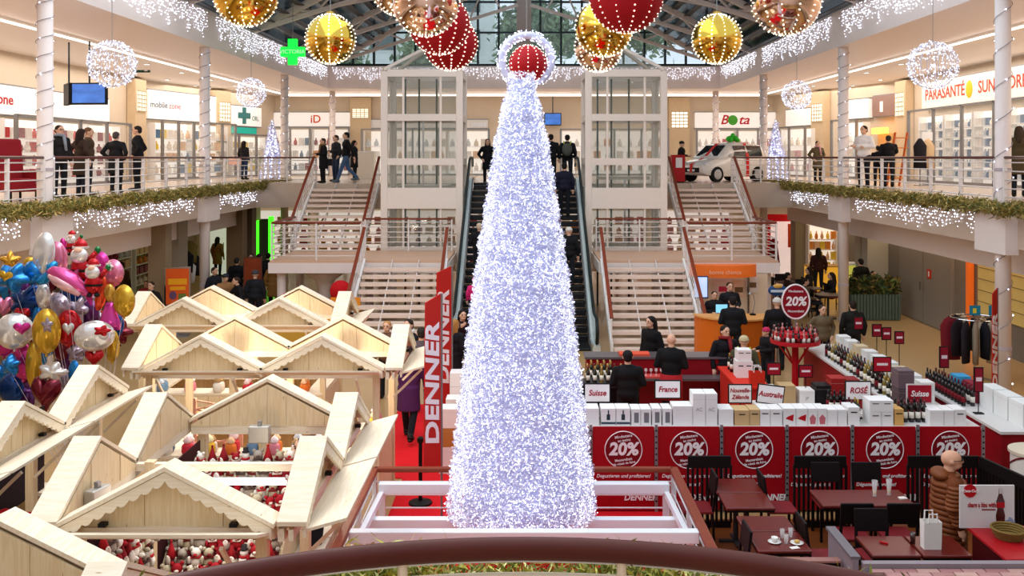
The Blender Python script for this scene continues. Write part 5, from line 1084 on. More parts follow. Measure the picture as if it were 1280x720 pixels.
# ================================================================ foil balloons
def inflate(outl, th, n=6):
    m = MB(); k = len(outl); vs = []; fs = []
    for side in (-1, 1):
        b = len(vs)
        for i in range(n):
            s_ = 1-i/n; vs += [(x*s_, side*th*math.sqrt(max(0, 1-s_*s_))*(1 if i else 0), z*s_) for x, z in outl]
        vs.append((0, side*th, 0)); T = len(vs)-1
        for i in range(n-1):
            fs += [(b+i*k+j, b+i*k+(j+1) % k, b+(i+1)*k+(j+1) % k, b+(i+1)*k+j) for j in range(k)]
        fs += [(b+(n-1)*k+j, b+(n-1)*k+(j+1) % k, T) for j in range(k)]
    return m.add(vs, fs)
def circ(n=26): return [(math.cos(2*PI*i/n), math.sin(2*PI*i/n)) for i in range(n)]
def star(n=5): return [((1 if i % 4 == 0 else .75 if i % 2 else .52)*math.cos(PI*i/(2*n)+PI/2), (1 if i % 4 == 0 else .75 if i % 2 else .52)*math.sin(PI*i/(2*n)+PI/2)) for i in range(4*n)]
def heart(n=30): return [(.062*16*math.sin(a_)**3, .062*(13*math.cos(a_)-5*math.cos(2*a_)-2*math.cos(3*a_)-math.cos(4*a_)+2)) for a_ in [2*PI*i/n for i in range(n)]]
def flower(n=40): return [((.82+.18*math.cos(5*a_))*math.cos(a_), (.82+.18*math.cos(5*a_))*math.sin(a_)) for a_ in [2*PI*i/n for i in range(n)]]
SH = {'round': circ, 'star': star, 'heart': heart, 'flower': flower}
def foil(c): return mat(c, .16, metal=.55, var=.08, scale=5, bump=.12)
BC = {'b': ('#1b74b8', 'blue'), 'db': ('#123a78', 'dark blue'), 'g': ('#c8912a', 'gold'), 'y': ('#c79a2c', 'yellow'), 'w': ('#d8d2cc', 'white'), 'p': ('#d87a98', 'pink'), 'm': ('#c02a7c', 'magenta'), 'r': ('#b3161e', 'red'), 'o': ('#d8461e', 'orange-red'), 's': ('#9a8a94', 'silver-pink'), 'v': ('#5a2a62', 'violet'), 'dr': ('#6a1422', 'wine red')}
KNOT = V(-6.15, 13.3, .25)
def bstring(t, c): 
    k = KNOT-c; part('ribbon', MB().tube([V(0, 0, -.1), k*.35+V(.05, 0, -.1), k*.7+V(.02, 0, 0), k], .003, 3), mat('#c9c2c6', .5), t)
def balloon(px, py, rx, ry, D, col, shape, extra='', tilt=0, deco=None):
    c = V(PX(px, D), D, PZ(py, D)); a_, b_ = rx*D/F*1.14, ry*D/F*1.14; cc, cn = BC[col]
    t = thing('foil_balloon', f'{cn} {({"round": "oval"}).get(shape, shape)} foil balloon {extra}', 'balloon', c, 0, 'foil balloons in the big bunch')
    m = inflate(SH[shape](), .55*min(a_, b_)); m.v = [(x*a_, y, z*b_) for x, y, z in m.v]
    o = part('envelope', m, foil(cc), t, smooth=True); o.rotation_euler = (0, R(tilt), random.uniform(-.35, .35))
    if deco:
        d_ = inflate(SH[deco[0]](), .02, 3); d_.v = [(x*a_*.45+deco[2]*a_, y-.53*min(a_, b_), z*b_*.38+deco[3]*b_) for x, y, z in d_.v]; part('print', d_, foil(BC[deco[1]][0]), o, smooth=True)
    part('tail', MB().cyl((0, 0, -b_*.97), (0, 0, -b_*1.1), .012, .02, 6), foil(cc), t); bstring(t, c)
    return t
L_ = [(13, 326, 12, 12, 13.3, 'g', 'star', 'at the very top edge of the bunch'), (17, 347, 19, 18, 12.7, 'b', 'flower', 'with yellow heart print under the gold star', 10, ('heart', 'y', -.2, .1)), (40, 341, 12, 13, 12.9, 'b', 'round', 'between the gold star and the white oval'), (37, 328, 6, 6, 13.1, 'y', 'round', 'tiny, peeking over the blue ones'),
 (55, 317, 13, 24, 12.9, 'w', 'round', 'tall and pale at the top of the bunch', 6), (73, 322, 10, 18, 13.2, 'p', 'round', 'slender, behind the dolphin', -8), (82, 309, 6, 12, 13.4, 'm', 'heart', 'small, beside the Santa hats'), (36, 377, 26, 20, 13.1, 'db', 'flower', 'wide and dark under the blue flower'), (54, 370, 9, 14, 12.8, 'w', 'round', 'small, under the twisted blue one'),
 (71, 386, 18, 18, 13.1, 's', 'round', 'with shiny clear skin below the dolphin'), (98, 388, 12, 15, 13.2, 's', 'flower', 'behind the red and white oval'), (142, 341, 13, 15, 12.8, 'p', 'round', 'with white print beside the Santas', 0, ('flower', 'w', 0, .5)), (127, 367, 6, 19, 12.75, 'o', 'round', 'long and slim below the Santas', 12), (155, 376, 14, 18, 12.6, 'y', 'round', 'with grey print at the stall side'),
 (18, 414, 20, 20, 12.6, 'w', 'round', 'with pink heart print at the outer edge', 0, ('heart', 'm', .5, .2)), (58, 414, 15, 25, 12.5, 'y', 'round', 'big and upright in the middle', 0, ('star', 's', .2, .3)), (86, 410, 14, 20, 12.7, 'r', 'round', 'with white heart print', 0, ('heart', 'w', .1, 0)), (118, 420, 21, 17, 12.45, 'w', 'round', 'with red flower print above a red heart', 0, ('flower', 'r', .4, .4)),
 (118, 447, 11, 11, 12.5, 'r', 'heart', 'below the white oval with the red flower'), (140, 432, 8, 18, 12.9, 'y', 'round', 'slim, behind the white oval'), (42, 456, 9, 26, 12.7, 'y', 'round', 'slim, beside the magenta one'), (14, 456, 13, 13, 12.5, 'b', 'star', 'low at the outer edge'), (29, 452, 13, 20, 12.8, 'm', 'round', 'low, behind the blue star'),
 (66, 465, 17, 12, 12.5, 'w', 'flower', 'above the wine red heart'), (58, 492, 18, 22, 12.5, 'dr', 'heart', 'lowest of the bunch, above the stall roof'), (14, 486, 15, 17, 12.9, 'db', 'round', 'low and dark at the outer edge'), (95, 441, 13, 12, 12.8, 's', 'star', 'between the red heart and the yellow oval'), (93, 466, 8, 14, 12.6, 'b', 'round', 'small, above the stall gable'),
 (28, 395, 10, 12, 13.0, 'r', 'heart', 'above the white oval with the pink heart'), (47, 400, 8, 16, 13.0, 'b', 'round', 'slim, between the yellow and white ovals'), (112, 392, 13, 16, 13.3, 'v', 'round', 'dark, behind the pink gown'), (76, 435, 10, 14, 13.2, 'dr', 'round', 'dark, deep inside the bunch'), (30, 500, 12, 14, 13.1, 'v', 'round', 'dark, low behind the stall roof'), (5, 385, 9, 14, 13.2, 'p', 'heart', 'at the frame side of the dark blue flower'), (145, 405, 10, 14, 13.3, 'db', 'round', 'dark, behind the yellow oval'), (80, 478, 10, 14, 13.2, 's', 'round', 'low, behind the stall gable')]
for a_ in L_: balloon(*a_)
for n_, (x_, y_) in enumerate([(25, 362), (62, 356), (88, 370), (108, 372), (50, 392), (8, 362), (70, 405), (38, 418), (100, 430), (130, 400), (5, 430), (50, 440), (82, 452), (24, 474), (108, 408), (66, 340), (125, 330), (5, 470), (40, 485), (150, 415)]):
    col_ = ('v', 'dr', 'db', 's', 'm', 'b')[n_ % 6]; balloon(x_, y_, 12+n_ % 4, 13+n_ % 3, 13.65+.06*(n_ % 4), col_, ('round', 'heart', 'round', 'flower')[n_ % 4], 'deep at the back of the bunch')
# dolphin, twisted, gown and Santa balloons
D = 12.45; c = V(PX(84, D), D, PZ(352, D)); t = thing('dolphin_balloon', 'pink and magenta dolphin shaped foil balloon across the bunch', 'balloon', c, 0, 'foil balloons in the big bunch')
k = D/F; pts = [V(-26*k, 0, 12*k), V(-19*k, 0, 13*k), V(-8*k, 0, 8*k), V(6*k, 0, 0), V(20*k, 0, -11*k), V(28*k, 0, -18*k)]
part('envelope', MB().tube(pts, [.02, .07, .115, .12, .07, .03], 14), foil('#cc4a86'), t, smooth=True); part('belly', MB().tube([p+V(-.02, -.05, -.05) for p in pts[1:5]], [.03, .08, .085, .03], 12), foil('#e8b4b8'), t, smooth=True)
part('tail_fin', MB().prism([(28*k, -16*k), (36*k, -12*k), (31*k, -20*k), (30*k, -30*k), (24*k, -20*k)], 'y', -.02, .02), foil('#c02a7c'), t); part('back_fin', MB().prism([(2*k, 8*k), (14*k, 16*k), (12*k, 2*k)], 'y', -.02, .02), foil('#d05a98'), t); bstring(t, c)
D = 12.6; c = V(PX(58, D), D, PZ(343, D)); t = thing('twisted_balloon', 'long twisted bright blue foil balloon beside the dolphin', 'balloon', c, 0, 'foil balloons in the big bunch'); k = D/F
part('envelope', MB().tube([V(-12*k, 0, -10*k), V(-4*k, .03, -7*k), V(3*k, 0, 0), V(6*k, .02, 9*k), V(12*k, 0, 15*k)], [.04, .07, .05, .075, .03], 12), foil('#1f86c4'), t, smooth=True); bstring(t, c)
D = 12.7; c = V(PX(137, D), D, PZ(392, D)); t = thing('gown_balloon', 'bell shaped pink glitter foil balloon with a yellow top', 'balloon', c, 0, 'foil balloons in the big bunch'); k = D/F
part('skirt', MB().lathe([(.15, -20*k), (.14, -10*k), (.07, 8*k), (.05, 14*k)], (0, 0, 0), 18, sy=.5), foil('#d0409a'), t, smooth=True); part('top', MB().ell((0, 0, 26*k), (.075, .05, .12), 12, 8), foil('#c99a3c'), t, smooth=True); bstring(t, c)
def santa(px, py, h, D, lab):
    k = h*D/F/2; c = V(PX(px, D), D, PZ(py, D)); t = thing('santa_balloon', lab, 'balloon', c, 0, 'foil balloons in the big bunch')
    part('coat', MB().ell((0, 0, -.35*k), (.48*k, .3*k, .6*k), 14, 10), foil('#b5161e'), t, smooth=True); part('belt', MB().lathe([(.49*k, -.5*k), (.49*k, -.38*k)], (0, 0, 0), 16, sy=.64), BLACK, t)
    part('beard', MB().ell((0, -.16*k, .25*k), (.42*k, .2*k, .38*k), 12, 8), foil('#e6ded8'), t, smooth=True); part('face', MB().ell((0, -.24*k, .5*k), (.22*k, .14*k, .16*k), 10, 6), mat('#e2b49a', .4), t, smooth=True)
    part('hat', MB().lathe([(.36*k, .62*k), (.28*k, .85*k), (.1*k, 1.0*k)], (0, 0, 0), 12, sy=.6), foil('#c01a22'), t, smooth=True); part('hat_trim', MB().lathe([(.39*k, .58*k), (.39*k, .68*k)], (0, 0, 0), 14, sy=.65), foil('#efe8e2'), t)
    a_ = part('arm', MB().cap((.38*k, 0, 0), (.72*k, -.05*k, .38*k), .15*k, .13*k), foil('#b5161e'), t, smooth=True); part('mitten', MB().ell((.8*k, -.05*k, .5*k), (.15*k, .12*k, .18*k), 10, 6), foil('#1f6a36'), a_, smooth=True)
    for s_ in (-1, 1): part('boot', MB().ell((s_*.2*k, -.04*k, -.98*k), (.17*k, .18*k, .13*k), 8, 6), BLACK, t)
    bstring(t, c)
santa(101, 326, 54, 12.6, 'biggest Santa shaped foil balloon at the top of the bunch'); santa(117, 346, 46, 12.45, 'Santa shaped foil balloon in front, lower than the biggest'); santa(90, 303, 30, 13.1, 'small Santa shaped foil balloon peeking out behind the biggest')
t = thing('balloon_weight', 'dark weight holding the strings of the balloon bunch', 'weight', (KNOT.x, KNOT.y, 0)); part('block', MB().lathe([(.16, 0), (.16, .12), (.06, .2), (.02, .26)], n=16), BLACK, t); part('ring', MB().tube([V(.03*math.cos(i), 0, .27+.03*math.sin(i)) for i in [2*PI*q/10 for q in range(10)]], .006, 5, True), CHROME, t)
# ================================================================ the small gift car on the upper floor
CARW = mat('#efe6dc', .22, var=.02, coat=.6)
car = thing('small_car', 'small white car wrapped in red ribbon with a green bow on the upper floor', 'car', (PX(905, 37.2), 37.2, TOPZ), R(122))
# built along local +Y = front; length 3.3, width 1.55
def ring(y, hw, zb, zt, rw): return [(-hw, y, zb), (-hw*1.02, y, zb+(zt-zb)*.5), (-hw*rw, y, zt), (0, y, zt+.03), (hw*rw, y, zt), (hw*1.02, y, zb+(zt-zb)*.5), (hw, y, zb)]
secs = [ring(-1.62, .68, .35, .78, .9), ring(-1.5, .76, .24, .92, .92), ring(-.6, .78, .2, .95, .94), ring(.5, .78, .2, .93, .94), ring(1.1, .77, .22, .86, .9), ring(1.5, .72, .26, .74, .86), ring(1.66, .62, .34, .62, .85)]
m = MB(); vs = [p for s_ in secs for p in s_]; fs = [(i*7+j, i*7+j+1, (i+1)*7+j+1, (i+1)*7+j) for i in range(6) for j in range(6)]+[(i*7+6, i*7, (i+1)*7, (i+1)*7+6) for i in range(6)]+[tuple(range(7)), tuple(range(42, 49))[::-1]]
body = part('body', m.add(vs, fs), CARW, car, smooth=True); bv(body, .03, 2)
cab = [ring(-1.55, .7, .88, 1.0, .95), ring(-1.35, .72, .88, 1.4, .82), ring(-.2, .73, .9, 1.5, .8), ring(.35, .73, .9, 1.42, .78), ring(.95, .73, .86, .95, .9)]
m = MB(); vs = [p for s_ in cab for p in s_]; fs = [(i*7+j, i*7+j+1, (i+1)*7+j+1, (i+1)*7+j) for i in range(4) for j in range(6)]+[tuple(range(7)), tuple(range(28, 35))[::-1]]
part('cabin', m.add(vs, fs), CARW, car, smooth=True)
CG = mat('#1a2226', .08, coat=.5)
for s_ in (-1, 1):
    for y0, y1 in ((-1.28, -.5), (-.44, .2)): part('side_window', MB().add([(s_*.74, y0, .98), (s_*.74, y1, .98), (s_*.66, y1, 1.38), (s_*.66, y0+.05, 1.38), (s_*.775, y0, .98), (s_*.775, y1, .98), (s_*.7, y1, 1.38), (s_*.7, y0+.05, 1.38)], [(0, 1, 2, 3), (7, 6, 5, 4), (0, 4, 5, 1), (1, 5, 6, 2), (2, 6, 7, 3), (3, 7, 4, 0)]), CG, car)
    part('mirror', MB().ell((s_*.84, .45, 1.0), (.1, .06, .07), 10, 6), CARW, car, smooth=True)
    part('headlamp', MB().ell((s_*.52, 1.5, .66), (.16, .1, .08), 10, 6), mat('#e8eaee', .1, metal=.3), car, smooth=True)
    for y in (-1.0, 1.08):
        w_ = part('wheel', MB().cyl((s_*.62, y, .29), (s_*.8, y, .29), .29, n=20), mat('#141414', .7), car); part('hubcap', MB().cyl((s_*.79, y, .29), (s_*.812, y, .29), .19, n=14), CHROME, w_)
part('windscreen', MB().add([(-.6, .9, .97), (.6, .9, .97), (.52, .42, 1.38), (-.52, .42, 1.38), (-.6, .92, .985), (.6, .92, .985), (.52, .44, 1.395), (-.52, .44, 1.395)], [(0, 1, 2, 3), (7, 6, 5, 4), (0, 4, 5, 1), (1, 5, 6, 2), (2, 6, 7, 3), (3, 7, 4, 0)]), CG, car)
part('grille', MB().box(-.42, .42, 1.6, 1.69, .36, .54), BLACK, car, bevel=.02); part('number_plate', MB().box(-.2, .2, 1.69, 1.7, .4, .48), PAINT, car)
RIB = mat('#e0261c', .45, var=.05)
part('ribbon', MB().bar((0, 1.1, .9), (0, 1.66, .68), .14, .015).bar((0, 1.68, .68), (0, 1.7, .36), .14, .015, (0, 1, 0)).bar((0, .95, .99), (0, .42, 1.43), .14, .015).bar((0, .42, 1.45), (0, -1.3, 1.5), .14, .02), RIB, car)
part('ribbon', MB().bar((-.8, -.47, .2), (-.8, -.47, .95), .14, .015, (1, 0, 0)).bar((-.8, -.47, .95), (-.6, -.47, 1.46), .14, .015, (1, 0, 0)).bar((-.62, -.47, 1.51), (.62, -.47, 1.51), .14, .015).bar((.8, -.47, .2), (.8, -.47, .95), .14, .015, (1, 0, 0)).bar((.8, -.47, .95), (.6, -.47, 1.46), .14, .015, (1, 0, 0)), RIB, car)
bow = MB()
for a_ in range(6): bow.ell((.14*math.cos(a_*1.05), -.47+.14*math.sin(a_*1.05), 1.62+.05*(a_ % 2)), (.15, .07, .1), 10, 6, (0, .4, a_*1.05))
bow.ell((0, -.47, 1.76), (.1, .1, .12), 10, 6); part('bow', bow, mat('#3cc62e', .4, var=.1), car, smooth=True)
# ================================================================ ground floor arcades and the hall behind the stairs
warm = (2, 5, 11, 1, 0, 8, 3)
for i, D in enumerate((29.5, 33.5, 37.5)):
    shelf_unit('warm lit arcade shelf unit '+['beside the beige pillars', 'behind the shoppers in dark coats', 'next to the green lit doorway'][i], 'left arcade', V(-14.6, D, 0), V(0, 1, 0), 3.6, 0, 2.3, 5, 8, palette=(1, 11, 4, 6, 2), lit=False, good='arcade_item')
for i, x in enumerate((-11.5, -7.6, -3.8, 0, 3.8, 7.6)):
    shelf_unit(f'lit hall shelf unit on the rear wall '+['behind the green doorway', 'behind the landing on the photo shop side', 'behind the lift on the photo shop side', 'behind the escalators', 'behind the lift on the car side', 'behind the landing on the car side'][i], 'rear hall', V(x, 43.6, 0), V(1, 0, 0), 3.5, 0, 2.6, 5, 7, palette=warm, good='hall_item')
# display tables with soft goods seen through the open stairs
for s in (-1, 1):
    for k in range(3):
        x = s*(2.8+1.9*k); t = thing('display_table', f'pale display table of homeware {["nearest the escalator", "under the lift side", "under the upper flight"][k]} behind the {["photo shop", "small car"][s > 0]} side stair', 'table', (x, 36.2, 0))
        part('top', MB().box(-.8, .8, -.4, .4, .78, .84), mat('#e6d2b8', .5), t)
        for a_ in (-.7, .7): part('leg', MB().box(a_-.04, a_+.04, -.3, .3, 0, .78), mat('#d6bea0', .5), t)
        for q in range(6):
            g = warm[(q*3+k) % 7]; o = link('homeware', GB2[g], None, (x-.65+.26*q, 36.2, .842)); o.scale = (1.2, 1.2, 1.5); tag(o, f'{CN[g]} homeware piece on a display table behind the open stairs', 'goods', 'homeware behind the stairs')
# left: poster stand, pillars, green doorway, garments
t = thing('poster_stand', 'orange poster in a silver stand behind the market stalls', 'poster', (PX(222, 27), 27, 0), R(8))
part('frame', MB().box(-.36, .36, -.03, .03, .85, 1.95), CHROME, t, bevel=.01); part('poster', MB().box(-.31, .31, -.036, -.03, .9, 1.9), mat('#e0461a', .5, c2='#e86a24', scale=2), t); part('foot', MB().box(-.3, .3, -.2, .2, 0, .04), GREY, t); part('pole', MB().box(-.04, .04, -.02, .02, .04, .85), GREY, t)
part('yellow_print', MB().box(-.25, .26, -.04, -.036, 1.45, 1.62).box(-.2, .22, -.04, -.036, 1.3, 1.4), mat('#f0a51e', .5), t); part('round_print', MB().ell((-.12, -.038, 1.15), (.1, .006, .12), 12, 8), mat('#6a4a6a', .5), t); part('green_print', MB().box(.03, .24, -.04, -.036, 1.0, 1.2), mat('#6a7a3a', .5), t)
t = thing('poster_stand', 'second orange poster beside the green lit doorway', 'poster', (PX(316, 31.5), 31.5, 0)); part('frame', MB().box(-.3, .3, -.03, .03, .8, 1.75), mat('#7a4030', .5), t); part('poster', MB().box(-.26, .26, -.036, -.03, .85, 1.7), mat('#b8542a', .5, c2='#7a3018', scale=4), t); part('foot', MB().box(-.3, .3, -.2, .2, 0, .8), mat('#5a4038', .6), t)
for x, w_, D, c, lab in ((200, .5, 27.8, '#9a8468', 'narrow beige pillar left of the orange poster'), (213, .8, 30, '#a89c88', 'tiled grey-beige pillar behind the orange poster'), (296, .6, 36, '#8a7254', 'brown pillar beside the lit glass door'), (308, .6, 37, '#6e5a44', 'darker brown pillar before the second orange poster'), (1082, .55, 33, '#b0a48e', 'beige pillar beside the planter'), (1095, .9, 32.6, '#b8b0a0', 'tiled light grey pillar behind the planter'), (1002, .7, 39, '#8a7a5a', 'brown pillar beside the red shop'), (1015, .3, 38.5, '#d89a3a', 'orange lit slim pillar beside the bakery')):
    t = thing('pillar', lab, 'pillar', (PX(x, D), D, 0)); part('shaft', MB().box(-w_/2, w_/2, -w_/2, w_/2, .1, 3.2), mat(c, .5, c2=c, var=.08, scale=3), t); part('plinth', MB().box(-w_/2-.02, w_/2+.02, -w_/2-.02, w_/2+.02, 0, .1), mat('#5a5048', .5), t)
D = 39.5; t = thing('green_doorway', 'doorway framed by glowing green light bars', 'doorway', (PX(330, D), D, 0)); GB = mat('#3ee61e', .4, emit=2.2, samp=False)
for x in (321, 339): part('light_bar', MB().box(PX(x, D)-PX(330, D)-.1, PX(x, D)-PX(330, D)+.1, -.06, .06, 0, 2.6), GB, t)
part('door_leaf', MB().box(-.22, .22, -.03, .03, 0, 2.5), mat('#4a4f48', .5), t); part('green_panel', MB().box(-.3, .3, -.05, .0, .1, .5), GB, t)
t = thing('lit_glass_door', 'pale lit glass entrance behind the shoppers', 'door', (PX(271, 41), 41, 0)); part('glow_panel', MB().box(-.5, .5, 0, .04, 0, 2.4), mat('#d8dcc8', .5, emit=.5, samp=False), t); part('frame', MB().box(-.55, -.48, -.05, .06, 0, 2.5).box(.48, .55, -.05, .06, 0, 2.5).box(-.55, .55, -.05, .06, 2.4, 2.5), GREY, t); part('handle', MB().cyl((.3, -.06, .9), (.3, -.06, 1.4), .02, n=6), CHROME, t)
for i, (x, z, c) in enumerate(((233, 1.3, '#16141a'), (238, 1.6, '#7a6a34'), (236, .9, '#e0d8d0'), (243, 1.1, '#221c20'))):
    D = 31+.3*i; t = thing('hanging_garment', ['black jacket hanging beside the left column', 'olive jacket hanging beside the left column', 'white top hanging beside the left column', 'dark coat hanging beside the left column'][i], 'garment', (PX(x, D), D, z), 0, 'garments hung beside the left column')
    part('garment', MB().lathe([(.2, 0), (.22, .3), (.24, .55), (.1, .68), (.03, .72)], n=12, sy=.35), mat(c, .85, var=.12), t, smooth=True); part('hanger', MB().tube([V(0, 0, .7), V(0, 0, .78), V(.03, 0, .8)], .008, 5), CHROME, t)
    part('hang_rod', MB().cyl((0, 0, .79), (0, 0, 3.2-z), .006, n=5), GREY, t)
# colourful stand under the landing on the left
D = 26.6
t = thing('flower_stand', 'orange and yellow market stand under the stair landing', 'stand', (PX(368, D), D, 0)); part('table', MB().box(-.9, .9, -.4, .4, .7, .78), mat('#e39a2a', .5), t); part('skirt', MB().box(-.88, .88, -.38, .38, 0, .7), mat('#d9a640', .6), t); part('orange_front', MB().box(-.5, .6, -.44, -.4, .78, 1.05), mat('#e8841e', .5), t)
for i, (x, z, r_, c, n_) in enumerate(((362, .78, .28, '#d8389a', 'bright pink plush cushion'), (377, .78, .24, '#c8508a', 'pink plush cushion with stripes'), (350, .78, .2, '#e6d23a', 'yellow plush cushion'), (388, .78, .2, '#efe0c8', 'cream plush cushion'))):
    solo('plush_cushion', inflate(flower(), r_*.5).xf(Matrix.Translation((PX(x, D), D+.1, z+r_*1.0))@Matrix.Scale(r_, 4)), mat(c, .7), n_+' on the orange market stand', 'cushion', smooth=True)
t = thing('flared_column', 'white column with a flared capital under the stair landing', 'column', (PX(406, 28.8), 28.8, 0)); part('shaft', MB().lathe([(.2, 0), (.2, 1.1), (.3, 1.35), (.75, 1.66)], n=20), WHITE, t, smooth=True); part('ring', MB().lathe([(.23, 0), (.23, .12)], n=20), CUFF, t)
t = thing('yellow_kiosk', 'yellow-orange gift table with a red plush beside the flared column', 'stand', (PX(430, 26.2), 26.2, 0)); part('body', MB().box(-.5, .5, -.3, .3, 0, .85), mat('#e8a022', .5), t); part('panel', MB().box(-.3, .5, -.33, -.3, .85, 1.25), mat('#e8942a', .5), t); part('clock_face', MB().ell((-.05, -.33, 1.0), (.18, .02, .18), 14, 8), mat('#efe6da', .5), t)
solo('red_plush', MB().ell((PX(425, 26.3), 26.4, 1.35), (.3, .2, .3), 14, 10).ell((PX(425, 26.3), 26.4, 1.05), (.36, .25, .2), 14, 8), mat('#c0141c', .8), 'big red plush heap on the yellow gift table', 'toy', smooth=True)
# right: orange kiosk under the landing
OR = mat('#e2761c', .45, c2='#d8661a', scale=2); D = 23.6
t = thing('orange_kiosk', 'orange rounded service kiosk counter with a canopy sign', 'kiosk', (5.25, 24.4, 0))
arcp = [(5.3+1.0*math.cos(R(a_)), 24.15+.9*math.sin(R(a_))) for a_ in range(180, 361, 12)]
part('counter_front', MB().prism(arcp+[(6.3, 24.25), (4.3, 24.25)], 'z', 0, 1.06), OR, t, True); part('counter_top', MB().prism([(5.3+1.05*math.cos(R(a_)), 24.15+.97*math.sin(R(a_))) for a_ in range(180, 361, 12)], 'z', 1.06, 1.1), mat('#e6a25a', .4), t, True)
cz = PZ(340, 27.0); ca = [(PX(906, 27.0)+.95*math.cos(R(a_)), 27.3+.55*math.sin(R(a_))) for a_ in range(180, 361, 12)]
part('canopy', MB().prism(ca, 'z', cz-.14, cz+.2), mat('#e8702a', .5, emit=.15, samp=False), t, True); text('bonne chance', .16, (PX(906, 26.8)-5.25, 26.72-24.4, cz+.02), t, mat('#f3c9a4', .5))
part('back_panel', MB().box(PX(868, 28), PX(955, 28), 27.6, 27.68, 0, 1.67), mat('#ecd2b4', .5), t, True)
for x in (866, 936): part('canopy_post', MB().cyl((PX(x, 27.4), 27.45, 0), (PX(x, 27.4), 27.45, cz-.1), .04, n=8), CHROME, t, True)
for i, (x0, x1, y0, y1, c, lab) in enumerate(((892, 915, 346, 371, '#e8b8a8', 'pink white poster on the kiosk back wall'), (917, 930, 350, 372, '#efa03a', 'orange poster on the kiosk back wall'), (932, 948, 346, 366, '#d9c2b0', 'pale poster at the end of the kiosk back wall'))):
    D = 27.57; t = thing('wall_poster', lab, 'poster', (PX((x0+x1)/2, D), D, PZ(y1, D))); part('sheet', MB().box(PX(x0, D)-t.location.x, PX(x1, D)-t.location.x, -.01, .01, 0, (y1-y0)*D/F), mat(c, .5, c2='#f4e6da', scale=6), t); part('print', MB().box(-.12, .12, -.014, -.01, .15, .3), mat('#d8345a' if i == 0 else '#7a5a3a', .5), t)
D = 26.3; t = thing('info_screen', 'upright blue white information screen beside the kiosk', 'screen', (PX(876, D), D, 0)); z0, z1 = PZ(373, D), PZ(345, D); part('casing', MB().box(-.2, .2, -.03, .03, z0, z1), mat('#2a3c6a', .4), t, bevel=.01); part('screen', MB().box(-.17, .17, -.036, -.03, z0+.04, z1-.03), mat('#cfdcf6', .4, emit=.9, c2='#8aa8e0', scale=4, samp=False), t); part('stand', MB().box(-.03, .03, -.02, .02, 0, z0), GREY, t)
for x, y, c, lab in ((898, 24.25, '#3aa0c8', 'lit blue cash monitor on the orange kiosk'), (0, 0, 0, 0)):
    if lab: t = thing('monitor', lab, 'monitor', (PX(902, 23.9), 23.9, 1.1)); part('screen', MB().box(-.14, .14, -.02, .02, .06, .26), mat('#7ac0e0', .4, emit=.9, samp=False), t); part('stand', MB().box(-.03, .03, -.03, .03, 0, .06), BLACK, t)
t = thing('desk_lamp', 'thin bent desk lamp standing on the orange kiosk', 'lamp', (PX(941, 23.9), 23.9, 1.1)); part('base', MB().lathe([(.08, 0), (.08, .03), (.02, .05)], n=12), BLACK, t); part('arm', MB().tube([V(0, 0, .04), V(.05, 0, .3), V(.02, 0, .5), V(-.06, 0, .55)], .01, 6), GREY, t); part('shade', MB().lathe([(.05, 0), (.02, .05)], (-.07, 0, .52), 10), GREY, t)
t = thing('blue_stand_sign', 'blue and white oval stand sign beside the kiosk', 'sign', (PX(972, 23.6), 23.6, 0)); z_ = PZ(363, 23.6); part('pole', MB().cyl((0, 0, 0), (0, 0, z_), .03, n=8), GREY, t); part('oval', MB().ell((0, 0, z_), (.24, .05, .14), 16, 8), mat('#2a4a7a', .5), t); part('cap', MB().ell((0, -.01, z_+.1), (.12, .06, .06), 12, 6), mat('#d8a24a', .5), t); part('band', MB().box(-.18, .18, -.058, -.045, z_-.04, z_+.02), mat('#cfd8e4', .5), t)
# right arcade: red shop, bakery, planter, grey doors
D = 41; t = thing('red_shopfront', 'red framed shopfront with lit white interior', 'shop window', (PX(978, D), D, 0)); w_ = 38*D/F/2
part('frame', MB().box(-w_, w_, -.1, .1, 2.3, 2.6).box(-w_, -w_+.12, -.1, .1, 0, 2.3).box(w_-.12, w_, -.1, .1, 0, 2.3), mat('#d0161c', .5, emit=.2, samp=False), t); part('glow_wall', MB().box(-w_, w_, .5, .56, 0, 2.4), mat('#f6e6dc', .5, emit=.7, samp=False), t); part('pane', MB().box(-w_+.12, w_-.12, -.02, .0, .05, 2.3), PANE, t); part('orange_banner', MB().box(w_-.45, w_-.12, -.16, -.12, 1.2, 2.2), mat('#e8501e', .5), t)
t = thing('red_dress', 'dark red dress displayed in the red framed shop', 'garment', (PX(967, 40.2), 40.2, 0)); part('dress', MB().lathe([(.28, .5), (.2, 1.1), (.16, 1.35), (.2, 1.5), (.06, 1.62)], n=14, sy=.7), mat('#8a0f1a', .7), t, smooth=True); part('stand', MB().cyl((0, 0, .02), (0, 0, .55), .02, n=8).lathe([(.18, 0), (.18, .02)], n=14), CHROME, t)
D = 37.5; shelf_unit('bakery shelf unit glowing yellow behind the cafe guests', 'bakery', V(PX(1027, D), D, 0), V(1, 0, 0), 1.1, 0, 2.4, 5, 5, palette=(5, 2, 11, 5), good='bread_loaf')
t = thing('bakery_counter', 'bakery counter with glowing yellow front', 'counter', (PX(1028, 36.4), 36.4, 0)); part('body', MB().box(-.6, .6, -.3, .3, 0, .9), mat('#f2b23a', .5, emit=.5, samp=False), t); part('top', MB().box(-.62, .62, -.32, .32, .9, .95), mat('#d8a860', .4), t)
D = 33.5; t = thing('yellow_display', 'yellow-green lit display cabinet behind the right column', 'cabinet', (PX(1070, D), D, 0)); part('body', MB().box(-.4, .4, -.3, .3, 0, 1.3), mat('#d8d25a', .5, emit=.4, samp=False), t); part('top', MB().box(-.42, .42, -.32, .32, 1.3, 1.35), PAINT, t); part('shelf', MB().box(-.4, .4, -.33, -.3, .6, .64), PAINT, t)
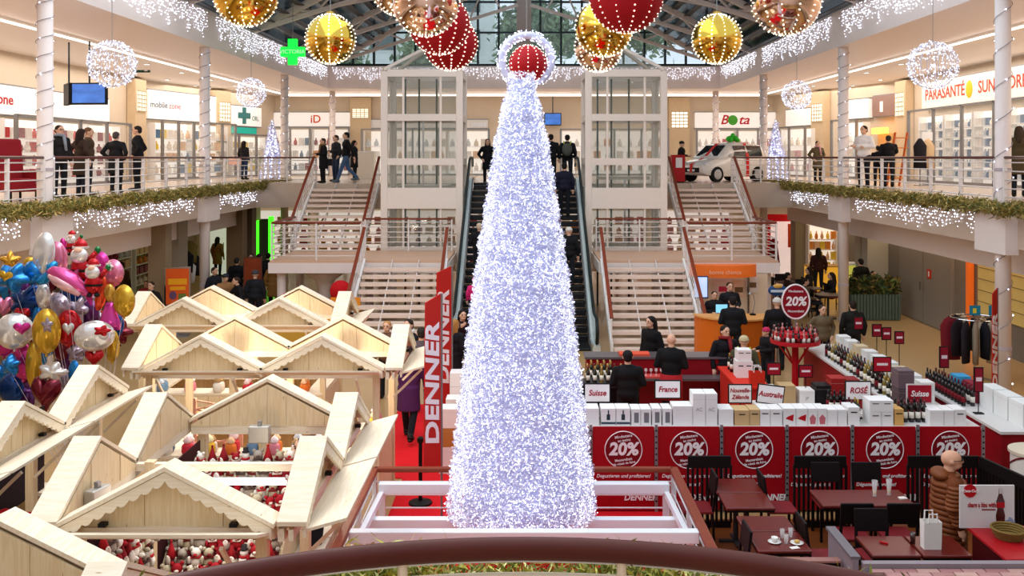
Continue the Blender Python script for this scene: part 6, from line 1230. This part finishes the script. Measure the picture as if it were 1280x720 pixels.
x0, x1 = 10.0, 12.0; yp = 29.6
t = thing('planter', 'grey-green ribbed planter screen with leafy plants', 'planter', (10.95, yp, 0)); part('box', MB().box(PX(1063, yp), PX(1126, yp), yp, yp+.4, .02, .78), mat('#4a5a4e', .6), t, True)
n = 16
for i in range(n): x = PX(1063, yp)+(PX(1126, yp)-PX(1063, yp))*(i+.5)/n; part('rib', MB().box(x-.03, x+.03, yp-.03, yp, .02, .8), mat('#55665a', .6), t, True)
pp = np.stack([rng.uniform(PX(1064, yp), PX(1125, yp), 60), np.full(60, yp+.2), .85+.35*rng.random(60)], 1)
link('foliage', needle_mesh('foliage', needles(pp, .12, .035, 1600, (.05, .08, .1)), [mat('#5a6a34', .7), mat('#7a6a3a', .7), mat('#33452a', .7)], t.location), t)['kind'] = 'stuff'
dr = struct('door_1', MB().box(12.12, 12.2, 27.2, 31.0, 0, 2.75), mat('#968e84', .5, var=.03))
for ya, yb in ((27.3, 29.05), (29.1, 30.9)): struct('door_leaf', MB().box(12.08, 12.12, ya, yb, .02, 2.7), mat('#8e867c', .45, var=.03), dr)
for y in (28.95, 29.2): struct('door_handle', MB().cyl((12.04, y, 1.0), (12.04, y, 1.25), .015, n=6), CHROME, dr)
t = thing('fire_sign', 'small red square safety sign on the grey double door', 'sign', (12.07, 28.6, 1.55)); part('plate', MB().box(-.01, .01, -.13, .13, -.14, .14), mat('#c8301e', .5), t); part('pictogram', MB().box(-.014, -.01, -.03, .05, -.08, .08), WTX, t)
t = thing('orange_pillar', 'slim orange lit door edge beside the grey door', 'trim', (12.0, 26.0, 0)); part('strip', MB().box(0, .15, -.08, .08, 0, 2.6), mat('#e2661e', .5, emit=.4, samp=False), t); part('cap', MB().box(0, .16, -.1, .1, 2.6, 2.65), GREY, t)
t = thing('lit_panel', 'warm yellow lit tiled panel above the clothes rack', 'panel', (12.1, 24.0, 0)); part('panel', MB().box(0, .05, -1.6, 1.6, .9, 2.6), mat('#c8b06a', .5, emit=.25, c2='#b89a58', scale=3, samp=False), t)
for k in range(5): part('panel_joint', MB().box(-.01, 0, -1.6, 1.6, 1.2+.3*k, 1.22+.3*k), mat('#8a7848', .6), t)
t = thing('orange_shopfront', 'orange lit shop edge beyond the near column', 'shop window', (11.6, 20.9, 0)); part('post', MB().box(-.05, .15, -.1, .1, 0, 2.5), mat('#d85a1a', .5, emit=.5, samp=False), t); part('orange_panel', MB().box(.1, .15, -1.5, -.1, 0, 2.5), mat('#c8641e', .5, emit=.3, samp=False), t)
# cafe tables on the right
for i, (x, D) in enumerate(((985, 33), (1012, 31.5), (1035, 30))):
    t = thing('cafe_table', ['small round cafe table before the red shop', 'small round cafe table before the bakery', 'small round cafe table beside the right column'][i], 'table', (PX(x, D), D, 0)); part('top', MB().lathe([(.4, .72), (.4, .75)], n=20), mat('#5a4030', .4), t); part('pedestal', MB().cyl((0, 0, .03), (0, 0, .72), .04, n=8), DARKM, t); part('foot', MB().lathe([(.26, 0), (.26, .03)], n=16), DARKM, t)
    for k, (dx, dy, rz) in list(enumerate(((-.75, 0, -PI/2), (.75, 0, PI/2), (0, .75, 0))))[:3 if i < 2 else 2]: copy_tree(CH, None, (PX(x, D)+dx, D+dy, 0), rz, 'dark cafe chair beside a small round table in the right arcade')['group'] = 'dark cafe chairs in the right arcade'
# upper floor furniture: red chair, display box, mannequins
D = 20.3; t = thing('red_armchair', 'red high-backed armchair behind the gallery railing', 'armchair', (-10.75, D, TOPZ), R(60)); RC = mat('#8e1420', .7)
part('seat', MB().box(-.35, .35, -.35, .35, .2, .48), RC, t, bevel=.05); part('backrest', MB().obox((0, .34, .85), (.7, .16, .95), (R(-8), 0, 0)), RC, t, bevel=.06)
for s_ in (-1, 1): part('armrest', MB().box(s_*.36-.07, s_*.36+.07, -.35, .3, .2, .66), RC, t, bevel=.04)
for a_ in (-.28, .28):
    for b_ in (-.28, .28): part('leg', MB().cyl((a_, b_, 0), (a_, b_, .2), .025, n=8), BLACK, t)
D = 35.2; t = thing('red_display_box', 'red display stand with a white notice beside the small car', 'stand', (PX(847, D), D, TOPZ)); part('body', MB().box(-.24, .24, -.2, .2, .04, 1.02), mat('#b51e22', .5), t, bevel=.01); part('notice', MB().box(-.1, .14, -.21, -.2, .55, .92), PAINT, t); part('plinth', MB().box(-.22, .22, -.18, .18, 0, .04), BLACK, t)
for i, (x, D, c, lab) in enumerate(((1150, 31.5, '#1c1a1e', 'dark coat on a tailor stand before the cosmetics shop'), (1160, 31.9, '#d8b890', 'tan coat on a tailor stand before the cosmetics shop'))):
    t = thing('coat_stand', lab, 'mannequin', (PX(x, D), D, TOPZ)); part('coat', MB().lathe([(.22, .55), (.2, .95), (.22, 1.3), (.1, 1.48), (.05, 1.55)], n=14, sy=.65), mat(c, .8), t, smooth=True); part('stand', MB().cyl((0, 0, .02), (0, 0, .6), .02, n=8), GREY, t); part('base', MB().lathe([(.2, 0), (.2, .02)], n=16), GREY, t)
t = thing('orange_ladder_shelf', 'orange leaning display rack behind the man in the black jacket', 'rack', (PX(1128, 31), 31.4, TOPZ)); 
for a_ in (-.2, .2): part('upright', MB().bar((a_-.15, 0, 0), (a_+.2, .2, 1.75), .06, .04), mat('#c8602a', .6), t)
for k in range(5): part('rung', MB().bar((-.3+.08*k, .05*k, .25+.33*k), (.15+.08*k, .05*k, .25+.33*k), .12, .03), mat('#d8763a', .6), t)
t = thing('white_sign_stand', 'small white notice on a stand beside the tailor stands', 'sign', (PX(1159, 33), 33, TOPZ)); part('plate', MB().box(-.18, .18, -.01, .01, 1.5, 1.8), PAINT, t); part('pole', MB().cyl((0, 0, .02), (0, 0, 1.5), .012, n=6), GREY, t); part('foot', MB().lathe([(.15, 0), (.15, .02)], n=14), GREY, t)
t = thing('white_counter', 'cream service counter near the stair head', 'counter', (PX(456, 42), 42, TOPZ)); part('body', MB().box(-.45, .45, -.3, .3, 0, 1.15), mat('#ece0ce', .5), t); part('top', MB().box(-.48, .48, -.33, .33, 1.15, 1.2), PAINT, t)
# ================================================================ people
def remesh(mb, name, voxel, it=4):
    me = mb.mesh(name, WHITE); o = bpy.data.objects.new(name, me); C.objects.link(o)
    r = o.modifiers.new('r', 'REMESH'); r.mode = 'VOXEL'; r.voxel_size = voxel; r.use_smooth_shade = True
    if it: s_ = o.modifiers.new('s', 'SMOOTH'); s_.factor = .5; s_.iterations = it
    dg = bpy.context.evaluated_depsgraph_get(); out = bpy.data.meshes.new_from_object(o.evaluated_get(dg)); bpy.data.objects.remove(o); bpy.data.meshes.remove(me)
    out.name = name; return out
POSES = {
 'stand': {}, 'walk': dict(kL=(.09, -.15, .5), aL=(.09, -.26, .1), kR=(-.09, .06, .49), aR=(-.09, .32, .16), eL=(.25, .14, 1.14), wL=(.25, .2, .9), eR=(-.25, -.06, 1.13), wR=(-.24, -.2, .93)),
 'front': dict(eL=(.25, .02, 1.13), wL=(.1, -.26, 1.1), eR=(-.25, .02, 1.13), wR=(-.1, -.26, 1.12)), 'phone': dict(eR=(-.25, -.08, 1.15), wR=(-.1, -.24, 1.38), eL=(.25, .04, 1.12), wL=(.16, -.16, .98)),
 'pocket': dict(eL=(.31, .1, 1.14), wL=(.2, -.05, .96), eR=(-.31, .1, 1.14), wR=(-.2, -.05, .96)), 'reach': dict(eR=(-.24, -.16, 1.18), wR=(-.16, -.42, 1.08), eL=(.25, .02, 1.12), wL=(.22, -.1, .9), lean=.1),
 'sit': dict(sit=1, eL=(.25, -.02, 1.13), wL=(.15, -.26, 1.08), eR=(-.25, -.02, 1.13), wR=(-.14, -.26, 1.06)), 'cross': dict(eL=(.27, .0, 1.14), wL=(-.06, -.2, 1.16), eR=(-.27, .0, 1.14), wR=(.06, -.22, 1.13))}
KITS = {}
def kit(pose):
    if pose in KITS: return KITS[pose]
    p = dict(hL=(.09, 0, .92), hR=(-.09, 0, .92), kL=(.1, -.02, .5), kR=(-.1, -.02, .5), aL=(.1, 0, .09), aR=(-.1, 0, .09), eL=(.25, .04, 1.13), wL=(.25, -.03, .88), eR=(-.25, .04, 1.13), wR=(-.25, -.03, .88), lean=0, sit=0)
    p.update(POSES[pose]); dz = -.42 if p['sit'] else 0; ln = p['lean']
    def J(k): q = Vector(p[k]); return q+V(0, 0, dz)
    def T(x, y, z): return V(x, y-(z-.95)*ln*1.4, z+dz)     # torso point
    if p['sit']:
        p.update(kL=(.11, -.42, .5), kR=(-.11, -.42, .5), aL=(.11, -.4, .09), aR=(-.11, -.4, .09))
        K = {k: V(*p[k]) for k in ('kL', 'kR', 'aL', 'aR')}; K['hL'] = V(.09, 0, .52); K['hR'] = V(-.09, 0, .52)
    else: K = {k: V(*p[k]) for k in ('hL', 'hR', 'kL', 'kR', 'aL', 'aR')}
    sh = {s_: T(q*.18, 0, 1.385) for s_, q in (('L', 1), ('R', -1))}
    for k in ('eL', 'eR', 'wL', 'wR'): q = J(k); K[k] = q-V(0, ln*.45, 0)
    H = T(0, -.015, 1.615)
    b = MB(); b.ell(H+V(0, 0, .01), (.076, .095, .105), 14, 10); b.ell(H+V(0, -.025, -.06), (.058, .068, .06), 12, 8); b.cap(T(0, .01, 1.42), T(0, 0, 1.55), .056, .05)
    b.ell(H+V(0, -.098, -.02), (.013, .02, .022), 8, 6); b.ell(H+V(0, -.088, -.068), (.026, .012, .009), 8, 6)
    for s_ in (-1, 1): b.ell(H+V(s_*.077, .01, -.01), (.012, .02, .03), 8, 6)
    b.cap(T(0, 0, 1.34), T(0, 0, 1.02), .12, .1); b.cap(T(0, 0, 1.02), T(0, 0, .93), .1, .12)
    c = MB(); c2 = MB()
    for s_ in 'LR':
        b.cap(sh[s_], K['e'+s_], .045, .036); b.cap(K['e'+s_], K['w'+s_], .036, .026)
        d = (K['w'+s_]-K['e'+s_]).normalized(); side = d.cross(V(0, 1, 0)) if abs(d.y) < .8 else d.cross(V(0, 0, 1)); side.normalize(); nn = side.cross(d)
        pc = K['w'+s_]+d*.05; b.cap(K['w'+s_], pc+d*.03, .028, .036)
        for i in range(4):
            o_ = pc+d*.04+side*(.027-.018*i); L1 = (.034, .04, .037, .028)[i]; b.cap(o_, o_+d*L1, .0105, .01, 6); b.cap(o_+d*L1, o_+d*L1*1.75+nn*.018, .01, .009, 6)
        q = pc-d*.01+side*.035; b.cap(q, q+side*.022+d*.035, .012, .0105, 6)
        b.cap(K['h'+s_], K['k'+s_], .07, .05); b.cap(K['k'+s_], K['a'+s_], .048, .034); b.ell(K['a'+s_]+V(0, -.06, -.05), (.038, .11, .035), 8, 6)
        for m in (c, c2): m.cap(sh[s_], K['e'+s_], .066, .057); m.cap(K['e'+s_], K['w'+s_]-d*.01, .058, .045)
    for m in (c, c2):
        m.ell(T(0, 0, 1.3), (.2, .135, .17), 14, 10); m.ell(T(0, 0, 1.1), (.18, .135, .2), 14, 10); m.ell(T(0, .01, 1.43), (.085, .08, .075), 12, 8); m.cap(T(.14, 0, 1.39), T(-.14, 0, 1.39), .06, .06); m.cap(T(.0, .01, 1.45), T(.14, 0, 1.4), .055, .05); m.cap(T(.0, .01, 1.45), T(-.14, 0, 1.4), .055, .05); m.ell(T(0, 0, .95), (.185, .145, .15), 14, 8)
    if p['sit']: c2.ell(V(0, -.15, .56), (.2, .28, .1), 12, 8)
    else: c2.lathe([(.195, .55), (.185, .75), (.18, .98)], (0, .01, 0), 16, sy=.8)
    tr = MB(); tr.ell(T(0, 0, .95), (.165, .125, .12), 14, 8)
    for s_ in 'LR': tr.cap(K['h'+s_], K['k'+s_], .09, .067); tr.cap(K['k'+s_], K['a'+s_]+V(0, 0, .02), .066, .052)
    hs = MB(); hs.ell(H+V(0, .018, .035), (.085, .098, .092), 14, 10); hs.ell(H+V(0, .06, -.02), (.075, .055, .07), 12, 8)
    hl = MB(); hl.ell(H+V(0, .018, .035), (.088, .1, .094), 14, 10); hl.cap(H+V(0, .07, .0), T(0, .1, 1.36), .075, .06)
    for s_ in (-1, 1): hl.cap(H+V(s_*.07, .02, 0), T(s_*.085, .03, 1.44), .03, .025)
    be = MB(); be.ell(H+V(0, .01, .055), (.092, .105, .085), 14, 10); be.lathe([(.093, 0), (.1, .02), (.093, .045)], H+V(0, .01, .015), 18, sy=1.1)
    so = []
    for s_ in 'LR': so.append(MB().ell(K['a'+s_]+V(0, -.055, -.045), (.05, .135, .045), 12, 8).cap(K['a'+s_]+V(0, .0, -.03), K['a'+s_]+V(0, 0, .03), .05, .052))
    ey = MB()
    for s_ in (-1, 1): ey.ell(H+V(s_*.03, -.088, .008), (.012, .008, .008), 8, 6)
    br = MB()
    for s_ in (-1, 1): br.ell(H+V(s_*.032, -.09, .03), (.02, .008, .005), 8, 4)
    k = dict(body=remesh(b, 'body', .0115, 2), jacket=remesh(c, 'jacket', .02), coat=remesh(c2, 'coat', .02), trousers=remesh(tr, 'trousers', .02), short=remesh(hs, 'hair', .016), long=remesh(hl, 'hair', .016), beanie=remesh(be, 'knitted_hat', .014, 2),
             shoes=[m.mesh('shoe', BLACK, smooth=True) for m in so], eyes=ey.mesh('eyes', BLACK, smooth=True), brows=br.mesh('eyebrows', BLACK, smooth=True), H=H, K=K, T=T)
    KITS[pose] = k; return k
def om(o, m):
    o.material_slots[0].link = 'OBJECT'; o.material_slots[0].material = m
SKIN = ['#e0b094', '#d6a284', '#e8bda2', '#c48e70']
def person(label, x, y, z, face, h=1.7, pose='stand', coat='jacket', cc='#1a1a1e', tc='#1e2026', hair='short', hc='#2a1e18', skin=0, shoe='#16120f', scarf=None, pack=None, glasses=False, apron=None, wide=1.14):
    """face = heading in degrees the person looks to: 0 = towards the camera, 90 = towards +X, 180 = away"""
    k = kit(pose); t = thing('person', label, 'person', (x, y, z), R(face)); s_ = h/1.735; t.scale = (s_*wide, s_*wide, s_)
    om(link('body', k['body'], t), mat(SKIN[skin], .55, var=.04))
    om(link(coat, k[coat], t), mat(cc, .8, var=.14, scale=14, bump=.15)); om(link('trousers', k['trousers'], t), mat(tc, .85, var=.12, scale=14))
    for m in k['shoes']: om(link('shoe', m, t), mat(shoe, .5))
    if hair in ('short', 'long', 'beanie'): om(link('hair' if hair != 'beanie' else 'knitted_hat', k[hair], t), mat(hc, .7, var=.2, scale=40))
    link('eyes', k['eyes'], t); link('eyebrows', k['brows'], t)
    H, T = k['H'], k['T']
    if scarf: part('scarf', MB().tube([T(0, 0, 1.49)+V(.085*math.cos(a_), .08*math.sin(a_), .012*math.sin(2*a_)) for a_ in [2*PI*i/14 for i in range(14)]], .035, 8, True).cap(T(.03, -.12, 1.46), T(.05, -.16, 1.15), .035, .03), mat(scarf, .8, var=.1), t, smooth=True)
    if pack:
        o = part('backpack', MB().ell(T(0, .2, 1.2), (.16, .1, .23), 14, 10), mat(pack, .7, var=.1), t, smooth=True)
        for q in (-1, 1): part('strap', MB().tube([T(q*.1, .16, 1.4), T(q*.11, .02, 1.5), T(q*.12, -.13, 1.36), T(q*.13, -.1, 1.12)], .018, 6), mat('#b8c23a', .6), o)
    if glasses:
        part('glasses', MB().tube([H+V(-.05, -.1, .008), H+V(-.012, -.105, .012), H+V(.012, -.105, .012), H+V(.05, -.1, .008)], .004, 5).tube([H+V(.052, -.098, .01), H+V(.08, 0, .012)], .003, 4).tube([H+V(-.052, -.098, .01), H+V(-.08, 0, .012)], .003, 4), BLACK, t)
    if apron: part('apron', MB().lathe([(.2, .5), (.195, .75), (.19, .98)], (0, .0, 0), 18, sy=.82), mat(apron, .7), t, smooth=True)
    return t
def handbag(x, y, z, c, label, w_=.3):
    t = thing('handbag', label, 'bag', (x, y, z)); part('bag_body', MB().obox((0, 0, .13), (w_, .12, .25)), mat(c, .6), t, bevel=.03); part('handle', MB().tube([V(-.09, 0, .25), V(-.07, 0, .38), V(.07, 0, .38), V(.09, 0, .25)], .01, 6), mat(c, .6), t)
U = TOPZ
# --- gallery with the phone shops
person('man in dark jacket and checked shirt with glasses beside the lit column', PX(74, 21.9), 21.9, U, 60, 1.66, 'stand', cc='#1d1a1c', tc='#191a20', hc='#241a14', glasses=True, scarf='#8f98a4')
person('woman in brown coat with fur collar seen from behind at the railing', PX(97, 22.2)-.1, 22.6, U, 150, 1.6, 'pocket', 'coat', '#3a2a20', '#20242e', 'long', '#2a1a14'); person('man in dark brown jacket behind the fur collared woman', PX(108, 23.4), 23.5, U, 110, 1.66, 'stand', cc='#4a3826', hc='#6a4a30')
person('grey-haired man in black coat seen from behind at the railing', PX(145, 25.2), 25.2, U, 175, 1.6, 'pocket', 'coat', '#15151a', '#1a1a20', 'short', '#4a4440'); person('tall man in black jacket standing in profile before the phone shop', PX(172, 26.6), 26.6, U, -80, 1.8, 'pocket', cc='#131418', tc='#15161c', hc='#2a2220')
person('shopper in black with a pale bag in front of the pharmacy', PX(305, 40.2), 40.2, U, 150, 1.62, 'stand', cc='#15161a', tc='#2a3a5a', hair='long', hc='#241a16'); handbag(PX(295, 40), 39.9, U+.62, '#e6b8a8', 'pale pink bag carried before the pharmacy', .5)
# --- stair head
person('woman in black coat with fur hood near the stair head', PX(404, 34.7), 34.7, U, -60, 1.62, 'front', 'coat', '#131216', '#131318', 'short', '#4a3828', scarf='#8a6a48'); handbag(PX(411, 34.8), 34.75, U+.62, '#121014', 'black shoulder bag of the woman with the fur hood')
person('man in dark jacket and jeans beside the walking man', PX(420, 36.6), 36.6, U, -50, 1.78, 'front', cc='#26262c', tc='#27344c', hc='#3a2a20'); person('tall man in black jacket and blue jeans walking to the stairs', PX(433, 35.4), 35.4, U, -75, 1.86, 'walk', cc='#141216', tc='#4a6488', hair='short', hc='#1a1412', shoe='#5a6a7a')
person('dark dressed person standing behind the walking man', PX(443, 39), 39, U, 90, 1.62, 'stand', 'coat', '#161418', hair='long', hc='#181210')
# --- escalators
def ez(D): return max(0, min(TOPZ, (D-25.6)/(7.1)*TOPZ))+.07
person('woman in black at the top of the escalator', -1.28, 33.8, U+.0, 5, 1.58, 'pocket', 'coat', '#101014', '#121216', 'long', '#1a1412', wide=1.12)
person('pale haired man in black riding the escalator by the tinsel tree', -1.3, 28.0, ez(28.0), 180, 1.66, 'front', cc='#121218', hc='#c9b49c'); person('child in bright pink jacket low on the escalator', -1.35, 26.3, ez(26.3), 180, 1.25, 'stand', cc='#e02a72', tc='#3a2a48', hair='beanie', hc='#d84a84')
person('man in black reaching the top of the far escalator', .95, 33.9, U, 180, 1.75, 'stand', cc='#141418', hc='#1e1816'); person('person with grey backpack at the top of the far escalator', 1.55, 34.3, U, 175, 1.74, 'stand', cc='#17171b', hc='#1a1614', pack='#5a5a52')
person('man in dark navy jacket standing on the far escalator', 1.3, 30.9, ez(30.9), 180, 1.72, 'stand', cc='#15172a', tc='#14161c', hc='#161210'); handbag(.95, 30.6, ez(30.6)+.5, '#b8222a', 'red shopping bag on the far escalator', .26)
person('person with a white cap riding the far escalator', 1.3, 27.8, ez(27.8), 180, 1.66, 'stand', cc='#141316', hair='beanie', hc='#d8d2c8')
person('dark haired woman in wine red jacket at the escalator foot', PX(578, 21.2), 21.2, 0, 20, 1.66, 'phone', cc='#2a1420', hair='long', hc='#1a1210'); person('blond woman in dark coat beside the escalator foot', PX(570, 20.4)-.02, 20.3, 0, 140, 1.6, 'stand', 'coat', '#17141a', hair='long', hc='#a8763c')
# --- upper right
person('shopper in dark clothes behind the red display stand', PX(852, 37), 37, U, 60, 1.55, 'front', cc='#191619', hair='beanie', hc='#1a1a1c')
person('woman in olive parka and pink scarf behind the railing', PX(1022, 37), 37, U, 10, 1.56, 'pocket', 'coat', '#5e5238', '#2a2420', 'short', '#1e1612', scarf='#d89aa0'); person('security guard in white shirt and dark tie by the railing', PX(1080, 29.4), 29.4, U, -55, 1.9, 'cross', cc='#ece6e2', tc='#16161e', hc='#2a2018')
person('man in black jacket bending at the orange rack', PX(1111, 30), 30, U, 165, 1.62, 'reach', cc='#131216', hc='#2a2422'); person('small person in black beside the bending man', PX(1099, 30.4), 30.5, U, 170, 1.3, 'front', cc='#17151a', hc='#2a201c'); person('person in olive coat beyond the near lit column', PX(1274, 22.5), 22.5, U, 150, 1.66, 'stand', 'coat', '#4a3e26', hair='long', hc='#3a2a1c')
# --- left arcade crowd
def crowd(lab, px, py, h=1.68, **k): D = (EZ-h)*F/(py-CY); person(lab, PX(px, D), D, 0, k.pop('face', 0), h, **k)
crowd('woman in long brown coat near the balloons', 152, 327, face=170, coat='coat', cc='#4a3a22', hair='long', hc='#2a1e16'); crowd('child in red jacket looking over the stall roof', 183, 351, 1.4, face=10, cc='#b03a3a', hc='#3a2a1e'); crowd('man in dark jacket beside the child in red', 189, 352, 1.62, face=-10, cc='#1e1a1c', hc='#3a281c')
crowd('woman in tan coat with long dark hair by the lit glass door', 272, 296, face=160, coat='coat', cc='#8a6238', hair='long', hc='#17110f'); crowd('man in dark jacket behind the white column', 268, 334, face=60, cc='#1d2026', hc='#3a2a1e'); crowd('woman in camel coat bending over the stall', 281, 342, 1.6, face=30, pose='reach', coat='coat', cc='#a0744a', hair='beanie', hc='#2a2a34')
crowd('man in black coat seen from behind in the left arcade', 296, 322, face=180, coat='coat', cc='#15151a', hc='#2a2220'); crowd('man leaning forward in black jacket near the stall', 300, 346, 1.6, face=-60, pose='reach', cc='#17171c', hc='#3a281e'); crowd('man with grey cap and dark leather jacket from behind', 319, 338, face=178, cc='#22242a', hair='beanie', hc='#4a4a4e')
crowd('woman in black with sunglasses facing the stalls', 314, 317, face=10, coat='coat', cc='#131216', hair='long', hc='#1a1412', glasses=True); crowd('dark coated person before the orange poster', 324, 317, face=160, coat='coat', cc='#18161a', hc='#1e1814'); crowd('woman in ochre coat near the green doorway', 342, 326, face=170, coat='coat', cc='#8a6230', hair='long', hc='#17120f')
crowd('tall person in black behind the woman in ochre', 335, 316, face=190, coat='coat', cc='#121214', hc='#17130f')
# --- aisle by the beach flags
person('man in black jacket with white collar by the beach flags', PX(511, 19.6), 19.6, 0, -25, 1.72, 'phone', cc='#17161b', hc='#2a1c16', scarf='#d8d2cc'); person('blond child behind the gift stall roof', PX(484, 20.1), 20.1, 0, -10, 1.6, 'stand', cc='#6a4a3a', hair='short', hc='#b5824a'); person('woman in purple coat with black trousers walking on the red carpet', PX(511, 17.0), 17.0, .012, 175, 1.7, 'walk', 'coat', '#4a1f4e', '#121016', 'long', '#2a1a18')
person('person in grey jacket and jeans behind the purple coat', PX(527, 18.6), 18.6, .012, 185, 1.72, 'walk', cc='#5a4e52', tc='#6a6a86', hc='#2a201a')
# --- plush toy stall
solo('vendor_step', MB().box(-2.36, -2.12, 9.9, 10.6, 0, .36), PINEX, 'low wooden step the plush toy vendor stands on', 'step'); person('vendor in pale jacket leaning in the plush toy stall', -2.24, 10.3, .361, -70, 1.68, 'reach', cc='#e2cdbd', hair='long', hc='#1c1412')
# --- wine fair and kiosk
person('person in black seen from behind at the low bottle table', PX(785, 16.7), 16.75, 0, 178, 1.66, 'front', cc='#0f0e11', tc='#121114', hair='short', hc='#141012', wide=1.15); person('bald man in black shirt and red apron pouring wine', PX(838, 18.1), 18.0, 0, 165, 1.72, 'front', cc='#100f12', hair='bald', apron='#a8161e', wide=1.1)
person('woman in black coat standing behind the tasting bar', PX(814, 20.1), 20.1, 0, -55, 1.7, 'stand', 'coat', '#0f0e11', hair='long', hc='#17100f'); person('woman in black with a red scarf carrying a backpack', PX(906, 19.1), 19.1, 0, 20, 1.68, 'stand', cc='#17141a', hair='short', hc='#1c1412', scarf='#8a1f24')
person('person with a cream cap and dark backpack with lime straps', PX(930, 18.5), 18.5, 0, 165, 1.58, 'stand', cc='#4a4830', hair='beanie', hc='#c2b28a', pack='#14161c'); person('child in pink knitted hat and black jacket', PX(958, 20.9), 20.9, 0, -70, 1.32, 'front', cc='#191619', hair='beanie', hc='#c8285a')
person('man in black padded jacket at the orange kiosk', PX(917, 22.5), 22.6, 0, 178, 1.76, 'front', cc='#18181c', hc='#1c1614'); person('kiosk clerk in black behind the monitor', PX(893, 25.3), 25.3, 0, 0, 1.5, 'front', cc='#1a181b', hc='#2a1e18'); person('second kiosk clerk in dark jacket behind the counter', PX(912, 25.6), 25.6, 0, 10, 1.7, 'front', cc='#1d1b20', hc='#4a2e1a')
person('woman in dark coat with a pale scarf beside the blue stand sign', PX(970, 22.8), 22.7, 0, 170, 1.7, 'stand', 'coat', '#141216', hair='beanie', hc='#d2cac2'); person('woman in taupe jacket with crossed arms facing the wine fair', PX(1028, 22.3), 22.3, 0, 10, 1.6, 'pocket', cc='#6e5e48', tc='#121214', hair='short', hc='#3a281c')
person('man in dark clothes walking behind the right column', PX(1066, 22.6), 22.6, 0, 180, 1.66, 'stand', cc='#1c1a18', hc='#2a2018')
# --- cafe guests in the right arcade
for i, (x, D, rz, cc, lab) in enumerate(((985, 33, -90, '#4a3a2a', 'cafe guest in brown jacket sitting before the red shop'), (985, 33, 90, '#2a2420', 'cafe guest in dark jacket sitting before the red shop'), (1012, 31.5, -90, '#3a2018', 'cafe guest in dark red sweater sitting before the bakery'), (1012, 31.5, 90, '#1e1a1a', 'cafe guest in black sitting before the bakery'), (1035, 30, -90, '#5a4a38', 'cafe guest in taupe sitting beside the right column'))):
    dx = -.72 if rz < 0 else .72; person(lab, PX(x, D)+dx, D, 0, -rz, 1.66, 'sit', cc=cc, hair='long' if i % 2 else 'short', hc='#2a1c14')
person('woman in dark red sweater standing at the bakery counter', PX(1023, 35.6), 35.6, 0, 175, 1.68, 'stand', cc='#3a1a18', hair='long', hc='#1a1210'); person('man in black standing by the yellow display cabinet', PX(1076, 31.6), 31.6, 0, 190, 1.7, 'stand', 'coat', '#14120f', hc='#1a1410'); person('man sitting behind the planter plants', PX(1093, 30.6), 30.7, 0, 20, 1.4, 'stand', cc='#7a6a52', hc='#241a14')
# --- man in the padded coat
D = 11.12; t = person('bald man with glasses in a long brown padded coat in the restaurant', PX(1187, D), D, .014, 80, 1.62, 'stand', 'coat', '#6a3416', '#2a1a14', 'bald', skin=1, glasses=True, wide=1.3)
for z in [.54+.066*i for i in range(13)]:
    r_ = .168 if z < 1.2 else .158
    part('padded_fold', MB().tube([V(r_*math.cos(a_), .01+r_*.76*math.sin(a_), z+.01*math.sin(a_*3)) for a_ in [2*PI*i/20 for i in range(20)]], .042, 8, True), mat('#6e3818', .5, c2='#7e4420', scale=10, bump=.2), t, smooth=True)
K = kit('stand')['K']
for s_, q in (('L', 1), ('R', -1)):
    a_, b_ = V(q*.185, .0, 1.35), K['e'+s_]; 
    for i in range(6): p = a_.lerp(b_, i/5) if i < 5 else b_; part('padded_fold', MB().ell(p+V(q*.02, 0, 0), (.07, .075, .036), 12, 8), mat('#6e3818', .5, c2='#7e4420', scale=10, bump=.2), t, smooth=True)
    for i in range(1, 5): p = K['e'+s_].lerp(K['w'+s_], i/5); part('padded_fold', MB().ell(p, (.058, .062, .04), 12, 8), mat('#6e3818', .5, c2='#7e4420', scale=10, bump=.2), t, smooth=True)
part('hood', MB().ell((0, .085, 1.44), (.14, .09, .075), 14, 8).ell((0, .02, 1.435), (.13, .12, .04), 14, 8), mat('#6e3818', .5, c2='#7e4420', scale=10, bump=.2), t, smooth=True)
